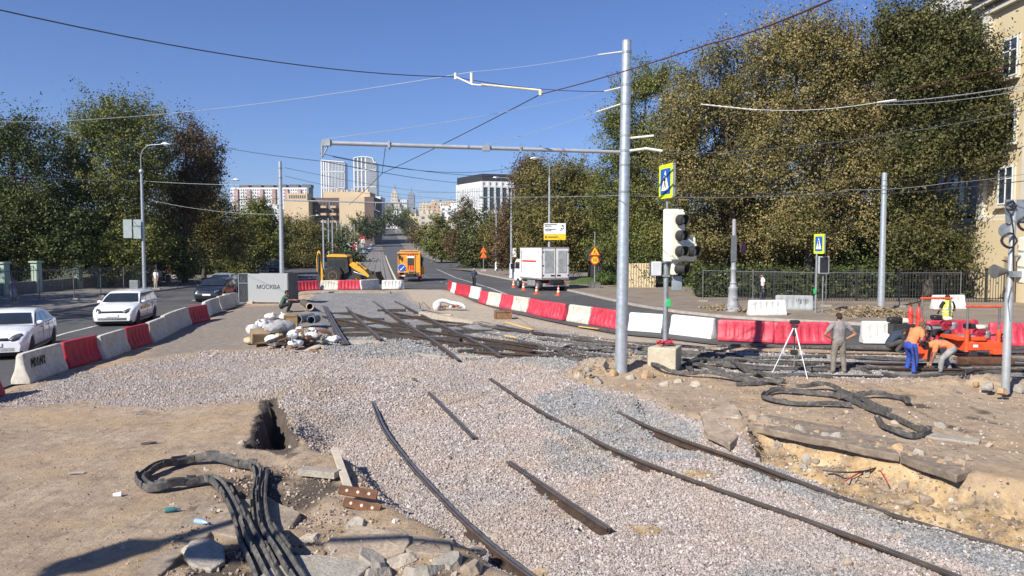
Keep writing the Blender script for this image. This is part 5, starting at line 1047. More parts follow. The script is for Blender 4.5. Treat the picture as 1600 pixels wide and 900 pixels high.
    if lamps:
        for s_ in (-1, 1):
            m_ = MB(); m_.ico((0,0,0), (.30,.17,.10), sub=2); o = m_.build('headlight', M('headlight', (.12,.13,.14), .1, .3, .6, 8), e, smooth=80); o.location = (a-.24, s_*W/2*.68, .70); o.rotation_euler = (0, .25, s_*-.5)
            m_ = MB(); m_.ico((0,0,0), (.12,.15,.11), sub=2); o = m_.build('tail_light', redlens, e, smooth=80); o.location = (-a+.09, s_*W/2*.76, .86)
            m_ = MB(); m_.ico((0,0,0), (.09,.16,.09), sub=2); o = m_.build('fog_light', M('fog_dark', (.1,.1,.1), .3), e, smooth=80); o.location = (a-.13, s_*W/2*.68, .37)
        m_ = MB(); m_.box((a-.03, 0, .66), (.06,.86,.10)); m_.box((a-.035, 0, .34), (.07,1.25,.16)); m_.box((a-.08, 0, .24), (.1,1.6,.07)); m_.build('grille', black, e, bevel=.02)
        m_ = MB(); m_.box((a+.015, 0, .5), (.02,.52,.112)); m_.build('number_plate', wsn, e, bevel=.004)
        m_ = MB(); m_.box((-a-.01, 0, .75), (.02,.52,.112)); m_.build('number_plate', wsn, e, bevel=.004)
        m_ = MB(); m_.box((0, 0, .17), (L*.9, W*.86, .12)); m_.box((0,0,.5), (L*.55, W*.6, .5)); m_.build('underbody', black, e)
    return e
def put(e, px, py, heading):      # heading: direction of the front on the ground, in degrees from +x
    g = G(px, py); e.location = (g.x, g.y, float(tz(g.x, g.y))); e.rotation_euler = (0, 0, R(heading)); return e
wgt = G(196, 505)
c1 = put(car('white wagon with a dark grille driving beside the left row of barriers', carwhite, 4.5, 1.80, 1.50), 199, 503, -78)
m_ = MB(); 
for k in range(8): m_.box((2.268, -.2+.055*k+(0.02 if k > 4 else 0), .5), (.006,.035,.065))
m_.build('plate_marks', black, c1)
m_ = MB(); m_.box((.3,.914,.75), (1.5,.006,.14)); m_.build('side_stripe', M('taxi_yellow', (.6,.48,.12), .5), c1)
c2 = put(car('white sedan cut by the left edge of the view', carwhite, 4.65, 1.83, 1.44, 'sedan'), 22, 549, -70)
c3 = put(car('dark blue hatchback behind the barriers near the metal booth', cardark, 4.3, 1.8, 1.5), 338, 469, -84)
c4 = put(car('silver-green sedan following the dark blue hatchback', carsilver, 4.5, 1.8, 1.48, 'sedan'), 348, 456, -84)
c5 = put(car('silver van turning in the shade behind the grey booth', carsilver, 4.6, 1.9, 1.75), 404, 428, -60)
c6 = put(car('black van in the shade behind the left mast', M('car_black', (.02,.022,.026), .3, .2, coat=.6), 4.7, 1.9, 1.8), 427, 427, -75)
for i, (px, py, k) in enumerate([(556,410,0),(561,406,1),(568,402.5,1),(574,399.5,0),(578,397.5,1),(582,396,2),(529,398,1),(539,396,0)]):
    src = (c3, c1, c4)[k]; o = dup(src); o.name = 'parked_car'
    put(o, px, py, -100 if i < 6 else -95); z = o.location; z.z = float(tz(z.x, z.y)); o['group'] = 'cars parked by the tram bed'
    o['label'] = ['dark car nearest the backhoe in the line parked along the tram bed', 'white car second in the line parked along the tram bed', 'white car third in the line parked along the tram bed', 'dark car in the middle of the line parked along the tram bed', 'white car before the far end of the parked line', 'silver car at the far end of the parked line', 'white car in front of the red and white hoardings', 'dark car in front of the red and white hoardings'][i]
# ================================================================ ORANGE SERVICE TRUCK (seen from behind)
def wheel(parent, loc, r, wd, rim=None, name='wheel', rimr=.55):
    m_ = MB(); m_.lathe([(r*.8,-wd/2),(r*.97,-wd/2+.02),(r,-wd/4),(r,wd/4),(r*.97,wd/2-.02),(r*.8,wd/2)], 28); wh = m_.build(name, tyre, parent, smooth=40); wh.location = loc; wh.rotation_euler = (PI/2, 0, 0)
    m_ = MB(); m_.lathe([(r*rimr*.96,-wd/2-.005),(r*rimr,-wd/2+.03),(r*rimr,wd/2-.03),(r*rimr*.96,wd/2+.005),(r*.3,wd/2-.06),(r*.15,wd/2)], 20); m_.build('rim', rim or galvd, wh, smooth=40); return wh
T = empty('service_truck', G(641, 440), 0, 'orange tram service truck seen from behind with a blue arrow disc', 'truck'); T.rotation_euler = (0,0,R(90+6))
b = MB(); b.box((1.9,.12,1.95), (3.6,2.3,2.05)); T.scale = (1,1,1); b.build('box_body', orange, T, bevel=.04)
for nm, c, d, mt_ in (('roof_rack', (1.9,.12,3.06), (3.5,2.3,.1), galvd), ('roof_platform', (1.5,.1,3.22), (2.8,1.9,.14), orange), ('frame', (1.7,0,.72), (5.6,.95,.28), black), ('cab', (4.6,0,1.75), (1.6,2.3,1.9), orange), ('side_locker', (1.2,-1.24,1.15), (1.6,.5,.8), orange), ('bumper', (-.12,0,.62), (.16,2.35,.22), dark)):
    b = MB(); b.box(c, d); b.build(nm, mt_, T, bevel=.03)
b = MB(); b.box((.08,-.98,1.9), (.12,.16,2.6)); b.box((.08,1.22,1.9), (.12,.1,2.1)); b.box((.05,.12,2.97), (.1,2.4,.14)); b.box((.04,.12,1.0), (.1,2.4,.14)); b.build('rear_frame', orange, T, bevel=.02)
b = MB(); b.box((.06,-.05,1.85), (.06,.9,1.9)); o = b.build('rear_door', orange, T, bevel=.01)
b = MB()
for y in (-.3, -.05, .2): b.box((.02,y,1.95), (.03,.14,1.7))
b.build('red_stripe', rsn, o); b = MB(); b.box((-.01,-.05,2.1), (.04,.62,.72)); b.build('rear_window', wglass, o, bevel=.01); b = MB(); b.box((.01,-.05,2.55), (.02,.8,.22)); b.build('white_panel', wsn, o)
b = MB(); b.prism(circ(.82, 1.42, .40), .02); o = b.build('arrow_disc', bsn, T, smooth=0); o.location = (.02,0,0); o.rotation_euler = (0,0,R(-90)); 
b = MB(); b.prism(circ(0, 0, .40), .02); bpy.data.objects.remove(o); o = b.build('arrow_disc', bsn, T, smooth=0); o.location = (.0,.85,1.42); o.rotation_euler = (0,0,R(-90))
b = MB(); b.prism([(-.22,-.24),(-.14,-.06),(-.1,-.11),(.2,.2),(.26,.14),(-.05,-.16),(0,-.2)][::-1], .012); q = b.build('white_arrow', wsn, o, smooth=0); q.location = (0,-.018,0); b = MB(); b.prism(circ(0,0,.43), .015); q = b.build('disc_rim', wsn, o, smooth=0); q.location = (0,.01,0)
b = MB()
for y in (-.32, .32): b.box((-.1,y-.15,.78), (.05,.05,1.0))
for z in (.35,.6,.85,1.1): b.box((-.1,-.15,z), (.06,.66,.05))
b.build('ladder', M('ladder_yellow', (.5,.42,.25), .6), T)
for y in (-1.0, 1.0): b = MB(); b.box((-.21,y,.62), (.03,.34,.13)); b.build('tail_light', redlens, T); b = MB(); b.box((-.02,y,.3), (.03,.4,.45)); b.build('mud_flap', black, T)
b = MB(); b.box((-.215,.62,.62), (.02,.5,.12)); b.build('number_plate', wsn, T)
for x in (.9, 4.3):
    for y in (-.98, .98): wheel(T, (x,y,.48), .48, .3)
b = MB(); b.tube(catmull([(.0,1.25,2.9),(-.1,1.15,2.6),(-.08,1.0,2.35),(-.05,.95,2.7)]), .06, 8); b.build('hanging_hose', black, T); b = MB(); b.box((1.3,-1.15,1.9), (1.5,.25,.6)); b.tube([(.6,-1.1,1.6),(.6,-1.1,2.9)], .06); b.box((.5,-1.25,2.3), (.25,.25,.4)); b.build('side_equipment', dark, T)
b = MB(); b.box((4.0,1.35,1.9), (.1,.2,.45)); b.build('side_mirror', black, T)
# ================================================================ WHITE BOX TRUCK
A = G(837, 455.5); B_ = G(891, 458)
T = empty('box_truck', (A.x, A.y, 0), 0, 'white box truck with louvred rear doors and a red side stripe', 'truck'); T.rotation_euler = (0, 0, R(112))
tw_, tl_, z0, z1 = 2.42, 4.6, 1.0, 3.55; OY = -1.75
b = MB(); b.box((tl_/2, OY+.0, (z0+z1)/2), (tl_, tw_, z1-z0)); b.build('cargo_box', white, T, bevel=.03)
b = MB()
for y in (-tw_/2, tw_/2): b.box((-.02, OY+y*.985, (z0+z1)/2), (.09,.07,z1-z0+.05)); b.box((tl_/2, OY+y*1.0, z1+.01), (tl_,.06,.06)); b.box((tl_/2, OY+y*.995, z0), (tl_,.07,.12))
b.box((-.02, OY, z1+.01), (.09,tw_,.08)); b.box((-.02, OY, z0), (.09,tw_,.14)); b.box((-.03, OY, 2.3), (.05,.06,2.4)); b.build('box_frame', M('frame_brown', (.30,.25,.24), .6), T)
for s_ in (-1, 1):
    b = MB(); b.box((-.035, OY+s_*tw_/4, (z0+z1)/2), (.04, tw_/2-.1, z1-z0-.16)); o = b.build('rear_door', white, T, bevel=.01); b = MB(); yy = OY+s_*tw_/4
    for k in range(22): b.box((-.07, yy, 1.55+.083*k), (.03, .78, .055), (0,.5,0))
    b.build('louvre_panel', M('louvre', (.42,.44,.43), .6, .1), o); b = MB(); b.box((-.06, OY+s_*.28, 1.28), (.05,.32,.1)); b.box((-.06,OY+s_*1.13,3.2), (.06,.1,.09)); b.box((-.06,OY+s_*1.13,2.1), (.06,.1,.09)); b.box((-.06,OY+s_*1.13,1.3), (.06,.1,.09)); b.build('door_handle', black, o)
for c, d, mt_, nm in (((2.6, OY+tw_/2+.01, 2.42), (2.9,.02,.14), rsn, 'red_stripe'), ((4.25, OY+tw_/2+.01, 2.4), (.28,.02,1.95), M('louvre'), 'side_louvre'), ((3.5,OY+tw_/2+.01,1.85), (.09,.02,.22), black, 'side_latch'), ((.6,OY+tw_/2+.01,3.25), (.22,.02,.3), M('faded_red', (.6,.42,.42), .6), 'side_badge'), ((2.6,OY,.72), (6.2,.9,.26), black, 'frame'), ((-.15,OY,.45), (.2,2.3,.12), galv, 'rear_bumper'),
    ((2.4,OY+1.1,.62), (1.6,.06,.5), M('guard_grey', (.3,.32,.33), .5, .3), 'side_guard'), ((-.1,OY+.05,.75), (.2,1.0,.42), dark, 'winch_unit'), ((5.5,OY,1.2), (1.55,2.2,1.0), white, 'cab')):
    b = MB(); b.box(c, d); b.build(nm, mt_, T, bevel=.01)
b = MB(); b.prism([(4.72,1.6),(6.28,1.6),(6.05,2.35),(5.7,2.55),(4.72,2.55)], 2.15); o = b.build('cab_roof', white, T, bevel=.03); o.location = (0,OY,0)
for s_ in (-1,1): b = MB(); b.prism([(5.0,1.7),(6.05,1.7),(5.9,2.3),(5.0,2.3)], .02); o = b.build('side_window', cglass, T); o.location = (0,OY+s_*1.085,0)
b = MB(); b.box((6.25,OY,1.95), (.05,2.0,.65), (0,-.25,0)); b.build('windscreen', cglass, T)
b = MB(); b.box((6.1,OY+1.35,1.9), (.12,.25,.5)); b.tube([(6.0,OY+1.1,2.2),(6.1,OY+1.3,2.1)], .02); b.build('side_mirror', black, T)
for x in (1.0, 5.3):
    for y in (-1.0, 1.0): wheel(T, (x,OY+y,.44), .44, .32 if x < 2 else .26)
b = MB(); b.box((-.2,OY+.75,.62), (.03,.3,.1)); b.box((-.2,OY-.75,.62), (.03,.3,.1)); b.build('tail_light', redlens, T)
# cones
def cone():
    e = empty('traffic_cone', (0,0,0)); b = MB(); b.box((0,0,.02), (.38,.38,.04)); b.lathe([(.14,.04),(.135,.06),(.03,.74),(.02,.75)], 18); b.build('cone_body', M('cone_orange', (.85,.10,.02), .5), e, smooth=40, bevel=.004)
    for a0, a1 in ((.24,.36), (.47,.58)):
        b = MB(); f = lambda z: .137-(.105)*(z-.06)/.68+.004; b.lathe([(f(a0),a0),(f(a1),a1)], 18); b.build('reflective_band', wsn, e, smooth=60)
    return e
cs = cone()
for i, (px, py, l) in enumerate(((802.5,449.5,'farthest cone, by the lamp base left of the white truck'), (818,453.5,'second cone, beside the cab of the white truck'), (838.5,459.5,'cone beside the rear wheel of the white truck'), (872.5,461.5,'cone right behind the rear doors of the white truck'))):
    o = cs if i == 0 else dup(cs); g = G(px, py); place(o, (g.x, g.y, 0), .3*i, 1.0, l); tag(o, None, 'traffic cone', 'orange cones round the white truck')
# ================================================================ BACKHOE LOADER (facing right)
g = G(546, 443.5); T = empty('backhoe_loader', (g.x, g.y, 0), R(-4), 'yellow backhoe loader parked behind the row of barriers', 'backhoe')
X0 = lambda px: (px-546)/ (F/g.y)
s = F/g.y; K = lambda px, py: ((px-546)/s, (443.5-py)/s)     # side-view coordinates from pixels
for y in (-.95, .95):
    x, z = K(525, 0); wheel(T, (K(525,0)[0], y, .82), .82, .45, rim=yellow, name='rear_wheel'); wheel(T, (K(562,0)[0], y*.95, .52), .52, .36, rim=yellow, name='front_wheel')
def side(name, pts, wd, mat, y=0, bevel=.03):
    b = MB(); b.prism([K(*q) for q in pts], wd); o = b.build(name, mat, T, smooth=30, bevel=bevel); o.location = (0, y, 0); return o
side('chassis', [(508,434),(560,436),(584,434),(584,424),(556,420),(512,424)], .8, dark)
side('fender', [(513,431),(512,424),(517,418),(527,415),(536,418),(541,428),(537,428),(532,421),(526,419),(519,422),(516,431)], 2.25, black)
side('engine_hood', [(551,424),(551,415),(563,415),(575,421),(578,431),(560,431)], .85, dark)
side('hood_top', [(550,416),(550,413.5),(563,414),(575,420),(575,422),(563,416.5)], .9, yellow)
side('cab_body', [(514,418),(514,402),(518,400),(543,400),(547,404),(549,424),(543,428),(520,424)], 1.45, black)
side('cab_roof', [(514,401.5),(515,398.5),(522,397),(543,397.5),(547,400),(547,402)], 1.6, yellow)
for x0, x1 in ((518,526),(528,541)):
    for y in (-.74,.74): side('cab_window', [(x0,418),(x0,403.5),(x1,403.5),(x1+1,418)], .02, cglass, y, 0)
b = MB(); b.box((K(548.6,0)[0]-.02,0,K(0,410)[1]), (.03,1.2,.8)); b.build('windscreen', cglass, T)
side('cab_frame', [(526.2,424),(526.2,402),(527.8,402),(527.8,424)], 1.52, black, 0, 0)
for y in (-.62,.62):
    side('loader_arm', [(549,414),(551,411),(560,413),(572,421),(583,432),(581,435),(568,427),(556,420)], .16, yellow, y)
    side('loader_link', [(551,414),(554,409),(561,411),(563,417),(557,419)], .1, yellow, y)
    side('loader_tie', [(562,412),(563,410.5),(580,427),(578.5,428)], .07, dark, y)
    side('loader_cylinder', [(555,425),(556,423.5),(577,430),(576.5,432)], .08, galv, y)
side('loader_bucket', [(578,436),(582,430),(589,428),(592,424),(594,431),(598,438),(598,441),(584,441)], 2.3, M('bucket_dark', (.05,.045,.04), .7, .3), 0)
side('boom', [(495,424),(494,406),(496,393),(499,391),(501,394),(502,408),(505,424),(507,432),(503,434),(499,428)], .32, yellow)
side('dipper', [(497,430),(496,402),(498,395),(500,396),(500,430)], .2, dark, -.2)
side('stabiliser', [(506,441),(506,420),(509,419),(510,441)], .2, yellow, -.95); side('stabiliser', [(506,441),(506,420),(509,419),(510,441)], .2, yellow, .95)
side('rear_bucket', [(495,441),(495,431),(499,428),(504,432),(504,441)], .7, M('bucket_dark'), 0)
b = MB(); b.box((K(549,0)[0],-.55,K(0,404)[1]), (.1,.12,.5)); b.tube([(K(556,0)[0],-.3,K(0,413)[1]), (K(556,0)[0],-.3,K(0,402)[1])], .05, 8); b.box((K(530,0)[0],0,K(0,396)[1]), (1.4,.9,.12)); b.build('exhaust', black, T)
# ================================================================ GREY BOOTH WITH METAL PANELS
g0, g1 = G(388, 474.5), G(450, 475); T = empty('metal_booth', (g0.x, g0.y, 0), math.atan2(g1.y-g0.y, g1.x-g0.x), 'grey sheet-metal enclosure lettered МОСКВА beside the traffic lanes', 'enclosure')
wd = (g1-g0).length; hg = Zat(420, 428, g0.y)
pg, n, p = newmat('perforated_grey'); c = coord(n); vo = n.nodes.new('ShaderNodeTexVoronoi'); vo.inputs['Scale'].default_value = 9; vo.inputs['Randomness'].default_value = .25; lk(n, c, vo.inputs['Vector'])
lk(n, mix(n, ramp(n, vo.outputs['Distance'], [(.25,(1,1,1)),(.35,(0,0,0))]), (.33,.35,.36), (.26,.28,.29)), p.inputs['Base Color']); p.inputs['Roughness'].default_value = .6
b = MB(); b.box((wd/2, 0, hg/2+.05), (wd-.02, .05, hg-.08)); o = b.build('front_panel', pg, T, bevel=.01); text('МОСКВА', .36, M('text_dark', (.03,.03,.035), .6), o, (wd*.5+.05,-.035,hg*.56), (PI/2,0,0), sx=1.0)
b = MB(); b.box((wd+.02, .8, hg/2+.05), (.05, 1.6, hg)); b.build('side_panel', M('side_grey', (.10,.11,.12), .6), T, bevel=.01)
b = MB(); b.box((wd/2, 1.6, hg/2), (wd, .05, hg)); b.build('back_panel', pg, T); b = MB(); b.box((0, .8, hg/2), (.05, 1.6, hg)); b.build('side_panel', M('side_grey'), T)
b = MB(); 
for x in (.2, wd-.3): b.box((x, -.1, .08), (.35,.3,.16))
b.build('foot_weight', concl, T)
g2, g3 = G(372, 474), G(387, 474.5); T = empty('chalked_fence', (g2.x, g2.y+.15, 0), .05, 'dark mesh fence panel with chalk scribbles attached to the grey booth', 'fence panel'); wd2 = (g3-g2).length; b = MB(); b.box((wd2/2,0,hg/2), (wd2,.05,hg-.05)); o = b.build('panel', M('mesh_dark', (.045,.05,.055), .7, .2, .2, 8), T)
b = MB()
for z in (.02, hg*.68, hg): b.box((wd2/2,-.03,z), (wd2,.06,.05))
for x in (.02, wd2-.02): b.box((x,-.03,hg/2), (.05,.06,hg))
b.build('frame', galvd, T); b = MB(); letters(b, [L_N, L_X, L_O], .1, .5, .35, -.04, 0, .008); letters(b, [L_X, L_D], .12, 1.4, .3, -.04, 0, .008); b.build('chalk_marks', galvd, T)
# ================================================================ ORANGE TRACK MACHINE + CYLINDERS
g = G(1478, 559); Yc = g.y; s = F/Yc*1.0; T = empty('track_machine', (g.x, g.y, .03), 0, 'orange track machine with two tube frames and small engines', 'machine'); K2 = lambda px, py, y=0: ((px-1478)/s, y, (559-py)/s)
orm = dred
def bx(name, x0, x1, y0, y1, ya, yb, mat, bevel=.015, par=None):
    a, c = K2(x0, y1), K2(x1, y0); b = MB(); b.box(((a[0]+c[0])/2, (ya+yb)/2, (a[2]+c[2])/2), (c[0]-a[0], yb-ya, c[2]-a[2])); return b.build(name, mat, par or T, bevel=bevel)
bx('front_beam', 1487, 1540, 531, 543, -.9, -.7, orm); bx('rear_beam', 1466, 1497, 519, 528, .5, .8, orm); bx('cross_beam', 1489, 1499, 530, 546, -.85, .7, orm); bx('cross_beam', 1528, 1536, 530, 546, -.85, .7, orm); bx('deck', 1478, 1522, 524, 530, -.6, .5, orm)
for x, y, t in ((1457,.7,468),(1502,.7,468),(1486,-.8,476),(1534,-.8,476)):
    b = MB(); b.tube([K2(x,528 if y > 0 else 540,y), K2(x,t+2,y)], .035, 8); b.build('upright', M('upright_grey', (.2,.2,.2), .5, .4), T); b = MB(); b.tube([K2(x,532 if y > 0 else 545,y), K2(x,502 if y > 0 else 512,y)], .065, 10); b.build('sleeve', orm, T, smooth=50)
for x0, x1, y, t in ((1454,1505,.7,469),(1483,1537,-.8,476.5)): b = MB(); b.tube([K2(x0,t,y), K2(x1,t,y)], .035, 8); b.build('top_bar', orm, T); 
for (ex, ey, yy) in ((1475,508,.3),(1507,518,-.4)):
    q = K2(ex, ey, yy); en = empty('engine', q); en.parent = T; b = MB(); b.box((-.12,0,.2), (.3,.28,.16)); b.build('air_filter', black, en, bevel=.05); b = MB(); b.box((.22,0,.17), (.26,.28,.13)); b.build('fuel_tank', cream, en, bevel=.05)
    b = MB(); b.lathe([(.14,-.12),(.15,-.1),(.15,.06),(.11,.08),(.10,.06),(.04,.06),(.03,.1)], 12, (0,0,0)); b.box((.05,.1,0), (.22,.12,.2)); o = b.build('fan_housing', M('engine_red', (.30,.02,.045), .45), en, smooth=20); o.rotation_euler = (PI/2,0,0); o.location = (.15,-.05,-.06); b = MB(); b.box((0,.05,-.15), (.8,.3,.12)); b.lathe([(.12,-.1),(.14,.1),(.08,.14)], 12, (.42,0,-.08)); b.build('engine_block', galvd, en, bevel=.02)
bx('number_label', 1493, 1500, 534, 538, -.915, -.9, wsn, 0)
for x, y in ((1495,-.8),(1533,-.8),(1466,.7),(1497,.7)): b = MB(); q = K2(x, 550, y); b.cyl((q[0],y-.08,q[2]), (q[0],y+.08,q[2]), .13, n=18); b.build('rail_wheel', dark, T, smooth=40)
b = MB()
for k in range(14): a = K2(random.uniform(1536,1556), random.uniform(520,545), -.6); c = K2(random.uniform(1532,1552), random.uniform(520,545), -.4); b.tube(catmull([a, ((a[0]+c[0])/2, -.8, max(a[2],c[2])+.05), c], 4), .014, 5)
b.build('hoses', dark, T); bx('red_jack', 1519, 1532, 540, 548, -1.1, -.85, orm)
b = MB(); b.box(K2(1500,556,-1.3), (1.6,.35,.22)); b.box(K2(1505,562,-1.4), (1.3,.2,.15)); o = b.build('rail_bundle', rust, None, bevel=.01); o.location = Vector(T.location); tag(o, 'short rusty rails stacked in front of the track machine', 'rail offcut')
T = empty('rail_grinder', G(1438, 560), 0, 'small orange machine beside the bending worker, with a black handle', 'machine'); b = MB(); b.box((0,0,.35), (.5,.5,.35)); b.box((.12,0,.1), (.2,.5,.25)); b.build('body', orm, T, bevel=.03); b = MB(); b.tube(catmull([(.2,0,.45),(.35,0,.9),(.2,-.1,1.1),(.05,0,1.1)]), .025, 8); b.build('handle', black, T)
for i, (px, l) in enumerate(((1421,'red gas cylinder on the left, taller one'), (1434,'red gas cylinder on the right, next to the machine frame'))):
    g = G(px, 541+i); T = empty('gas_cylinder', (g.x, g.y, .02), 0, l, 'gas cylinder', 'red gas cylinders behind the workers'); b = MB(); b.lathe([(.09,0),(.1,.03),(.1,1.22),(.08,1.32),(.04,1.4),(.04,1.44)], 18); b.build('cylinder_body', M('cyl_red', (.62,.05,.035), .45), T, smooth=50); b = MB(); b.lathe([(.03,1.44),(.03,1.54),(.06,1.55),(.06,1.58)], 10); b.box((0,-.04,1.49), (.04,.1,.04)); b.build('valve', rust, T)
T = empty('power_generator', G(1414, 541), 0, 'black generator with a cream tank behind the navy-shirted worker', 'generator'); b = MB(); b.box((-.35,.1,.95), (.5,.3,.2)); b.build('air_filter', black, T, bevel=.06); b = MB(); b.box((.05,.1,.92), (.4,.3,.18)); b.build('fuel_tank', cream, T, bevel=.06); b = MB(); b.box((-.1,.1,.62), (.8,.4,.4)); b.tube([(-.5,.1,0),(-.45,.1,.8)], .03); b.tube([(.25,.1,0),(.2,.1,.8)], .03); b.build('engine_block', dark, T, bevel=.02)
# ================================================================ SURVEY TRIPOD
g = GZ(1240, 585); T = empty('survey_tripod', (g.x, g.y, g.z), 0, 'survey tripod with a level on top standing between the rails and the sand', 'tripod'); s = F/g.y; hz_ = (583-506)/s
pl = M('tripod_pale', (.62,.63,.62), .45, .3)
for a, c in (((1204,588)), ((1262,593)), ((1241,579))):
    q = GZ(a, c)-Vector(T.location); b = MB(); b.tube([(0,0,hz_), (q.x*.5,q.y*.5,hz_*.5+q.z*.5)], .022, 8); b.tube([(q.x*.48,q.y*.48,hz_*.52+q.z*.5), (q.x,q.y,q.z)], .014, 8); b.box((q.x*.5,q.y*.5,hz_*.5), (.07,.06,.1)); b.build('leg', pl, T, smooth=50)
b = MB(); b.lathe([(.03,-.3),(.05,-.28),(.04,-.06),(.1,-.04),(.1,0),(.06,.02)], 14, (0,0,hz_)); b.build('tripod_head', dark, T, smooth=40)
b = MB(); b.box((0,0,hz_+.1), (.2,.12,.12)); b.cyl((-.14,0,hz_+.11), (.14,0,hz_+.11), .045, n=12); b.build('level_instrument', black, T, bevel=.01); b = MB(); b.tube([(0,0,hz_-.3),(0,0,.5*hz_)], .02, 6); b.box((0,0,hz_*.45), (.16,.14,.14)); b.build('centre_clamp', dark, T)
# ================================================================ PEOPLE
def capsule(b, P, rr, n=12, sx=1.0):
    """tapered limb with rounded ends"""
    P = [Vector(p) for p in P]; d0 = (P[0]-P[1]).normalized(); d1 = (P[-1]-P[-2]).normalized(); r0, r1 = rr[0], rr[-1]
    Q = [P[0]+d0*r0*.9, P[0]+d0*r0*.55]+P+[P[-1]+d1*r1*.55, P[-1]+d1*r1*.9]; b.tube(Q, [r0*.35, r0*.82]+list(rr)+[r1*.82, r1*.35], n, sx=sx)
def remesh(o, v):
    m_ = o.modifiers.new('remesh', 'REMESH'); m_.mode = 'VOXEL'; m_.voxel_size = v; m_.use_smooth_shade = True
    s_ = o.modifiers.new('smooth', 'SMOOTH'); s_.factor = .5; s_.iterations = 4
def person(label, loc, rz, J, shirt, trousers, hairc=None, sk=None, sleeve=.6, shoes=None, scale=1.0, cap=None, vest=None, group='people on the site', shorts=False, name='person'):
    sk = sk or skint; hairc = hairc or hair
    D_ = dict(pel=(0,0,.93), waist=(0,.0,1.08), chest=(0,.0,1.30), neck=(0,-.005,1.46), head=(0,.03,1.62), look=(0,.2,1.60),
              sL=(-.185,0,1.41), eL=(-.25,-.02,1.13), wL=(-.26,.06,.88), sR=(.185,0,1.41), eR=(.25,-.02,1.13), wR=(.26,.06,.88),
              hL=(-.09,0,.90), kL=(-.10,.03,.5), aL=(-.11,-.01,.08), tL=(-.13,.17,.035), hR=(.09,0,.90), kR=(.10,.03,.5), aR=(.11,-.01,.08), tR=(.13,.17,.035))
    D_.update(J); V = {k: Vector(v) for k, v in D_.items()}
    e = empty(name, loc, rz, label, 'person', group); e.scale = (scale,)*3
    b = MB(); capsule(b, [V['pel'], V['waist'], V['chest'], V['neck'].lerp(V['chest'], .25)], [.105,.095,.115,.095], sx=1.4)
    capsule(b, [V['neck'].lerp(V['chest'], .3), V['neck'], V['neck'].lerp(V['head'], .6)], [.06,.052,.055])
    f = (V['look']-V['head']).normalized(); up = (V['head']-V['neck']).normalized(); rt = f.cross(up).normalized(); up = rt.cross(f).normalized(); Mh = Matrix((rt, f, up)).transposed()
    H_ = lambda x, y, z: V['head']+Mh @ Vector((x, y, z))
    for c, r in (((0,-.01,.03),(.076,.096,.092)), ((0,.03,-.04),(.056,.062,.07)), ((0,.012,0),(.07,.08,.10))):
        b.ico(H_(*c), r, rot=Mh.to_euler(), sub=3)
    b.ico(H_(0,.1,-.012), (.015,.022,.026), rot=Mh.to_euler(), sub=2); b.ico(H_(0,.09,-.06), (.028,.012,.01), rot=Mh.to_euler(), sub=2)
    for s_ in (-1, 1): b.ico(H_(s_*.077,-.005,-.005), (.012,.022,.034), rot=Mh.to_euler(), sub=2)
    for q in 'LR':
        s, el, w_ = V['s'+q], V['e'+q], V['w'+q]; capsule(b, [s, s.lerp(el, .4), el], [.058,.052,.042]); capsule(b, [el, el.lerp(w_, .35), w_], [.042,.043,.028])
        d = (w_-el).normalized(); hd_ = D_.get('g'+q); d = (Vector(hd_)-w_).normalized() if hd_ else d
        a = d.cross(Vector((0,0,1))); a = a.normalized() if a.length > .1 else Vector((0,1,0)); c = d.cross(a).normalized(); side_ = -1 if q == 'L' else 1
        pm = w_+d*.055; capsule(b, [w_, pm, w_+d*.085], [.028,.036,.034], sx=1.0)
        for k, ln in enumerate((.062,.074,.07,.055)):
            o_ = a*(k-1.5)*.019; r0 = w_+d*.085+o_; m1 = r0+d*ln*.55+c*.006; tip = m1+d*ln*.4+c*.03; b.tube([r0-d*.02, r0, m1, tip], [.010,.010,.009,.006], 6)
        b.tube([w_+d*.03-a*.02, w_+d*.05-a*.05, w_+d*.085-a*.062+c*.015], [.013,.012,.008], 6)
        h, k, an, t = V['h'+q], V['k'+q], V['a'+q], V['t'+q]; capsule(b, [h, h.lerp(k, .4), k], [.09,.08,.056]); capsule(b, [k, k.lerp(an, .3), an], [.056,.058,.038])
    bd = b.build('body', sk, e, smooth=80); remesh(bd, .0125)
    b = MB()
    for s_ in (-1, 1): b.ico(H_(s_*.031,.088,.012), (.012,.008,.007), sub=2)
    b.build('eyes', M('eye_dark', (.03,.02,.02), .3), e, smooth=80)
    b = MB(); b.ico(H_(0,-.02,.045), (.085,.1,.088), rot=Mh.to_euler(), sub=3); b.ico(H_(0,-.05,-.01), (.078,.07,.075), rot=Mh.to_euler(), sub=3); o = b.build('hair', cap or hairc, e, smooth=80); remesh(o, .012)
    if cap is not None:
        b = MB(); b.ico(H_(0,.1,.06), (.06,.07,.012), rot=Mh.to_euler(), sub=2); b.build('cap_peak', cap, e, smooth=80)
    b = MB(); capsule(b, [V['pel'].lerp(V['waist'], .1), V['waist'], V['chest'], V['neck'].lerp(V['chest'], .3)], [.125,.118,.138,.11], sx=1.42)
    for q in 'LR':
        s, el = V['s'+q], V['e'+q]; capsule(b, [V['chest'].lerp(s, .5), s, s.lerp(el, sleeve*.6), s.lerp(el, sleeve)], [.09,.078,.072,.068] if sleeve < 1 else [.09,.075,.065,.055])
        if sleeve >= 1: capsule(b, [el, V['w'+q].lerp(el, .08)], [.055,.042])
    o = b.build('shirt', shirt, e, smooth=80); remesh(o, .016)
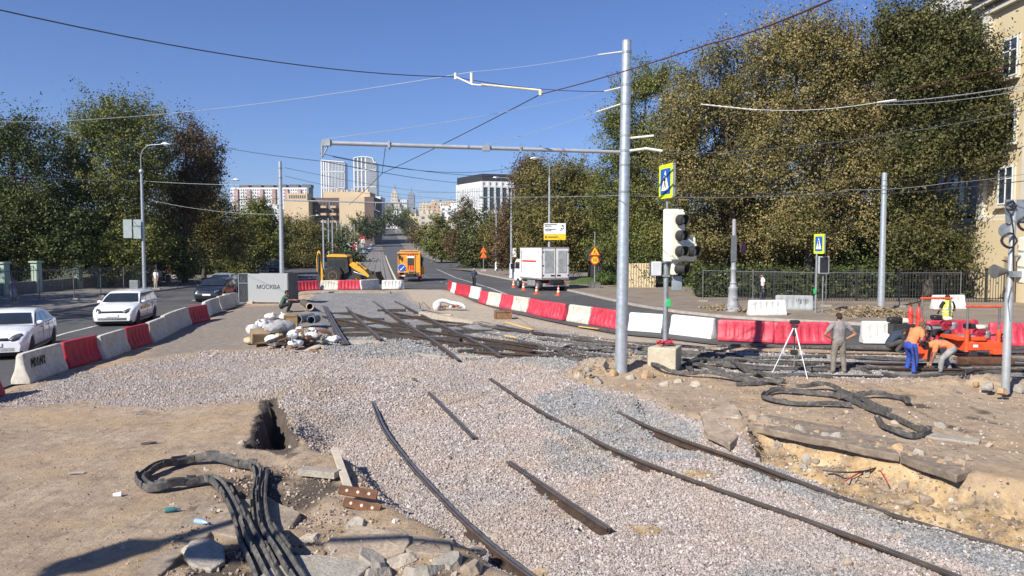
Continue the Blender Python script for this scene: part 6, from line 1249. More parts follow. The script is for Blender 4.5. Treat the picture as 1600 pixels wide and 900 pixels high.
    if vest is not None:
        b = MB(); capsule(b, [V['pel'].lerp(V['waist'], .1), V['waist'], V['chest'], V['neck'].lerp(V['chest'], .3)], [.142,.138,.152,.12], sx=1.42); o = b.build('safety_vest', vest, e, smooth=80); remesh(o, .016)
        for t in (0, .55): q = V['waist'].lerp(V['chest'], t); b = MB(); b.tube([q-Vector((0,0,.025)), q+Vector((0,0,.025))], .152, 16, sx=1.42); b.build('reflective_stripe', M('reflective', (.62,.64,.62), .4), e, smooth=60)
        b = MB(); 
        for s_ in (-.1, .1): b.tube([V['waist']+Vector((s_,-.147,.1)), V['chest']+Vector((s_,-.152,0)), V['neck']+Vector((s_*.9,-.1,-.04))], .022, 6)
        b.build('reflective_brace', M('reflective'), e, smooth=60)
    b = MB(); capsule(b, [V['waist'].lerp(V['pel'], .5), V['pel'], V['hL'].lerp(V['hR'], .5)-(V['waist']-V['pel'])*.2], [.122,.128,.115], sx=1.38)
    for q in 'LR':
        h, k, an = V['h'+q], V['k'+q], V['a'+q]; capsule(b, [h, h.lerp(k, .5), k], [.105,.092,.078])
        if not shorts: capsule(b, [k, k.lerp(an, .5), an.lerp(k, .04)], [.076,.072,.066])
    o = b.build('trousers', trousers, e, smooth=80); remesh(o, .016)
    for q in 'LR':
        an, t = V['a'+q], V['t'+q]; b = MB(); d = t-an; d.z = 0; capsule(b, [an+Vector((0,0,-.01)), Vector((an.x, an.y, t.z+.01))-d*.15, an.lerp(t, .6)*1.0+Vector((0,0,-.01)), t], [.045,.046,.045,.036], sx=1.0); o = b.build('shoe', shoes or dark, e, smooth=80); remesh(o, .014)
    return e
cl = lambda n_, c: M('cloth_'+n_, c, .9, 0, .22, 7, tuple(x*.5 for x in c), .45, 1.0, 9)
orc = cl('orange', (.72,.22,.09)); greyc = cl('greyshirt', (.24,.22,.225)); khaki = cl('khaki', (.20,.175,.145)); blue = cl('blue', (.03,.07,.36)); navy = cl('navy', (.03,.045,.075)); blk_ = cl('black', (.015,.015,.018)); greyt = cl('greytrousers', (.27,.26,.26)); vestm = cl('vest', (.62,.85,.03)); greenc = cl('green', (.06,.10,.075)); whitec = cl('white', (.65,.66,.68)); jeans = cl('jeans', (.03,.04,.07)); patt = cl('pattern', (.25,.22,.25)); cap_ = cl('cap', (.03,.02,.02))
q = GZ(1310, 584); person('man in a grey T-shirt standing with hands on hips, seen from behind', q, R(0), dict(eL=(-.43,-.06,1.13), wL=(-.2,-.02,1.0), gL=(-.12,.1,.98), eR=(.43,-.06,1.13), wR=(.2,-.02,1.0), gR=(.12,.1,.98), head=(.0,.05,1.60), look=(0,.22,1.52), aL=(-.16,-.01,.08), kL=(-.13,.03,.5), aR=(.16,-.01,.08), kR=(.13,.03,.5), tL=(-.22,.15,.035), tR=(.22,.15,.035)), greyc, khaki, hairc=cap_, scale=1.02, shoes=khaki)
q = GZ(1425, 583); pw = person('worker in an orange T-shirt and blue trousers leaning on an iron bar', q, R(-72), dict(pel=(0,-.08,.80), waist=(0,-.02,.95), chest=(0,.1,1.12), neck=(0,.2,1.24), head=(0,.33,1.32), look=(.0,.46,1.18), sL=(-.17,.14,1.2), eL=(-.22,.12,.92), wL=(-.05,.3,.84), sR=(.17,.14,1.2), eR=(.30,.0,.98), wR=(.1,.12,.80), gR=(.05,.25,.78), hL=(-.1,-.08,.78), kL=(-.16,.06,.43), aL=(-.2,.02,.08), tL=(-.24,.2,.035), hR=(.1,-.08,.78), kR=(.14,-.02,.42), aR=(.16,-.12,.08), tR=(.18,.06,.035)), orc, blue, hairc=cl('hairbrown', (.10,.07,.05)), scale=1.04)
b = MB(); b.tube([(.0,0,0), (-.16,-.05,.86)], .017, 8); o = b.build('crowbar', dark); o.location = (q.x+.0, q.y-.25, q.z); tag(o, 'dark iron bar held by the worker in blue trousers', 'crowbar')
q = GZ(1400, 551); person('worker in a navy shirt squatting by the white barrier', q, R(-90), dict(pel=(0,-.22,.3), waist=(0,-.16,.43), chest=(0,.0,.58), neck=(0,.12,.66), head=(0,.24,.66), look=(0,.34,.5), sL=(-.17,.05,.62), eL=(-.2,.2,.38), wL=(-.08,.38,.28), sR=(.17,.05,.62), eR=(.2,.2,.38), wR=(.08,.38,.28), hL=(-.09,-.2,.28), kL=(-.14,.2,.42), aL=(-.13,-.04,.08), tL=(-.15,.15,.035), hR=(.09,-.2,.28), kR=(.14,.2,.42), aR=(.13,-.04,.08), tR=(.15,.15,.035)), navy, cl('darkgrey', (.06,.06,.06)), scale=1.05)
q = GZ(1472, 556); person('worker in black bending over beside the orange machine', q, R(85), dict(pel=(0,-.1,.84), waist=(0,.06,.92), chest=(0,.28,.88), neck=(0,.44,.80), head=(0,.55,.72), look=(0,.6,.55), sL=(-.18,.34,.84), eL=(-.22,.4,.56), wL=(-.15,.45,.32), sR=(.18,.34,.84), eR=(.22,.4,.56), wR=(.15,.45,.32), hL=(-.09,-.1,.82), kL=(-.11,.02,.46), hR=(.09,-.1,.82), kR=(.11,.02,.46), aL=(-.12,-.08,.08), tL=(-.13,.1,.035), aR=(.12,-.08,.08), tR=(.13,.1,.035)), blk_, navy, scale=1.0)
q = GZ(1478, 583); person('worker in an orange T-shirt and grey trousers bending down to the rail', q, R(78), dict(pel=(0,-.12,.70), waist=(0,.04,.80), chest=(0,.27,.80), neck=(0,.43,.76), head=(0,.54,.74), look=(.03,.62,.58), sL=(-.17,.33,.78), eL=(-.19,.38,.52), wL=(-.12,.42,.28), sR=(.17,.33,.78), eR=(.19,.38,.52), wR=(.12,.42,.28), hL=(-.1,-.12,.68), kL=(-.16,.16,.42), aL=(-.15,.2,.08), tL=(-.17,.36,.035), hR=(.1,-.12,.68), kR=(.12,-.02,.40), aR=(.14,-.14,.08), tR=(.15,.04,.035)), orc, greyt, hairc=cl('hairbrown', (.10,.07,.05)), scale=1.06)
q = G(1479, 531); person('worker in a yellow high-visibility vest standing with his back turned', q, R(3), dict(eL=(-.3,.02,1.15), wL=(-.22,.2,1.05), eR=(.3,.02,1.15), wR=(.22,.2,1.05), head=(0,.04,1.6)), blk_, blk_, vest=vestm, scale=1.02)
q = GZ(447, 488); person('man in a dark green T-shirt squatting beside the grey booth', q, R(-80), dict(pel=(0,-.22,.34), waist=(0,-.16,.48), chest=(0,-.06,.68), neck=(0,.02,.82), head=(0,.06,.97), look=(.0,.25,.95), sL=(-.18,-.03,.77), eL=(-.2,.2,.62), wL=(-.14,.44,.60), sR=(.18,-.03,.77), eR=(.2,.2,.62), wR=(.14,.44,.60), hL=(-.09,-.2,.3), kL=(-.14,.24,.46), aL=(-.13,.08,.08), tL=(-.15,.27,.035), hR=(.09,-.2,.3), kR=(.14,.24,.46), aR=(.13,.08,.08), tR=(.15,.27,.035)), greenc, blk_, scale=1.12)
q = G(741, 449); person('man in dark clothes walking along the road past the red barriers', q, R(175), dict(head=(0,.06,1.58), look=(0,.22,1.5), eL=(-.24,-.06,1.12), wL=(-.2,.12,1.0), eR=(.24,.04,1.12), wR=(.2,.16,.95), kL=(-.09,.14,.5), aL=(-.1,.16,.08), tL=(-.1,.33,.04), kR=(.09,-.02,.48), aR=(.1,-.22,.12), tR=(.1,-.06,.03)), navy, blk_, hairc=cl('hairgrey', (.35,.32,.3)), sleeve=1, group='passers-by')
q = G(22, 475); person('passer-by in a patterned shirt and pale shorts behind the mesh fence', q, R(190), {}, patt, cl('paleshorts', (.42,.42,.42)), shorts=True, group='passers-by')
q = G(244, 453); person('passer-by in a white shirt beside the tall street lamp', q, R(160), {}, whitec, cl('beige', (.4,.34,.28)), group='passers-by'); q = G(249, 450); person('passer-by in dark clothes half hidden behind the white-shirted one', q, R(10), {}, patt, jeans, group='passers-by')
q = G(1191, 472); q.z = .12; person('passer-by in a white shirt with a black shoulder bag behind the fence', q, R(95), dict(kL=(-.09,.1,.5), aL=(-.1,.15,.08), tL=(-.1,.32,.04), aR=(.1,-.18,.1), tR=(.1,-.02,.03)), whitec, jeans, group='passers-by')
b = MB(); b.box((-.3,-.05,.85), (.16,.4,.34)); b.tube([(-.2,-.1,1.0),(0,.05,1.45)], .015, 6); o = b.build('shoulder_bag', black, bevel=.03); o.location = q; tag(o, 'black shoulder bag carried by the passer-by behind the fence', 'bag')
# ================================================================ TRASH HEAP, PIPES, SACKS
def sack(px, py, sz, mat, label, seed, group='sacks in the rubbish heap', dz=0, name='sack', fl=.6):
    q = GZ(px, py); b = MB(); rd = random.Random(seed)
    for k in range(3): b.ico((rd.uniform(-.3,.3)*sz, rd.uniform(-.2,.2)*sz, sz*fl*.45), (sz*rd.uniform(.35,.5), sz*rd.uniform(.3,.45), sz*fl*rd.uniform(.4,.6)), jit=.14, sub=2, seed=seed+k)
    a = rd.uniform(0, 6); b.tube([(sz*.3*math.cos(a), sz*.3*math.sin(a), sz*.4), (sz*.55*math.cos(a), sz*.55*math.sin(a), sz*.65)], [sz*.12, sz*.05], 6)
    o = b.build(name, mat, smooth=35); o.modifiers.new('remesh', 'REMESH').voxel_size = sz*.045; o.modifiers['remesh'].mode = 'VOXEL'
    o.location = (q.x, q.y, q.z+dz-.02); o.rotation_euler = (0,0,rd.uniform(0,6)); return tag(o, label, 'sack', group)
wsk = M('sack_white', (.66,.66,.66), .6, 0, .14, 7, (.35,.33,.3), .4, .5, 14); gsk = M('sack_grey', (.34,.34,.35), .6, 0, .2, 7, (.15,.14,.13), .5, .5, 14); bsk = M('sack_beige', (.48,.40,.27), .8, 0, .2, 6, (.2,.16,.1), .5, .5, 14)
for i, (px, py, sz, mt_, l, dz) in enumerate([(396,521,.55,wsk,'white sack at the far left end of the rubbish heap',0), (412,514,.6,wsk,'white sack left of the top one in the rubbish heap',0), (426,499,.5,wsk,'white bag furthest back in the rubbish heap',0), (445,500,.5,wsk,'white bag near the wooden crate',0), (420,528,.6,bsk,'beige sack in the middle of the rubbish heap',.1), (403,533,.6,bsk,'yellowish sack on the left of the heap',0), (438,530,.6,gsk,'tall grey plastic bag in the middle of the heap',.25), (432,538,.5,wsk,'white bag at the foot of the grey one',.02), (395,537,.4,bsk,'small torn beige sack at the left front of the heap',0), (489,534,.4,wsk,'crumpled white sheet on the right of the heap',.1), (476,540,.3,wsk,'white bucket-like bag at the right front of the heap',.05), (450,524,.35,wsk,'white bag right of the tall grey one',.1), (488,525,.22,wsk,'small white bag beside the red scrap',.2), (500,538,.35,gsk,'greyish bag at the edge of the ditch',.0)]): sack(px, py, sz*1.25, mt_, l, 300+i*5, dz=dz)
for i in range(26):
    a_ = random.gauss(450, 26); c_ = random.gauss(528, 10); sack(a_, c_, random.uniform(.25,.5), [wsk, bsk, gsk, wsk][i % 4], 'small crumpled bag or rag piled in the rubbish heap', 900+i*3, 'small bags of the rubbish heap', dz=random.uniform(0,.22), name='crumpled_bag')
for i in range(34):
    a_ = random.gauss(458, 26); c_ = random.gauss(532, 9); s_ = random.uniform(.15,.42); chunk(a_, c_, (s_*1.5, s_*.5, s_*.3), [rust, woodb, conc, M('scrap_brown', (.16,.09,.06), .85), dark][i % 5], 'small broken board or scrap piece piled in the rubbish heap', 'scrap', 'small scrap of the rubbish heap', seed=950+i, dz=random.uniform(0,.25), name='scrap_piece')
def crate(px, py, d, mat, label, rz, dz=0, name='crate', cat='crate', tilt=0):
    q = GZ(px, py); b = MB(); b.box((0,0,d[2]/2), (d[0]*.94, d[1]*.94, d[2]*.96)); o = b.build(name, mat, bevel=.01); b = MB()
    for sx in (-1,1):
        for sy in (-1,1): b.box((sx*d[0]*.47, sy*d[1]*.47, d[2]/2), (.05,.05,d[2]))
    for z in (.03, d[2]-.03): b.box((0,-d[1]*.49,z), (d[0],.03,.06)); b.box((0,d[1]*.49,z), (d[0],.03,.06)); b.box((d[0]*.49,0,z), (.03,d[1]*.96,.06)); b.box((-d[0]*.49,0,z), (.03,d[1]*.96,.06))
    b.build('batten_frame', mat, o, bevel=.004); o.location = (q.x, q.y, q.z+dz); o.rotation_euler = (tilt, 0, rz); return tag(o, label, cat)
crate(455, 518, (.55,.5,.62), M('crate_wood', (.24,.17,.08), .8, 0, .2, 5, (.12,.08,.04), .4), 'brown wooden crate standing upright in the rubbish heap', .2, .1)
crate(410, 535, (.8,.5,.4), M('cardboard', (.30,.22,.13), .9, 0, .15, 4), 'torn cardboard box in the left of the rubbish heap', .5, .05, 'cardboard_box', 'box', .3)
crate(786, 498.5, (.85,.6,.42), woodb, 'brown slatted block standing on the concrete strip by the crossing', .1, 0, 'brown_block', 'block')
def pipe(px0, px1, r, mat, label, z, inner=True, group=None):
    A, C_ = GZ(*px0), GZ(*px1); d = (C_-A); b = MB(); n_ = 24; ax_ = d.normalized(); up = Vector((0,0,1)); a = ax_.cross(up).normalized(); c = a.cross(ax_)
    R_ = []
    for t, rr in ((0, r*.82), (0, r), (1, r), (1, r*.82)): R_.append(b.pts([d*t+(a*math.cos(2*PI*j/n_)+c*math.sin(2*PI*j/n_))*rr for j in range(n_)]))
    for r0, r1 in zip(R_, R_[1:]+R_[:1]):
        for j in range(n_): q = (j+1) % n_; b.face(r0+j, r0+q, r1+q, r1+j)
    o = b.build('pipe', mat, smooth=40); o.location = A+Vector((0,0,r+z)); return tag(o, label, 'pipe', group)
pm_ = M('pipe_grey', (.2,.21,.23), .55, .2, .2, 5, (.09,.08,.07), .4)
pipe((466,513), (487,509), .2, pm_, 'short grey pipe lying behind the wooden crate', .2, group='pipes by the rubbish heap'); pipe((486,512), (495,509), .19, M('pipe_blue', (.16,.20,.25), .5), 'bluish pipe end right of the grey pipe', .15, group='pipes by the rubbish heap')
pipe((484,487), (474,480), .2, M('pipe_insulated', (.08,.075,.07), .7), 'dark insulated pipe opening toward the viewer beside the squatting man', .1, group='pipes by the rubbish heap')
q = GZ(484.5, 487.5); b = MB(); b.tube([(.195*math.cos(t*PI/12), -.02, .195*math.sin(t*PI/12)) for t in range(25)], .03, 8); o = b.build('pipe_collar', M('collar_cream', (.62,.5,.33), .7), smooth=60); o.location = (q.x, q.y-.02, q.z+.3); o.rotation_euler = (0,0,.5); tag(o, 'cream collar round the open end of the insulated pipe', 'collar')
for i, (px, py, s_, mt_, l) in enumerate([(475,527,(.5,.35,.15),brd,'flat red plastic scrap in the rubbish heap'), (490,527,(.35,.3,.3),brd,'crumpled red cloth right of the red plastic scrap'), (465,538,(.6,.4,.15),rust,'rusty metal scrap at the front of the heap'), (455,543,(.7,.4,.12),M('scrap_brown', (.16,.09,.06), .85),'brown scrap boards at the front of the heap'), (480,533,(.5,.4,.18),woodb,'dark broken boards right of the rusty scrap'), (497,545,(.7,.25,.12),conc,'concrete post end sticking over the ditch'), (486,548,(.8,.3,.1),concl,'pale board end sticking over the ditch'), (445,540,(.4,.3,.2),dark,'dark box scrap in front of the grey bag'), (425,545,(.4,.2,.1),bsk,'beige rag at the front of the heap')]):
    chunk(px, py, s_, mt_, l, 'scrap', 'scrap in the rubbish heap', seed=400+i, dz=.05, name='scrap_piece')
# sack with red stuff on the concrete strip
T = empty('torn_sack', GZ(700, 485), 0, 'torn white sack full of reddish scraps lying on the concrete strip', 'sack'); b = MB(); b.tube(catmull([(-.75,0,.1),(-.7,.05,.4),(-.3,.1,.55),(.2,.1,.42),(.75,0,.32),(1.0,0,.12)]), .12, 8); b.ico((-.62,0,.25), (.24,.3,.3), jit=.15, sub=2, seed=5); o = b.build('sack_cloth', wsk, T); remesh(o, .03)
for k in range(7): b = MB(); b.ico((-.35+.17*k, -.1, .2+.04*(k % 3)), (.12,.12,.09), jit=.3, sub=1, seed=k); b.build('scrap_lump', [rust, M('brick_red', (.35,.12,.08), .8), conc, wsk][k % 4], T, smooth=0)
T = empty('metal_scrap', GZ(675, 484), 0, 'tangle of bent rods between the crossing rails and the white sack', 'scrap'); b = MB()
for k in range(9): a = Vector((random.uniform(-.8,.8), random.uniform(-.3,.3), .05)); b.tube([a, a+Vector((random.uniform(-.4,.4), random.uniform(-.3,.3), random.uniform(.05,.5)))], .018, 5)
b.build('rods', M('rod_brown', (.2,.15,.11), .8), T)
# dry brush heap under the fence
def twigs(name, pxs, n_, mat, label, h=.5, ln=.5):
    b = MB(); c0 = G(*pxs[0]); c1 = G(*pxs[1])
    for k in range(n_):
        t = random.random(); q = c0.lerp(c1, t); q.z = .12+random.random()**2*h*math.sin(PI*min(1,max(.05,t))); q.y += random.gauss(0, .5); d = Vector((random.uniform(-1,1), random.uniform(-1,1), random.uniform(-.2,.6))).normalized()*ln*random.uniform(.3,1); b.poly([q, q+d*.5+Vector((0,0,.05)), q+d, q+d*.5-Vector((.03,0,.03))])
    return tag(b.build(name, mat, smooth=0), kind='stuff')
twigs('dry_brush', ((1305,496),(1425,497)), 4500, M('brush_dry', (.24,.185,.115), .9, 0, .6, 3), 'x', .42, .24); twigs('dry_leaves', ((1100,486),(1180,492)), 700, M('brush_dry'), 'x', .25, .3); twigs('dry_leaves', ((1000,566),(900,590)), 120, M('brush_dry'), 'x', .1, .3)
# ================================================================ BUILDINGS
whw = M('wall_white', (.66,.66,.67), .85, 0, .06, .2, (.45,.44,.42), .3); tanw = M('wall_tan', (.52,.41,.27), .85, 0, .08, .1, (.42,.33,.22), .3); brnw = M('wall_brown', (.12,.085,.075), .85, 0, .15, .3); darkw = M('wall_dark', (.03,.032,.036), .6, 0, .2, .3)
def grid_windows(name, x0, x1, z0, z1, nx, nz, fw, fh, y, mat, parent, face='y', kind=True, th=.15):
    b = MB(); dx = (x1-x0)/nx; dz = (z1-z0)/nz
    for i in range(nx):
        for j in range(nz):
            c = (x0+dx*(i+.5), z0+dz*(j+.5))
            if face == 'y': b.box((c[0], y, c[1]), (dx*fw, th, dz*fh))
            else: b.box((y, c[0], c[1]), (th, dx*fw, dz*fh))
    o = b.build(name, mat, parent, smooth=0)
    if kind: o['kind'] = 'stuff'
    return o
def bldg(name, px0, px1, ytop, Y, depth, mat, label, zb=None, rz=0, cat='building', group=None):
    A = D(px0, ytop, Y); B_ = D(px1, ytop, Y); zb = float(tz(0, Y))-4 if zb is None else zb
    e = empty(name, (A.x, Y, zb), rz, label, cat, group); W_ = B_.x-A.x; Hh = A.z-zb; b = MB(); b.box((W_/2, depth/2, Hh/2), (W_, depth, Hh)); b.build('wall', mat, e, smooth=0); e['w'] = W_; e['h'] = Hh; return e, W_, Hh
# apartment slab
e, W_, Hh = bldg('apartment_block', 360, 479, 293, 720, 16, whw, 'long white apartment block with red balcony stacks on the left skyline', rz=0)
grid_windows('window_rows', 0, W_, Hh-34, Hh-1, 32, 11, .45, .5, -.1, M('win_far', (.12,.14,.17), .3), e)
for k in range(6): x = W_*(.08+.165*k); b = MB(); b.box((x+6, 8, Hh+1.6), (9,10,3.2)); b.build('lift_house', M('roof_dark', (.10,.11,.12), .8), e); b = MB(); b.box((x, -.7, Hh-17), (3.4,1.4,31)); b.build('balcony_stack', M('balcony_red', (.40,.27,.25), .8, 0, .3, .15), e)
b = MB(); b.box((W_+1,8,Hh/2), (2,16.2,Hh)); b.build('end_wall', M('wall_grey', (.22,.23,.24), .8), e)
e, W_, Hh = bldg('low_block', 385, 470, 326, 520, 20, whw, 'low white blocks below the long apartment block'); b = MB()
for k in range(8): b.box((W_*(.06+.12*k), -1-k % 2*3, Hh*.5+random.uniform(-3,3)), (W_*.1, 5, Hh)); 
b.build('annexe', whw, e); grid_windows('window_rows', 0, W_, Hh-12, Hh-2, 14, 3, .4, .4, -4.2, M('win_far'), e)
# tan complex
Yb = 430; e, W_, Hh = bldg('tan_office_block', 443, 482, 313, Yb, 30, tanw, 'blank tan block with a flat front, left one of two')
b = MB(); b.box((W_*.55, 6, Hh+2), (W_*.8,12,4)); b.build('upper_storey', tanw, e); grid_windows('window_rows', W_*.2, W_*.9, Hh+.6, Hh+3.6, 8, 1, .5, .6, -.1, brnw, e)
e, W_, Hh = bldg('tan_office_block', 530, 571, 308, Yb, 30, tanw, 'blank tan block with a flat front and a dark side, right one of two'); b = MB(); b.box((W_+2.7, 10, Hh/2+.5), (5.4, 26, Hh-1)); b.build('dark_side', brnw, e)
e, W_, Hh = bldg('balcony_block', 480, 532, 309, Yb+9, 20, brnw, 'brown recessed block with white balconies between the two tan blocks'); wb_ = M('balcony_tan', (.44,.34,.26), .8)
for i in range(5):
    for j in range(2): b = MB(); b.box((W_*(.52+.28*j), -1.5, Hh-5.5-4.3*i), (W_*.17, 3, 1.3)); b.build('balcony', wb_, e)
grid_windows('window_rows', W_*.05, W_*.95, Hh-26, Hh-2, 9, 6, .5, .6, -.1, darkw, e)
e, W_, Hh = bldg('tan_upper_block', 505, 578, 300, Yb+25, 18, tanw, 'long tan upper storey running above the balcony block'); b = MB()
for k in range(9): b.box((W_*(.05+.11*k), 3, Hh+.7), (1.2,1.5,1.4+(k % 3)*.8))
b.build('roof_vents', tanw, e); _, W_, Hh = bldg('white_block', 583, 594.5, 307, 560, 20, whw, 'small white block right of the tan blocks')
# towers
tg, n, p = newmat('tower_glass'); c = coord(n); lk(n, ramp(n, noise(n, .05, 3, c), [(.4, (.10,.13,.17)), (.6, (.16,.20,.25))]), p.inputs['Base Color']); p.inputs['Roughness'].default_value = .2
wt = M('tower_white', (.70,.72,.74), .6, 0, .04, .05)
for px0, px1, pxm, yt, cv, lab in ((502, 538, 513, 252, 0, 'twin glass tower on the left with a flat slanting top'), (553, 587.5, 571, 249, 1, 'twin glass tower on the right with a curved top')):
    Yt = 1500; A, B_, Cm = D(px0, yt, Yt), D(px1, yt, Yt), D(pxm, yt, Yt); zb = 35; Hh = A.z-zb; W_ = B_.x-A.x; e = empty('glass_tower', (A.x, Yt, zb), 0, lab, 'tower', 'twin glass towers'); wm = Cm.x-A.x
    top = [(W_*t, Hh+(9*math.sin(PI*(.25+.6*t)) if cv else 2-4*t)-(11 if cv and t > .85 else 4 if cv else 0)) for t in [k/12 for k in range(13)]]
    b = MB(); poly = [(0,0)]+top+[(W_,0)]; b.prism(poly[::-1], 30); o = b.build('glass_body', tg, e, smooth=0); o.location = (0,15,0)
    def topz(x): t = max(0, min(1, x/W_)); k = min(11, int(t*12)); u = t*12-k; return top[k][1]*(1-u)+top[k+1][1]*u
    b = MB(); n1, n2 = 3, 11
    for k in range(n1+1): x = wm*k/n1; b.box((x, -.6, topz(x)/2), (2.4, 1.2, topz(x)))
    b.build('white_pilaster', wt, e); b = MB()
    for k in range(n2+1): x = wm+(W_-wm)*k/n2; b.box((x, -.3, topz(x)/2), (.9, .8, topz(x)))
    b.build('fin', wt if not cv else M('fin_grey', (.4,.43,.46), .6), e); b = MB()
    for q in (.36, .62, .85): b.box((W_/2, -.8, Hh*q), (W_, 1.0, 2.6))
    for k in range(40): b.box((W_/2, -.1, Hh*k/40), (W_, .4, .5))
    b.build('floor_band', M('band_pale', (.5,.53,.56), .6), e); b = MB()
    for a_, c_ in zip(top[:-1], top[1:]): b.tube([(a_[0],-1,a_[1]), (c_[0],-1,c_[1])], 1.2, 6)
    b.build('roof_edge', wt, e)
# wedding-cake tower, spire tower, distant city
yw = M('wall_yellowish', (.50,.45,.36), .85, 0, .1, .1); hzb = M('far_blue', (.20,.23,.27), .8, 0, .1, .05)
def stepped(px, lev, Y, label, mat):
    P = D(px, 345, Y); e = empty('spired_tower', (P.x, Y, 20), 0, label, 'tower'); 
    for i, (wpx, y0, y1) in enumerate(lev):
        z0_, z1_ = D(px, y0, Y).z-20, D(px, y1, Y).z-20; wd = wpx/F*Y; b = MB()
        if i < len(lev)-1: b.box((0,0,(z0_+z1_)/2), (wd, wd*.8, z1_-z0_)); b.build('tier', mat, e); grid_windows('window_rows', -wd*.45, wd*.45, z0_+2, z1_-1, max(2, int(wd/7)), max(1, int((z1_-z0_)/8)), .4, .6, -wd*.4-.05, hzb, e)
        else: b.tube([(0,0,z0_),(0,0,z1_)], [wd/2, wd*.08], 8); b.build('spire', hzb, e)
    return e
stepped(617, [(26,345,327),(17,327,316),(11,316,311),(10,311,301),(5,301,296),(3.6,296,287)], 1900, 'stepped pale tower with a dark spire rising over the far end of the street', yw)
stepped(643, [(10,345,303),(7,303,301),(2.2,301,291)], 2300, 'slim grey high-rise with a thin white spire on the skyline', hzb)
rd = random.Random(5)
FB = [(588,612,318,1400,'glassy low block left of the stepped tower'),(604,650,327,900,'wide glass-fronted block under the stepped tower'),(622,636,312,1900,'pale block between the two spired towers'),(650,668,330,1100,'cream block right of the glass-fronted one'),(655,690,318,1300,'long cream block on the right skyline'),(668,705,320,900,'ochre block beside the brown tree, behind'),(676,712,314,1500,'pale roofline furthest right before the office block'),(595,625,333,700,'low white block beyond the street end'),(640,662,338,640,'yellow low house beyond the poles'),(655,690,334,560,'beige low house left of the brown tree'),(688,716,322,700,'grey-white block half hidden by the brown tree'),(540,575,338,600,'small pale house under the tan blocks')]
for i, (a, c, t, Y, l) in enumerate(FB):
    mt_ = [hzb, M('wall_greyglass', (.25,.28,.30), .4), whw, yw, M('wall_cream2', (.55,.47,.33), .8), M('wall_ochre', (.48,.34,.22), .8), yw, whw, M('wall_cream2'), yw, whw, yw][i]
    e, W_, Hh = bldg('city_block', a, c, t, Y, 25, mt_, l, group='distant city blocks'); nw = max(3, int(W_/5)); nh = max(2, min(9, int((Hh-6)/4.5))); grid_windows('window_rows', 0, W_, Hh-4.2*nh, Hh-1, nw, nh, .4, .45, -.1, M('win_far'), e)
    b = MB()
    for k in range(4): b.box((W_*rd.random(), 6, Hh+1), (W_*.12, 5, 2+2*rd.random()))
    b.build('roof_box', mt_, e)
# white office with black top storey
Yo = 200; P = D(753, 386, Yo); e = empty('office_building', (P.x, Yo, 0), R(0), 'white modern office block with tall dark windows and a black roof storey', 'building'); sc = Yo/F
h1 = D(753, 283, Yo).z; h2 = D(753, 273, Yo).z; Wr = 14; Wl = 15.4; dl = R(148)
def pface(rz, W_, name): o = empty(name, (0,0,0), rz); o.parent = e; return o
fr = pface(R(14), Wr, 'right_front'); fl = pface(R(121), Wl, 'left_front')
cs_ = [(0,0), (Wr*math.cos(R(14)), Wr*math.sin(R(14)))]; c3_ = (cs_[1][0]+Wl*math.cos(R(121)), cs_[1][1]+Wl*math.sin(R(121))); c4_ = (Wl*math.cos(R(121)), Wl*math.sin(R(121)))
b = MB(); b.slab([cs_[0], cs_[1], c3_, c4_], 0, h1); b.build('wall', M('office_white', (.62,.62,.62), .7, 0, .05, .3), e, smooth=0); ins_ = lambda p_, k: (p_[0]*(1-k)+k*(cs_[1][0]+c4_[0])/2, p_[1]*(1-k)+k*(cs_[1][1]+c4_[1])/2)
b = MB(); b.slab([ins_(q, .03) for q in (cs_[0], cs_[1], c3_, c4_)], h1+.01, h2+.3); b.build('roof_storey', darkw, e, smooth=0)
for k in range(8):
    for z0_, z1_ in ((4,12.6),(13.3,19.6)):
        b = MB(); b.box((Wr*(k+.55)/8, -.05, (z0_+z1_)/2), (Wr/8*.62, .1, z1_-z0_)); b.build('window', wglass, fr)
b = MB()
for k in range(9): b.box((Wr*k/8+.1, -.22, h1/2), (.45,.4,h1))
for z in (12.95, 19.95): b.box((Wr/2,-.15,z), (Wr,.3,.6))
b.build('pilaster', M('office_white'), fr); grid_windows('window_rows', .5, 15, 2, h1-1.2, 14, 6, .35, .82, .08, M('win_pale', (.42,.45,.47), .3), fl)
# ---- big cream building at the right edge
sh_ = M('plaster_grey', (.42,.42,.45), .85, 0, .06, .3, (.30,.29,.30), .3); cr_ = M('plaster_cream', (.60,.50,.32), .85, 0, .06, .3, (.42,.34,.22), .35); tr_ = M('plaster_trim', (.60,.56,.48), .8, 0, .06, .4)
B = empty('cream_building', (33.0, 53, 0), 0, 'tall cream and pale grey building with a heavy cornice at the right edge', 'building')
def bb2(name, c, d, mat, par=B, bev=.02): b = MB(); b.box(c, d); return b.build(name, mat, par, smooth=0, bevel=bev)
HB = 20.6
bb2('wall', (7, 14, 3+HB/2+.6), (14, 30, HB-4.8), sh_); bb2('ground_floor_wall', (6.9, 13.9, 2.7), (14.2, 30.2, 5.4), cr_); bb2('wall_bay', (6.4, -11, HB/2), (14.4, 18, HB), cr_); bb2('bay_ground_wall', (6.2, -11.1, 2.7), (14.6, 18.2, 5.4), cr_)
for z, pr_, mt_ in ((5.5,.25,tr_),(4.1,.12,tr_),(HB-1.3,.35,tr_),(HB-.7,.7,tr_),(HB-.1,1.1,tr_)): bb2('cornice', (7-pr_/2, 14, z), (14+pr_, 30+pr_*2, .3), mt_); bb2('cornice', (6.4-pr_/2, -11, z+.01), (14.4+pr_, 18+pr_*2, .3), mt_)
b = MB()
for k in range(40): b.tube([(-.6, -19+k*1.2, HB), (-.6, -19+k*1.2, HB+1.0)], .02, 5)
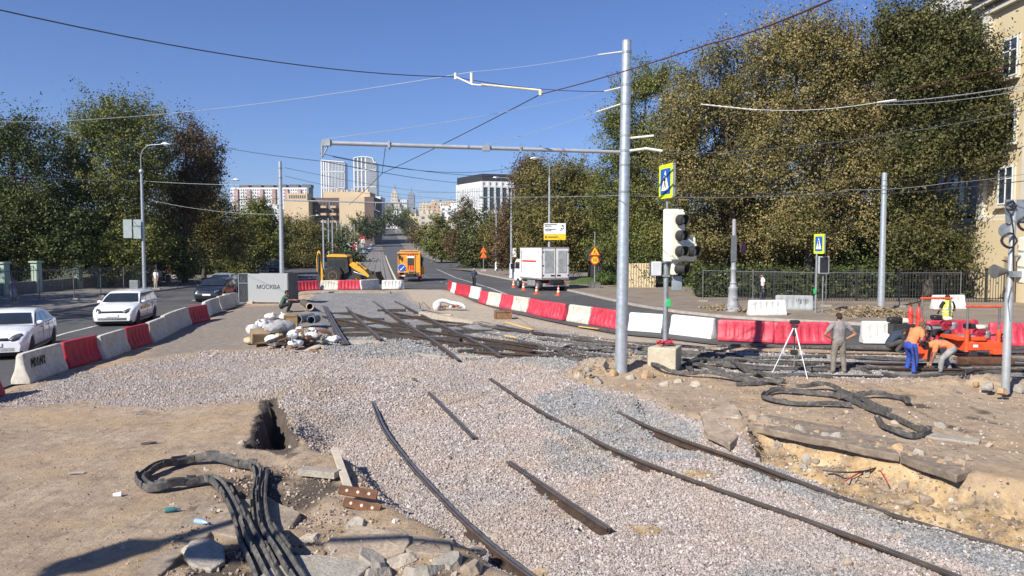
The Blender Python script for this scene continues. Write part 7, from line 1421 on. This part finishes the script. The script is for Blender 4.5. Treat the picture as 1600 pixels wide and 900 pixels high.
b.tube([(-.6,-19,HB+1.0),(-.6,28,HB+1.0)], .03, 5); b.build('roof_railing', wire_l, B); bb2('chimney_block', (4.5, 9.5, HB+1.9), (4, 5, 3.6), M('plaster_white', (.62,.60,.57), .8)); bb2('chimney_cap', (4.5, 9.5, HB+3.75), (4.3,5.3,.15), galvd)
def win(y, z, w_, h_, x=0.0, frame=white):
    o = bb2('window', (x-.0, y, z), (.12, w_+.3, h_+.3), tr_, B, .01); q = MB(); q.box((x-.075, y, z), (.04, w_, h_)); q.build('pane', wglass, o, smooth=0); q = MB()
    q.box((x-.11, y, z), (.05,.07,h_)); q.box((x-.112, y, z+h_*.18), (.05,w_,.07))
    for s_ in (-1,1): q.box((x-.108, y+s_*(w_/2-.03), z), (.05,.07,h_)); q.box((x-.109, y, z+s_*(h_/2-.03)), (.05,w_,.07))
    q.build('sash', frame, o, smooth=0); q = MB(); q.box((x-.16, y, z-h_/2-.2), (.35,w_+.5,.12)); q.build('sill', tr_, o, smooth=0)
for z in (7.6, 11.6, 15.8):
    for y in (1.8, 6, 10.2, 14.4, 18.6, 22.8): win(y, z, 1.5, 2.3, 0)
    for y in (-4.6, -8.8, -13, -17.2): win(y, z, 1.4, 2.4, -.8)
for y in (2.5, 8, 13.5, 19): win(y, 2.7, 1.3, 1.7, -.2)
bb2('pilaster', (-.95, -2.3, HB/2+2.2), (.3,.7,HB-6.5), tr_); bb2('pilaster', (-.95, -6.7, HB/2+2.2), (.3,.7,HB-6.5), tr_)
# drainpipe
b = MB(); b.tube([(-.15,1-.3,.3),(-.15,.7,HB-1.5)], .07, 8); b.build('drainpipe', galv, B)
# low cream fence-wall seen under the trees
g = G(982, 451); e = empty('boarded_wall', (g.x, g.y, 0), R(-6), 'low cream boarded wall under the trees behind the steel mast', 'wall'); b = MB(); b.box((1.0,0,1.1), (2.6,.12,2.2)); b.build('boards', cr_, e); b = MB()
for k in range(12): b.box((-.25+.22*k,-.08,1.1), (.03,.04,2.2))
b.build('batten', M('seam_brown', (.2,.15,.1), .8), e)
e, W_, Hh = bldg('shed', 925, 985, 408, 72, 4, M('shed_shaded', (.03,.034,.034), .8), 'grey shed under the right trees, with shade painted into its colour', zb=0)  # shed colours darkened to stand in for the tree shade
b = MB(); b.prism([(-.3,0),(W_+.3,0),(W_+.3,.2),(-.3,1.2)], 4.6); o = b.build('roof', M('shed_roof', (.06,.06,.065), .7), e, smooth=0); o.location = (0,2,Hh+.01)
# ================================================================ FENCES
def picket_fence(x0, y0, x1, y1, h, sp, mat, label, z=.1, name='iron_fence', r=.014, posts=2.6):
    L = math.hypot(x1-x0, y1-y0); e = empty(name, (x0, y0, z), math.atan2(y1-y0, x1-x0), label, 'fence', 'fences along the pavements'); b = MB()
    for k in range(int(L/sp)+1): b.box((k*sp, 0, h/2), (r*2, r*2, h)); 
    o = b.build('pickets', mat, e, smooth=0); b = MB(); b.box((L/2,.03,.25), (L,.035,.05)); b.build('lower_rail', mat, e); b = MB(); b.box((L/2,.03,h-.25), (L,.035,.05)); b.build('upper_rail', mat, e)
    for k in range(int(L/posts)+1): b = MB(); b.box((k*posts,.05,h/2), (.1,.1,h+.15)); b.build('post', mat, e)
    return e
ironm = M('iron_black', (.018,.018,.02), .6)
picket_fence(14.5, 48.5, 31.5, 46.5, 2.1, .16, ironm, 'long black iron picket fence in the shade of the right trees'); picket_fence(31.6, 46.4, 32.4, 50.5, 2.9, .17, M('iron_brown', (.16,.12,.09), .7), 'short taller picket gate against the cream building', posts=4)
def mesh_fence(pts, hpx, label, name='mesh_fence', base_z=.1, h=2.0):
    P = [G(*q) for q in pts]; e = empty(name, (P[0].x, P[0].y, base_z), 0, label, 'fence', 'fences along the pavements'); r_ = [p_-P[0] for p_ in P]
    for q in r_: b = MB(); b.tube([(q.x,q.y,0),(q.x,q.y,h+.05)], .03, 8); b.build('post', M('fence_grey'), e); b = MB(); b.box((q.x,q.y,.06), (.6,.25,.12)); b.build('foot', conc, e)
    b = MB()
    for a, c in zip(r_[:-1], r_[1:]):
        L = (c-a).length; k = int(L/.2)
        for j in range(1, k): q = a.lerp(c, j/k); b.tube([(q.x,q.y,.1),(q.x,q.y,h)], .0035, 3, cap=False)
        for z in np.arange(.1, h, .3): b.tube([(a.x,a.y,z),(c.x,c.y,z)], .004, 3, cap=False)
    b.build('wire_mesh', M('fence_grey'), e); b = MB()
    for a, c in zip(r_[:-1], r_[1:]): b.tube([(a.x,a.y,h),(c.x,c.y,h)], .02, 6)
    b.build('top_rail', M('fence_grey'), e)
mesh_fence([(1098,474),(1176,478),(1290,482),(1405,483),(1500,482)], 48, 'grey mesh fence panels on the far pavement in front of the iron fence'); mesh_fence([(-60,484),(20,477),(62,473),(116,471),(158,466),(194,460),(245,454)], 48, 'mesh fence along the left pavement')
# pillared wall on the left
W0 = G(-60, 470); W1 = G(300, 436); e = empty('pillared_wall', (W0.x, W0.y, .1), math.atan2(W1.y-W0.y, W1.x-W0.x), 'low wall with pale green pillars in the shade behind the left pavement', 'wall'); L = (W1-W0).length
b = MB(); b.box((L/2,0,.45), (L,.3,.9)); b.build('base_wall', M('wall_stone_dark', (.18,.18,.17), .9), e, bevel=.02); gpm = M('pillar_green', (.36,.46,.38), .8, 0, .08, 1, (.45,.46,.42), .3)
for px in (4, 55, 120, 150, 180, 200, 245, 288):
    d = ray(px, 386); t = None; dirv = (W1-W0).normalized(); nx_ = d.x/d.y; tt = (nx_*W0.y-W0.x)/(dirv.x-nx_*dirv.y); b = MB(); b.box((tt,-.02,1.15), (.6,.5,2.3)); o = b.build('pillar', gpm, e, bevel=.02); b = MB(); b.box((tt,-.02,2.36), (.8,.65,.12)); b.build('pillar_cap', gpm, o)
b = MB()
for k in range(int(L/.25)): b.tube([(k*.25,0,.9),(k*.25,0,2.1)], .012, 4)
b.box((L/2,0,2.0), (L,.03,.04)); b.build('railing', ironm, e)
# kiosk and bin on the left pavement
g = G(268, 441); T = empty('kiosk', (g.x, g.y, .1), 0, 'dark street kiosk with bright bottles and ads in its window, in the shade at left', 'kiosk'); kw = 21/F*g.y; b = MB(); b.box((0,.9,1.15), (kw,1.8,2.3)); b.build('kiosk_body', dark, T, bevel=.03)
b = MB(); b.box((0,.9,2.36), (kw+.3,2.1,.12)); b.build('roof', dark, T)
for k in range(3): b = MB(); b.box((0,-.03,.5+.6*k), (kw*.8,.05,.42)); b.build('advert_panel', M('advert_%d' % k, [(.5,.5,.52),(.35,.12,.12),(.12,.14,.3)][k], .5, 0, .7, 6), T)
g = G(267.5, 443); b = MB(); b.lathe([(.22,0),(.25,.05),(.25,.7),(.2,.8)], 16); o = b.build('litter_bin', M('bin_grey', (.2,.22,.23), .6)); o.location = (g.x, g.y-.6, .1); tag(o, 'grey round litter bin in front of the kiosk', 'litter bin')
g = G(211, 455); b = MB(); b.box((0,0,.4), (.7,.4,.8)); o = b.build('street_cabinet', M('bin_grey'), bevel=.03); o.location = (g.x, g.y, .1); tag(o, 'low grey cabinet beyond the white wagon', 'cabinet')
# far street things
g = D(549, 395, 300); e = empty('hoarding', (G(524,398).x, G(524,398).y, 0), 0, 'red and white construction hoarding left of the tram bed', 'hoarding'); wd = 34/F*e.location.y; b = MB(); b.box((wd/2,0,3), (wd,.3,5.6)); b.build('board', wsn, e)
for x in (.06, .16, .8, .9): b = MB(); b.box((wd*x,-.25,3.4), (wd*.08,.15,4.2)); b.build('red_panel', rsn, e)
b = MB(); b.box((wd*.5,-.25,3.4), (wd*.16,.15,3.8)); b.build('green_panel', M('panel_green', (.2,.38,.25), .6), e)
g = G(567, 396.5); e = empty('advert_pylon', (g.x, g.y, 0), 0, 'tall red-topped white advertising pylon beside the parked cars', 'pylon'); s_ = g.y/F; b = MB(); b.box((0,0,s_*12), (s_*5,.6,s_*24)); b.build('pylon_body', wsn, e); b = MB(); b.box((0,-.1,s_*25.5), (s_*6.5,.8,s_*5)); b.build('red_top', rsn, e); b = MB(); b.box((0,-.4,s_*14), (s_*4,.3,s_*8)); b.build('grey_panel', galvd, e)
# hedge-like parapet beside the far road
b = MB(); P = [Vector((ax(-6.4, y), y, float(tz(0,y)))) for y in (150,190,230,280,340,400)]; b.sweep(P, [(-.15,0),(.15,0),(.15,1.0),(-.15,1.0)]); tag(b.build('parapet', M('parapet_dark', (.09,.095,.10), .8)), 'long dark parapet left of the parked cars', 'parapet')
# ================================================================ TREES
def leafmat(name, cols, rough=.6):
    m, n, p = newmat(name); a = attr(n, 'tint'); P_ = geopos(n); v = mathn(n, 'ADD', mathn(n, 'MULTIPLY', a, .75), mathn(n, 'MULTIPLY', noise(n, .45, 3, P_), .35))
    c = ramp(n, v, list(zip([.15, .38, .6, .85], cols)))
    lk(n, c, p.inputs['Base Color']); p.inputs['Roughness'].default_value = rough; p.inputs['Specular IOR Level'].default_value = .3
    tl = n.nodes.new('ShaderNodeBsdfTranslucent'); lk(n, c, tl.inputs['Color']); mx = n.nodes.new('ShaderNodeMixShader'); mx.inputs[0].default_value = .16
    lk(n, p.outputs[0], mx.inputs[1]); lk(n, tl.outputs[0], mx.inputs[2]); lk(n, mx.outputs[0], n.nodes['Material Output'].inputs['Surface']); return m
LM = dict(
 dark=leafmat('leaf_dark', [(.02,.03,.010),(.042,.06,.018),(.08,.102,.03),(.15,.165,.055)]),
 mid=leafmat('leaf_mid', [(.036,.052,.012),(.088,.108,.027),(.165,.18,.044),(.27,.255,.075)]),
 maple=leafmat('leaf_maple', [(.02,.027,.009),(.045,.054,.016),(.09,.095,.028),(.18,.155,.06)]),
 olive=leafmat('leaf_olive', [(.034,.042,.012),(.09,.092,.026),(.165,.148,.044),(.27,.215,.075)]),
 gold=leafmat('leaf_gold', [(.045,.05,.016),(.11,.105,.034),(.20,.172,.062),(.37,.295,.13)]),
 brown=leafmat('leaf_brown', [(.04,.03,.016),(.09,.06,.028),(.13,.085,.042),(.19,.12,.06)]),
 purple=leafmat('leaf_purple', [(.03,.026,.014),(.07,.054,.03),(.12,.085,.044),(.18,.13,.06)]),
 lime=leafmat('leaf_lime', [(.03,.05,.014),(.06,.095,.025),(.1,.14,.035),(.14,.19,.05)]))
bark = M('bark', (.075,.058,.045), .9, 0, .35, 3, (.14,.12,.1), .4, .8, 18); barkp = M('bark_pale', (.2,.17,.14), .9, 0, .35, 3, (.09,.075,.06), .5, .6, 18)
def leaves(C, R_, n_, size, rng, clump=40, sig=.38, droop=0, shell=.55, mat=None, parent=None, name='crown', holes=True):
    """C: blob centres, R_: blob radii (k,3)"""
    vol = (R_.prod(1))**.72; pr_ = vol/vol.sum(); nc = max(6, n_//clump); bi = rng.choice(len(C), nc, p=pr_)
    d = rng.normal(size=(nc, 3)); d /= np.linalg.norm(d, axis=1)[:, None]; rad = shell+(1.04-shell)*rng.random(nc)**.7
    lump = 1+.24*np.sin(d[:, 0]*5+bi*1.7)*np.sin(d[:, 2]*6+bi*2.3)+.1*np.sin(d[:, 1]*9+bi)
    cc = C[bi]+d*R_[bi]*rad[:, None]*lump[:, None]; tint_c = rng.random(nc)
    if holes:
        ph = rng.random(6)*6.28; ff = 2.2/max(1., float(R_.mean())); w_ = np.sin(cc[:, 0]*ff+ph[0])+np.sin(cc[:, 2]*ff*1.2+ph[1])+np.sin(cc[:, 1]*ff+ph[2])+.8*np.sin((cc[:, 0]+cc[:, 2])*ff*1.9+ph[3])+.8*np.sin((cc[:, 2]-cc[:, 0])*ff*1.7+ph[4])
        kp = w_ < 1.85; bi, d, cc, tint_c = bi[kp], d[kp], cc[kp], tint_c[kp]; nc = len(bi); tint_c = np.clip(tint_c*.7+.15+(-w_[kp])*.08, 0, 1)
    k = rng.integers(clump//2, clump*3//2, nc); ii = np.repeat(np.arange(nc), k); N_ = len(ii)
    sg = sig*(.6+.8*rng.random(nc))[ii][:, None]; off = rng.normal(size=(N_, 3))*sg*np.array([1, 1, .75]); off[:, 2] -= droop*rng.random(N_)
    sp = d*.75+np.array([0,0,.35])+rng.normal(size=(nc,3))*.45; sp /= np.linalg.norm(sp, axis=1)[:, None]; off = off*.62+sp[ii]*(rng.normal(size=N_)*sg[:, 0]*1.7)[:, None]
    ctr = cc[ii]+off; nrm = rng.normal(size=(N_, 3))+d[ii]*.7+np.array([0, 0, .5]); nrm /= np.linalg.norm(nrm, axis=1)[:, None]
    t = np.cross(nrm, rng.normal(size=(N_, 3))); t /= np.linalg.norm(t, axis=1)[:, None]; bt = np.cross(nrm, t); s = (size*(.55+.9*rng.random(N_)))[:, None]
    V = np.stack([ctr-t*s*.5, ctr-bt*s*.32+nrm*s*.06, ctr+t*s*.55, ctr+bt*s*.32+nrm*s*.06], 1).reshape(-1, 3).astype(np.float32)
    me = bpy.data.meshes.new(name); me.vertices.add(len(V)); me.vertices.foreach_set('co', V.ravel()); me.loops.add(N_*4); me.loops.foreach_set('vertex_index', np.arange(N_*4, dtype=np.int32))
    me.polygons.add(N_); me.polygons.foreach_set('loop_start', (np.arange(N_)*4).astype(np.int32))
    at = me.attributes.new('tint', 'FLOAT', 'FACE'); at.data.foreach_set('value', np.clip(tint_c[ii]*.75+rng.random(N_)*.25, 0, 1).astype(np.float32))
    me.materials.append(mat); me.update(); o = bpy.data.objects.new(name, me); COL.objects.link(o); o.parent = parent; return o, cc
def tree(px, py, blobs, kind, n_, label, Y=None, size=.2, group='trees along the street', trunk=.3, name='tree', clump=40, sig=.38, droop=0, dep=.9, seed=1, shell=.5, lean=0, bk=None, cat='tree', z0=None):
    rng = np.random.default_rng(seed); g = G(px, py) if Y is None else Vector((D(px, 386, Y).x, Y, float(tz(0, Y)))); Y = g.y
    e = empty(name, (g.x, g.y, z0 if z0 is not None else float(tz(0, Y))), 0, label, cat, group); s = Y/F
    C = []; R_ = []
    for i, bl in enumerate(blobs):
        cx, cy, rx, ry = bl[:4]; q = D(cx, cy, Y); dy = (bl[4] if len(bl) > 4 else (rng.random()-.5)*1.2)*rx*s
        C.append((q.x-g.x, dy, q.z-e.location.z)); R_.append((rx*s, rx*s*dep, ry*s))
    C = np.array(C); R_ = np.array(R_); cr, cc = leaves(C, R_, int(n_*1.45) if size < .3 else n_, size*(.84 if size < .3 else 1), rng, clump, sig, droop, shell, LM[kind], e)
    b = MB(); top = C[:, 2].max(); mid = C.mean(0); tz_ = [0, .15, .4, .7, 1.0]; hh = top*.92
    path = [Vector((lean*t*hh*.2+mid[0]*t**1.5*.9, mid[1]*t**1.5*.9, hh*t)) for t in tz_]; b.tube(catmull(path, 3), [trunk*(1.25 if i == 0 else 1)*(1-.85*(i/12)**1.1) for i in range(13)], 10)
    rd_ = random.Random(seed)
    for i, c in enumerate(C):
        t0 = rd_.uniform(.22, .6); st = Vector((mid[0]*t0**1.5*.9+lean*t0*hh*.2, mid[1]*t0**1.5*.9, hh*t0)); c = Vector(c); m_ = st.lerp(c, .5)+Vector((0,0,-.08*(c-st).length)); b.tube([st, m_, c], [trunk*.4, trunk*.26, trunk*.1], 6)
        for k in range(7):
            q = Vector(cc[rd_.randrange(len(cc))]); 
            if (q-c).length < R_[i].max()*1.6: u = m_.lerp(c, rd_.uniform(.2, 1)); b.tube([u, u.lerp(q, .5)+Vector((0,0,.15)), q], [trunk*.11, trunk*.07, .012], 4)
    b.build('trunk', bk or bark, e, smooth=60); return e
TR = [
 # left side
 dict(px=22, py=447, Y=62, blobs=[(22,195,26,48),(50,240,34,60),(5,270,48,70),(60,310,38,70),(20,350,60,70)], kind='dark', n_=42000, label='tall dark feathery tree at the left edge', size=.2, trunk=.35, droop=.5, seed=11),
 dict(px=190, py=441, Y=66, blobs=[(178,190,48,42),(222,195,36,42),(135,225,36,42),(190,255,62,55),(120,280,34,45),(235,260,34,50),(170,330,70,60),(215,380,60,45)], kind='mid', n_=60000, label='tall spreading green tree with feathery top in the middle of the left group', size=.2, trunk=.4, droop=.35, seed=12, shell=.4),
 dict(px=288, py=436, Y=72, blobs=[(285,205,24,30),(300,240,38,36),(322,265,24,34),(270,270,38,40),(310,300,36,30),(265,330,40,40)], kind='purple', n_=34000, label='dark reddish-leaved tree right of the tall green one', size=.2, trunk=.32, droop=.1, seed=13, shell=.35, dep=.7),
 dict(px=318, py=434, Y=80, blobs=[(285,310,34,36),(320,325,36,40),(350,345,34,40),(300,370,45,40),(355,385,35,35)], kind='olive', n_=40000, label='olive-brown bushy tree behind the second street lamp', size=.2, trunk=.28, seed=14),
 dict(px=396, py=430, Y=95, blobs=[(390,350,32,36),(415,375,32,36),(380,395,34,34),(412,332,14,22)], kind='mid', n_=30000, label='green tree left of the shorter mast', size=.24, trunk=.28, seed=15),
 dict(px=470, py=425, Y=128, blobs=[(455,372,30,32),(482,374,24,26),(470,400,34,22),(500,385,14,20)], kind='olive', n_=30000, label='brownish-green tree right of the shorter mast', size=.27, trunk=.3, seed=16),
 dict(px=70, py=447, Y=63, blobs=[(40,380,60,60),(110,370,60,62),(90,320,45,40),(0,410,50,40)], kind='dark', n_=36000, label='low dark spreading tree over the left pillars', size=.22, trunk=.3, seed=17, shell=.3),
 dict(px=235, py=440, Y=69, blobs=[(180,400,50,34),(240,385,45,40),(285,400,36,32)], kind='dark', n_=24000, label='dark bushy tree behind the street lamp with signs', size=.22, trunk=.26, seed=18, shell=.3),
 dict(px=340, py=430, Y=100, blobs=[(330,405,36,28),(370,410,30,22),(300,415,30,20)], kind='dark', n_=16000, label='dark undergrowth tree beside the kiosk', size=.26, trunk=.2, seed=19, shell=.3),
 # right side
 dict(px=868, py=440, Y=78, blobs=[(845,285,32,32),(880,300,40,44),(828,330,26,44),(870,350,48,46),(918,330,38,60),(905,285,30,36),(835,385,30,34),(895,395,40,30)], kind='olive', n_=60000, label='brownish tree behind the white truck and the route board', size=.22, trunk=.34, seed=21),
 dict(px=812, py=430, Y=92, blobs=[(818,285,16,26),(800,350,20,36),(795,390,22,28),(830,260,14,14)], kind='brown', n_=22000, label='browning tree between the slim street lamp and the white truck', size=.23, trunk=.24, seed=31),
 dict(px=1018, py=462, Y=68, blobs=[(1010,135,30,32),(960,170,28,34),(1040,150,30,42),(975,230,40,50),(1030,230,45,60),(955,300,36,50),(1000,320,50,55),(960,375,40,36),(1030,385,44,34)], kind='mid', n_=75000, label='tall dark green poplar-like tree right behind the steel mast', size=.19, trunk=.36, seed=22, lean=-.4),
 dict(px=1150, py=466, Y=54, blobs=[(1145,95,40,36),(1105,135,46,44),(1065,190,38,50),(1055,250,34,44),(1160,170,60,60),(1110,240,70,55),(1180,260,55,56),(1075,300,42,44),(1150,320,56,40),(1100,370,44,34),(1190,370,40,34)], kind='gold', n_=95000, label='broad yellowing tree behind the traffic light', size=.17, trunk=.34, seed=23, shell=.42),
 dict(px=1262, py=468, Y=52, blobs=[(1215,80,48,42),(1270,60,50,36),(1255,130,64,56),(1320,95,56,46),(1230,210,60,60),(1310,190,64,60),(1365,150,44,54),(1385,90,40,40),(1400,190,36,50),(1395,260,36,40),(1270,290,56,44),(1345,255,52,48),(1330,310,30,34),(1235,350,44,36),(1290,375,40,36),(1350,340,30,34)], kind='gold', n_=120000, label='largest yellowing tree, tallest of the right group', size=.17, trunk=.4, seed=24, shell=.42),
 dict(px=1452, py=468, Y=49, blobs=[(1400,45,36,34),(1440,200,40,50),(1470,60,36,36),(1440,60,40,44),(1420,120,50,50),(1495,100,48,50),(1530,125,44,44),(1480,170,60,50),(1545,190,30,36),(1420,250,44,44),(1530,240,40,30),(1450,320,50,36),(1425,380,40,34),(1480,395,44,30)], kind='maple', n_=105000, label='dark green maple in front of the cream building', size=.2, trunk=.34, seed=25, shell=.4),
 dict(px=1130, py=466, Y=57, blobs=[(1120,380,50,34),(1180,390,44,34),(1150,345,50,34),(1085,365,36,34)], kind='brown', n_=26000, label='brown-leaved lower tree under the broad yellowing crown', size=.17, trunk=.24, seed=41),
 dict(px=1245, py=468, Y=55, blobs=[(1215,360,44,36),(1280,350,44,40),(1245,405,50,30),(1300,400,36,28)], kind='mid', n_=30000, label='dark green lower tree under the largest yellowing crown', size=.17, trunk=.24, seed=42),
 dict(px=1360, py=464, Y=56, blobs=[(1340,370,40,40),(1390,350,36,44),(1310,410,44,28),(1400,420,44,26)], kind='lime', n_=26000, label='small green tree behind the right-hand galvanised mast', size=.18, trunk=.18, seed=26),
 dict(px=1060, py=455, Y=66, blobs=[(1070,415,44,26),(1110,425,44,24),(1010,415,30,26)], kind='dark', n_=22000, label='dark shrubby tree low behind the traffic light post', size=.2, trunk=.2, seed=27, shell=.3),
 dict(px=728, py=412, Y=130, blobs=[(727,325,12,18),(728,350,22,26),(722,380,30,26),(745,385,22,22)], kind='brown', n_=22000, label='conical brown tree left of the white office block', size=.27, trunk=.3, seed=28),
 dict(px=770, py=415, Y=125, blobs=[(775,365,22,30),(760,385,26,26),(800,375,22,30),(790,400,26,16)], kind='olive', n_=20000, label='green-brown tree hiding the foot of the white office block', size=.27, trunk=.25, seed=29),
 dict(px=690, py=408, Y=160, blobs=[(690,365,20,26),(700,385,24,20),(676,378,14,22)], kind='mid', n_=16000, label='grey-green tree at the far right kerb', size=.32, trunk=.25, seed=30),
 dict(px=665, py=400, Y=240, blobs=[(668,372,12,18),(655,372,8,14)], kind='olive', n_=7000, label='small far tree by the poles on the right kerb', size=.45, trunk=.2, seed=32),
 dict(px=565, py=372, Y=400, blobs=[(563,352,13,15),(575,360,12,12),(590,355,10,12)], kind='dark', n_=8000, label='round dark tree in front of the tan blocks', size=.8, trunk=.4, seed=33, sig=1.0),
 dict(px=600, py=362, Y=560, blobs=[(600,345,14,12),(585,352,10,10),(620,342,12,10)], kind='dark', n_=7000, label='dark roadside trees left of the far climb', size=1.0, trunk=.5, seed=34, sig=1.4),
 dict(px=632, py=362, Y=560, blobs=[(633,350,10,12),(643,356,9,12)], kind='mid', n_=5000, label='roadside trees right of the far climb', size=1.0, trunk=.5, seed=35, sig=1.4),
 dict(px=540, py=400, Y=370, blobs=[(536,364,14,14),(552,372,12,9),(520,366,13,14)], kind='olive', n_=11000, label='tree rising behind the red and white hoarding', size=.45, trunk=.3, seed=36, sig=.6),
 dict(px=620, py=352, Y=800, blobs=[(617,333,22,7),(640,338,14,7),(595,335,12,7)], kind='mid', n_=6000, label='trees on the crest of the far hill', size=1.4, trunk=.5, seed=37, sig=2),
 dict(px=650, py=385, Y=300, blobs=[(650,366,9,12),(660,372,8,10)], kind='brown', n_=5000, label='small brown tree behind the right row of poles', size=.55, trunk=.25, seed=38, sig=.7),
]
for t in TR: tree(**t)
# background belt of trees, each with its own crown
rb = random.Random(9); kinds = ['dark', 'mid', 'olive', 'dark']
for i, px in enumerate(range(-260, 560, 52)):
    Yb_ = 120+rb.uniform(-8, 30) if px < 420 else 170; tree(px, 0, [(px, 388-rb.uniform(0,25), 38, 40), (px+24, 400, 30, 28), (px-20, 402, 30, 26)], kinds[i % 4], 9000, 'background tree in the belt closing the view on the left', Y=Yb_, size=.45, group='belt of trees behind the left pavement', seed=60+i, sig=.7, shell=.25)
for i, px in enumerate(range(760, 1960, 60)):
    tree(px, 0, [(px, 375-rb.uniform(0,30), 42, 46), (px+26, 398, 34, 28), (px-22, 400, 34, 28)], kinds[i % 4], 9000, 'background tree in the belt closing the view on the right', Y=92+rb.uniform(0,20) if px > 860 else 128, size=.4, group='belt of trees behind the right pavement', seed=90+i, sig=.7, shell=.25)
# shade trees just left of the view
for i, (x, y) in enumerate([(-37,25),(-44,33),(-50,41),(-41,39),(-56,52)]):
    px = 800+F*x/y; tree(px, 0, [(px, 386-F*9/y, F*4/y, F*4/y), (px+F*3/y, 386-F*6/y, F*3/y, F*3/y), (px-F*3/y, 386-F*7/y, F*3.4/y, F*3.4/y), (px, 386-F*3/y, F*4/y, F*2.5/y)], 'mid', 9000, 'street tree shading the left pavement from outside the frame', Y=y, size=.36, group='street trees left of the frame', seed=160+i, sig=.6, shell=.3)
# hedges
def hedge(a, c, h, d, label, seed):
    rng = np.random.default_rng(seed); A, C_ = G(*a), G(*c); L = (C_-A).length; e = empty('hedge', (A.x, A.y, .1), math.atan2(C_.y-A.y, C_.x-A.x), label, 'hedge'); k = max(3, int(L/1.0)); Cn = np.array([(L*(i+.5)/k, 0, h*.5) for i in range(k)]); Rn = np.array([(L/k*.8, d/2, h*.52)]*k); leaves(Cn, Rn, int(L*h*900), .17, rng, 20, .12, 0, .75, LM['dark'], e, 'foliage', False)
    b = MB(); b.box((L/2,0,h*.45), (L*.98,d*.6,h*.75)); b.build('stems', M('hedge_core', (.02,.026,.012), .9, 0, .4), e)
hedge((688,408), (716,411), 2.2, 2, 'clipped hedge at the corner of the side street', 5); hedge((728,409.5), (800,410.5), 1.5, 1.5, 'clipped hedge along the side street behind the warning triangles', 6)
hedge((1085,466), (1290,468), 2.1, 2.2, 'hedge added for the dark shade behind the long iron fence, left half', 7); hedge((1290,468), (1500,467), 2.3, 2.2, 'hedge added for the dark shade behind the long iron fence, right half', 8)  # hedges added to give the dark shade behind the fence
# shrubs by the lawn
for i, (px, py, r, l) in enumerate(((945,447,16,'low green shrub beside the lawn, left of the steel mast'), (957,446,12,'second low shrub touching the steel mast'))): tree(px, py, [(px, py-8, r, 9), (px+8, py-6, r*.6, 7)], 'lime', 5000, l, size=.14, group='shrubs by the lawn', trunk=.04, seed=130+i, sig=.15, name='shrub', cat='shrub', z0=.2)
# ================================================================ HAZE
m = bpy.data.materials.new('haze'); m.use_nodes = True; n = m.node_tree; n.nodes.remove(n.nodes['Principled BSDF']); pv = n.nodes.new('ShaderNodeVolumePrincipled')
pv.inputs['Color'].default_value = (.82,.88,1,1); pv.inputs['Density'].default_value = .00010; pv.inputs['Anisotropy'].default_value = .2; n.links.new(pv.outputs[0], n.nodes['Material Output'].inputs['Volume'])
b = MB(); b.box((0, 3950, 110), (11000, 8200, 228)); tag(b.build('haze', m, smooth=0), kind='stuff')
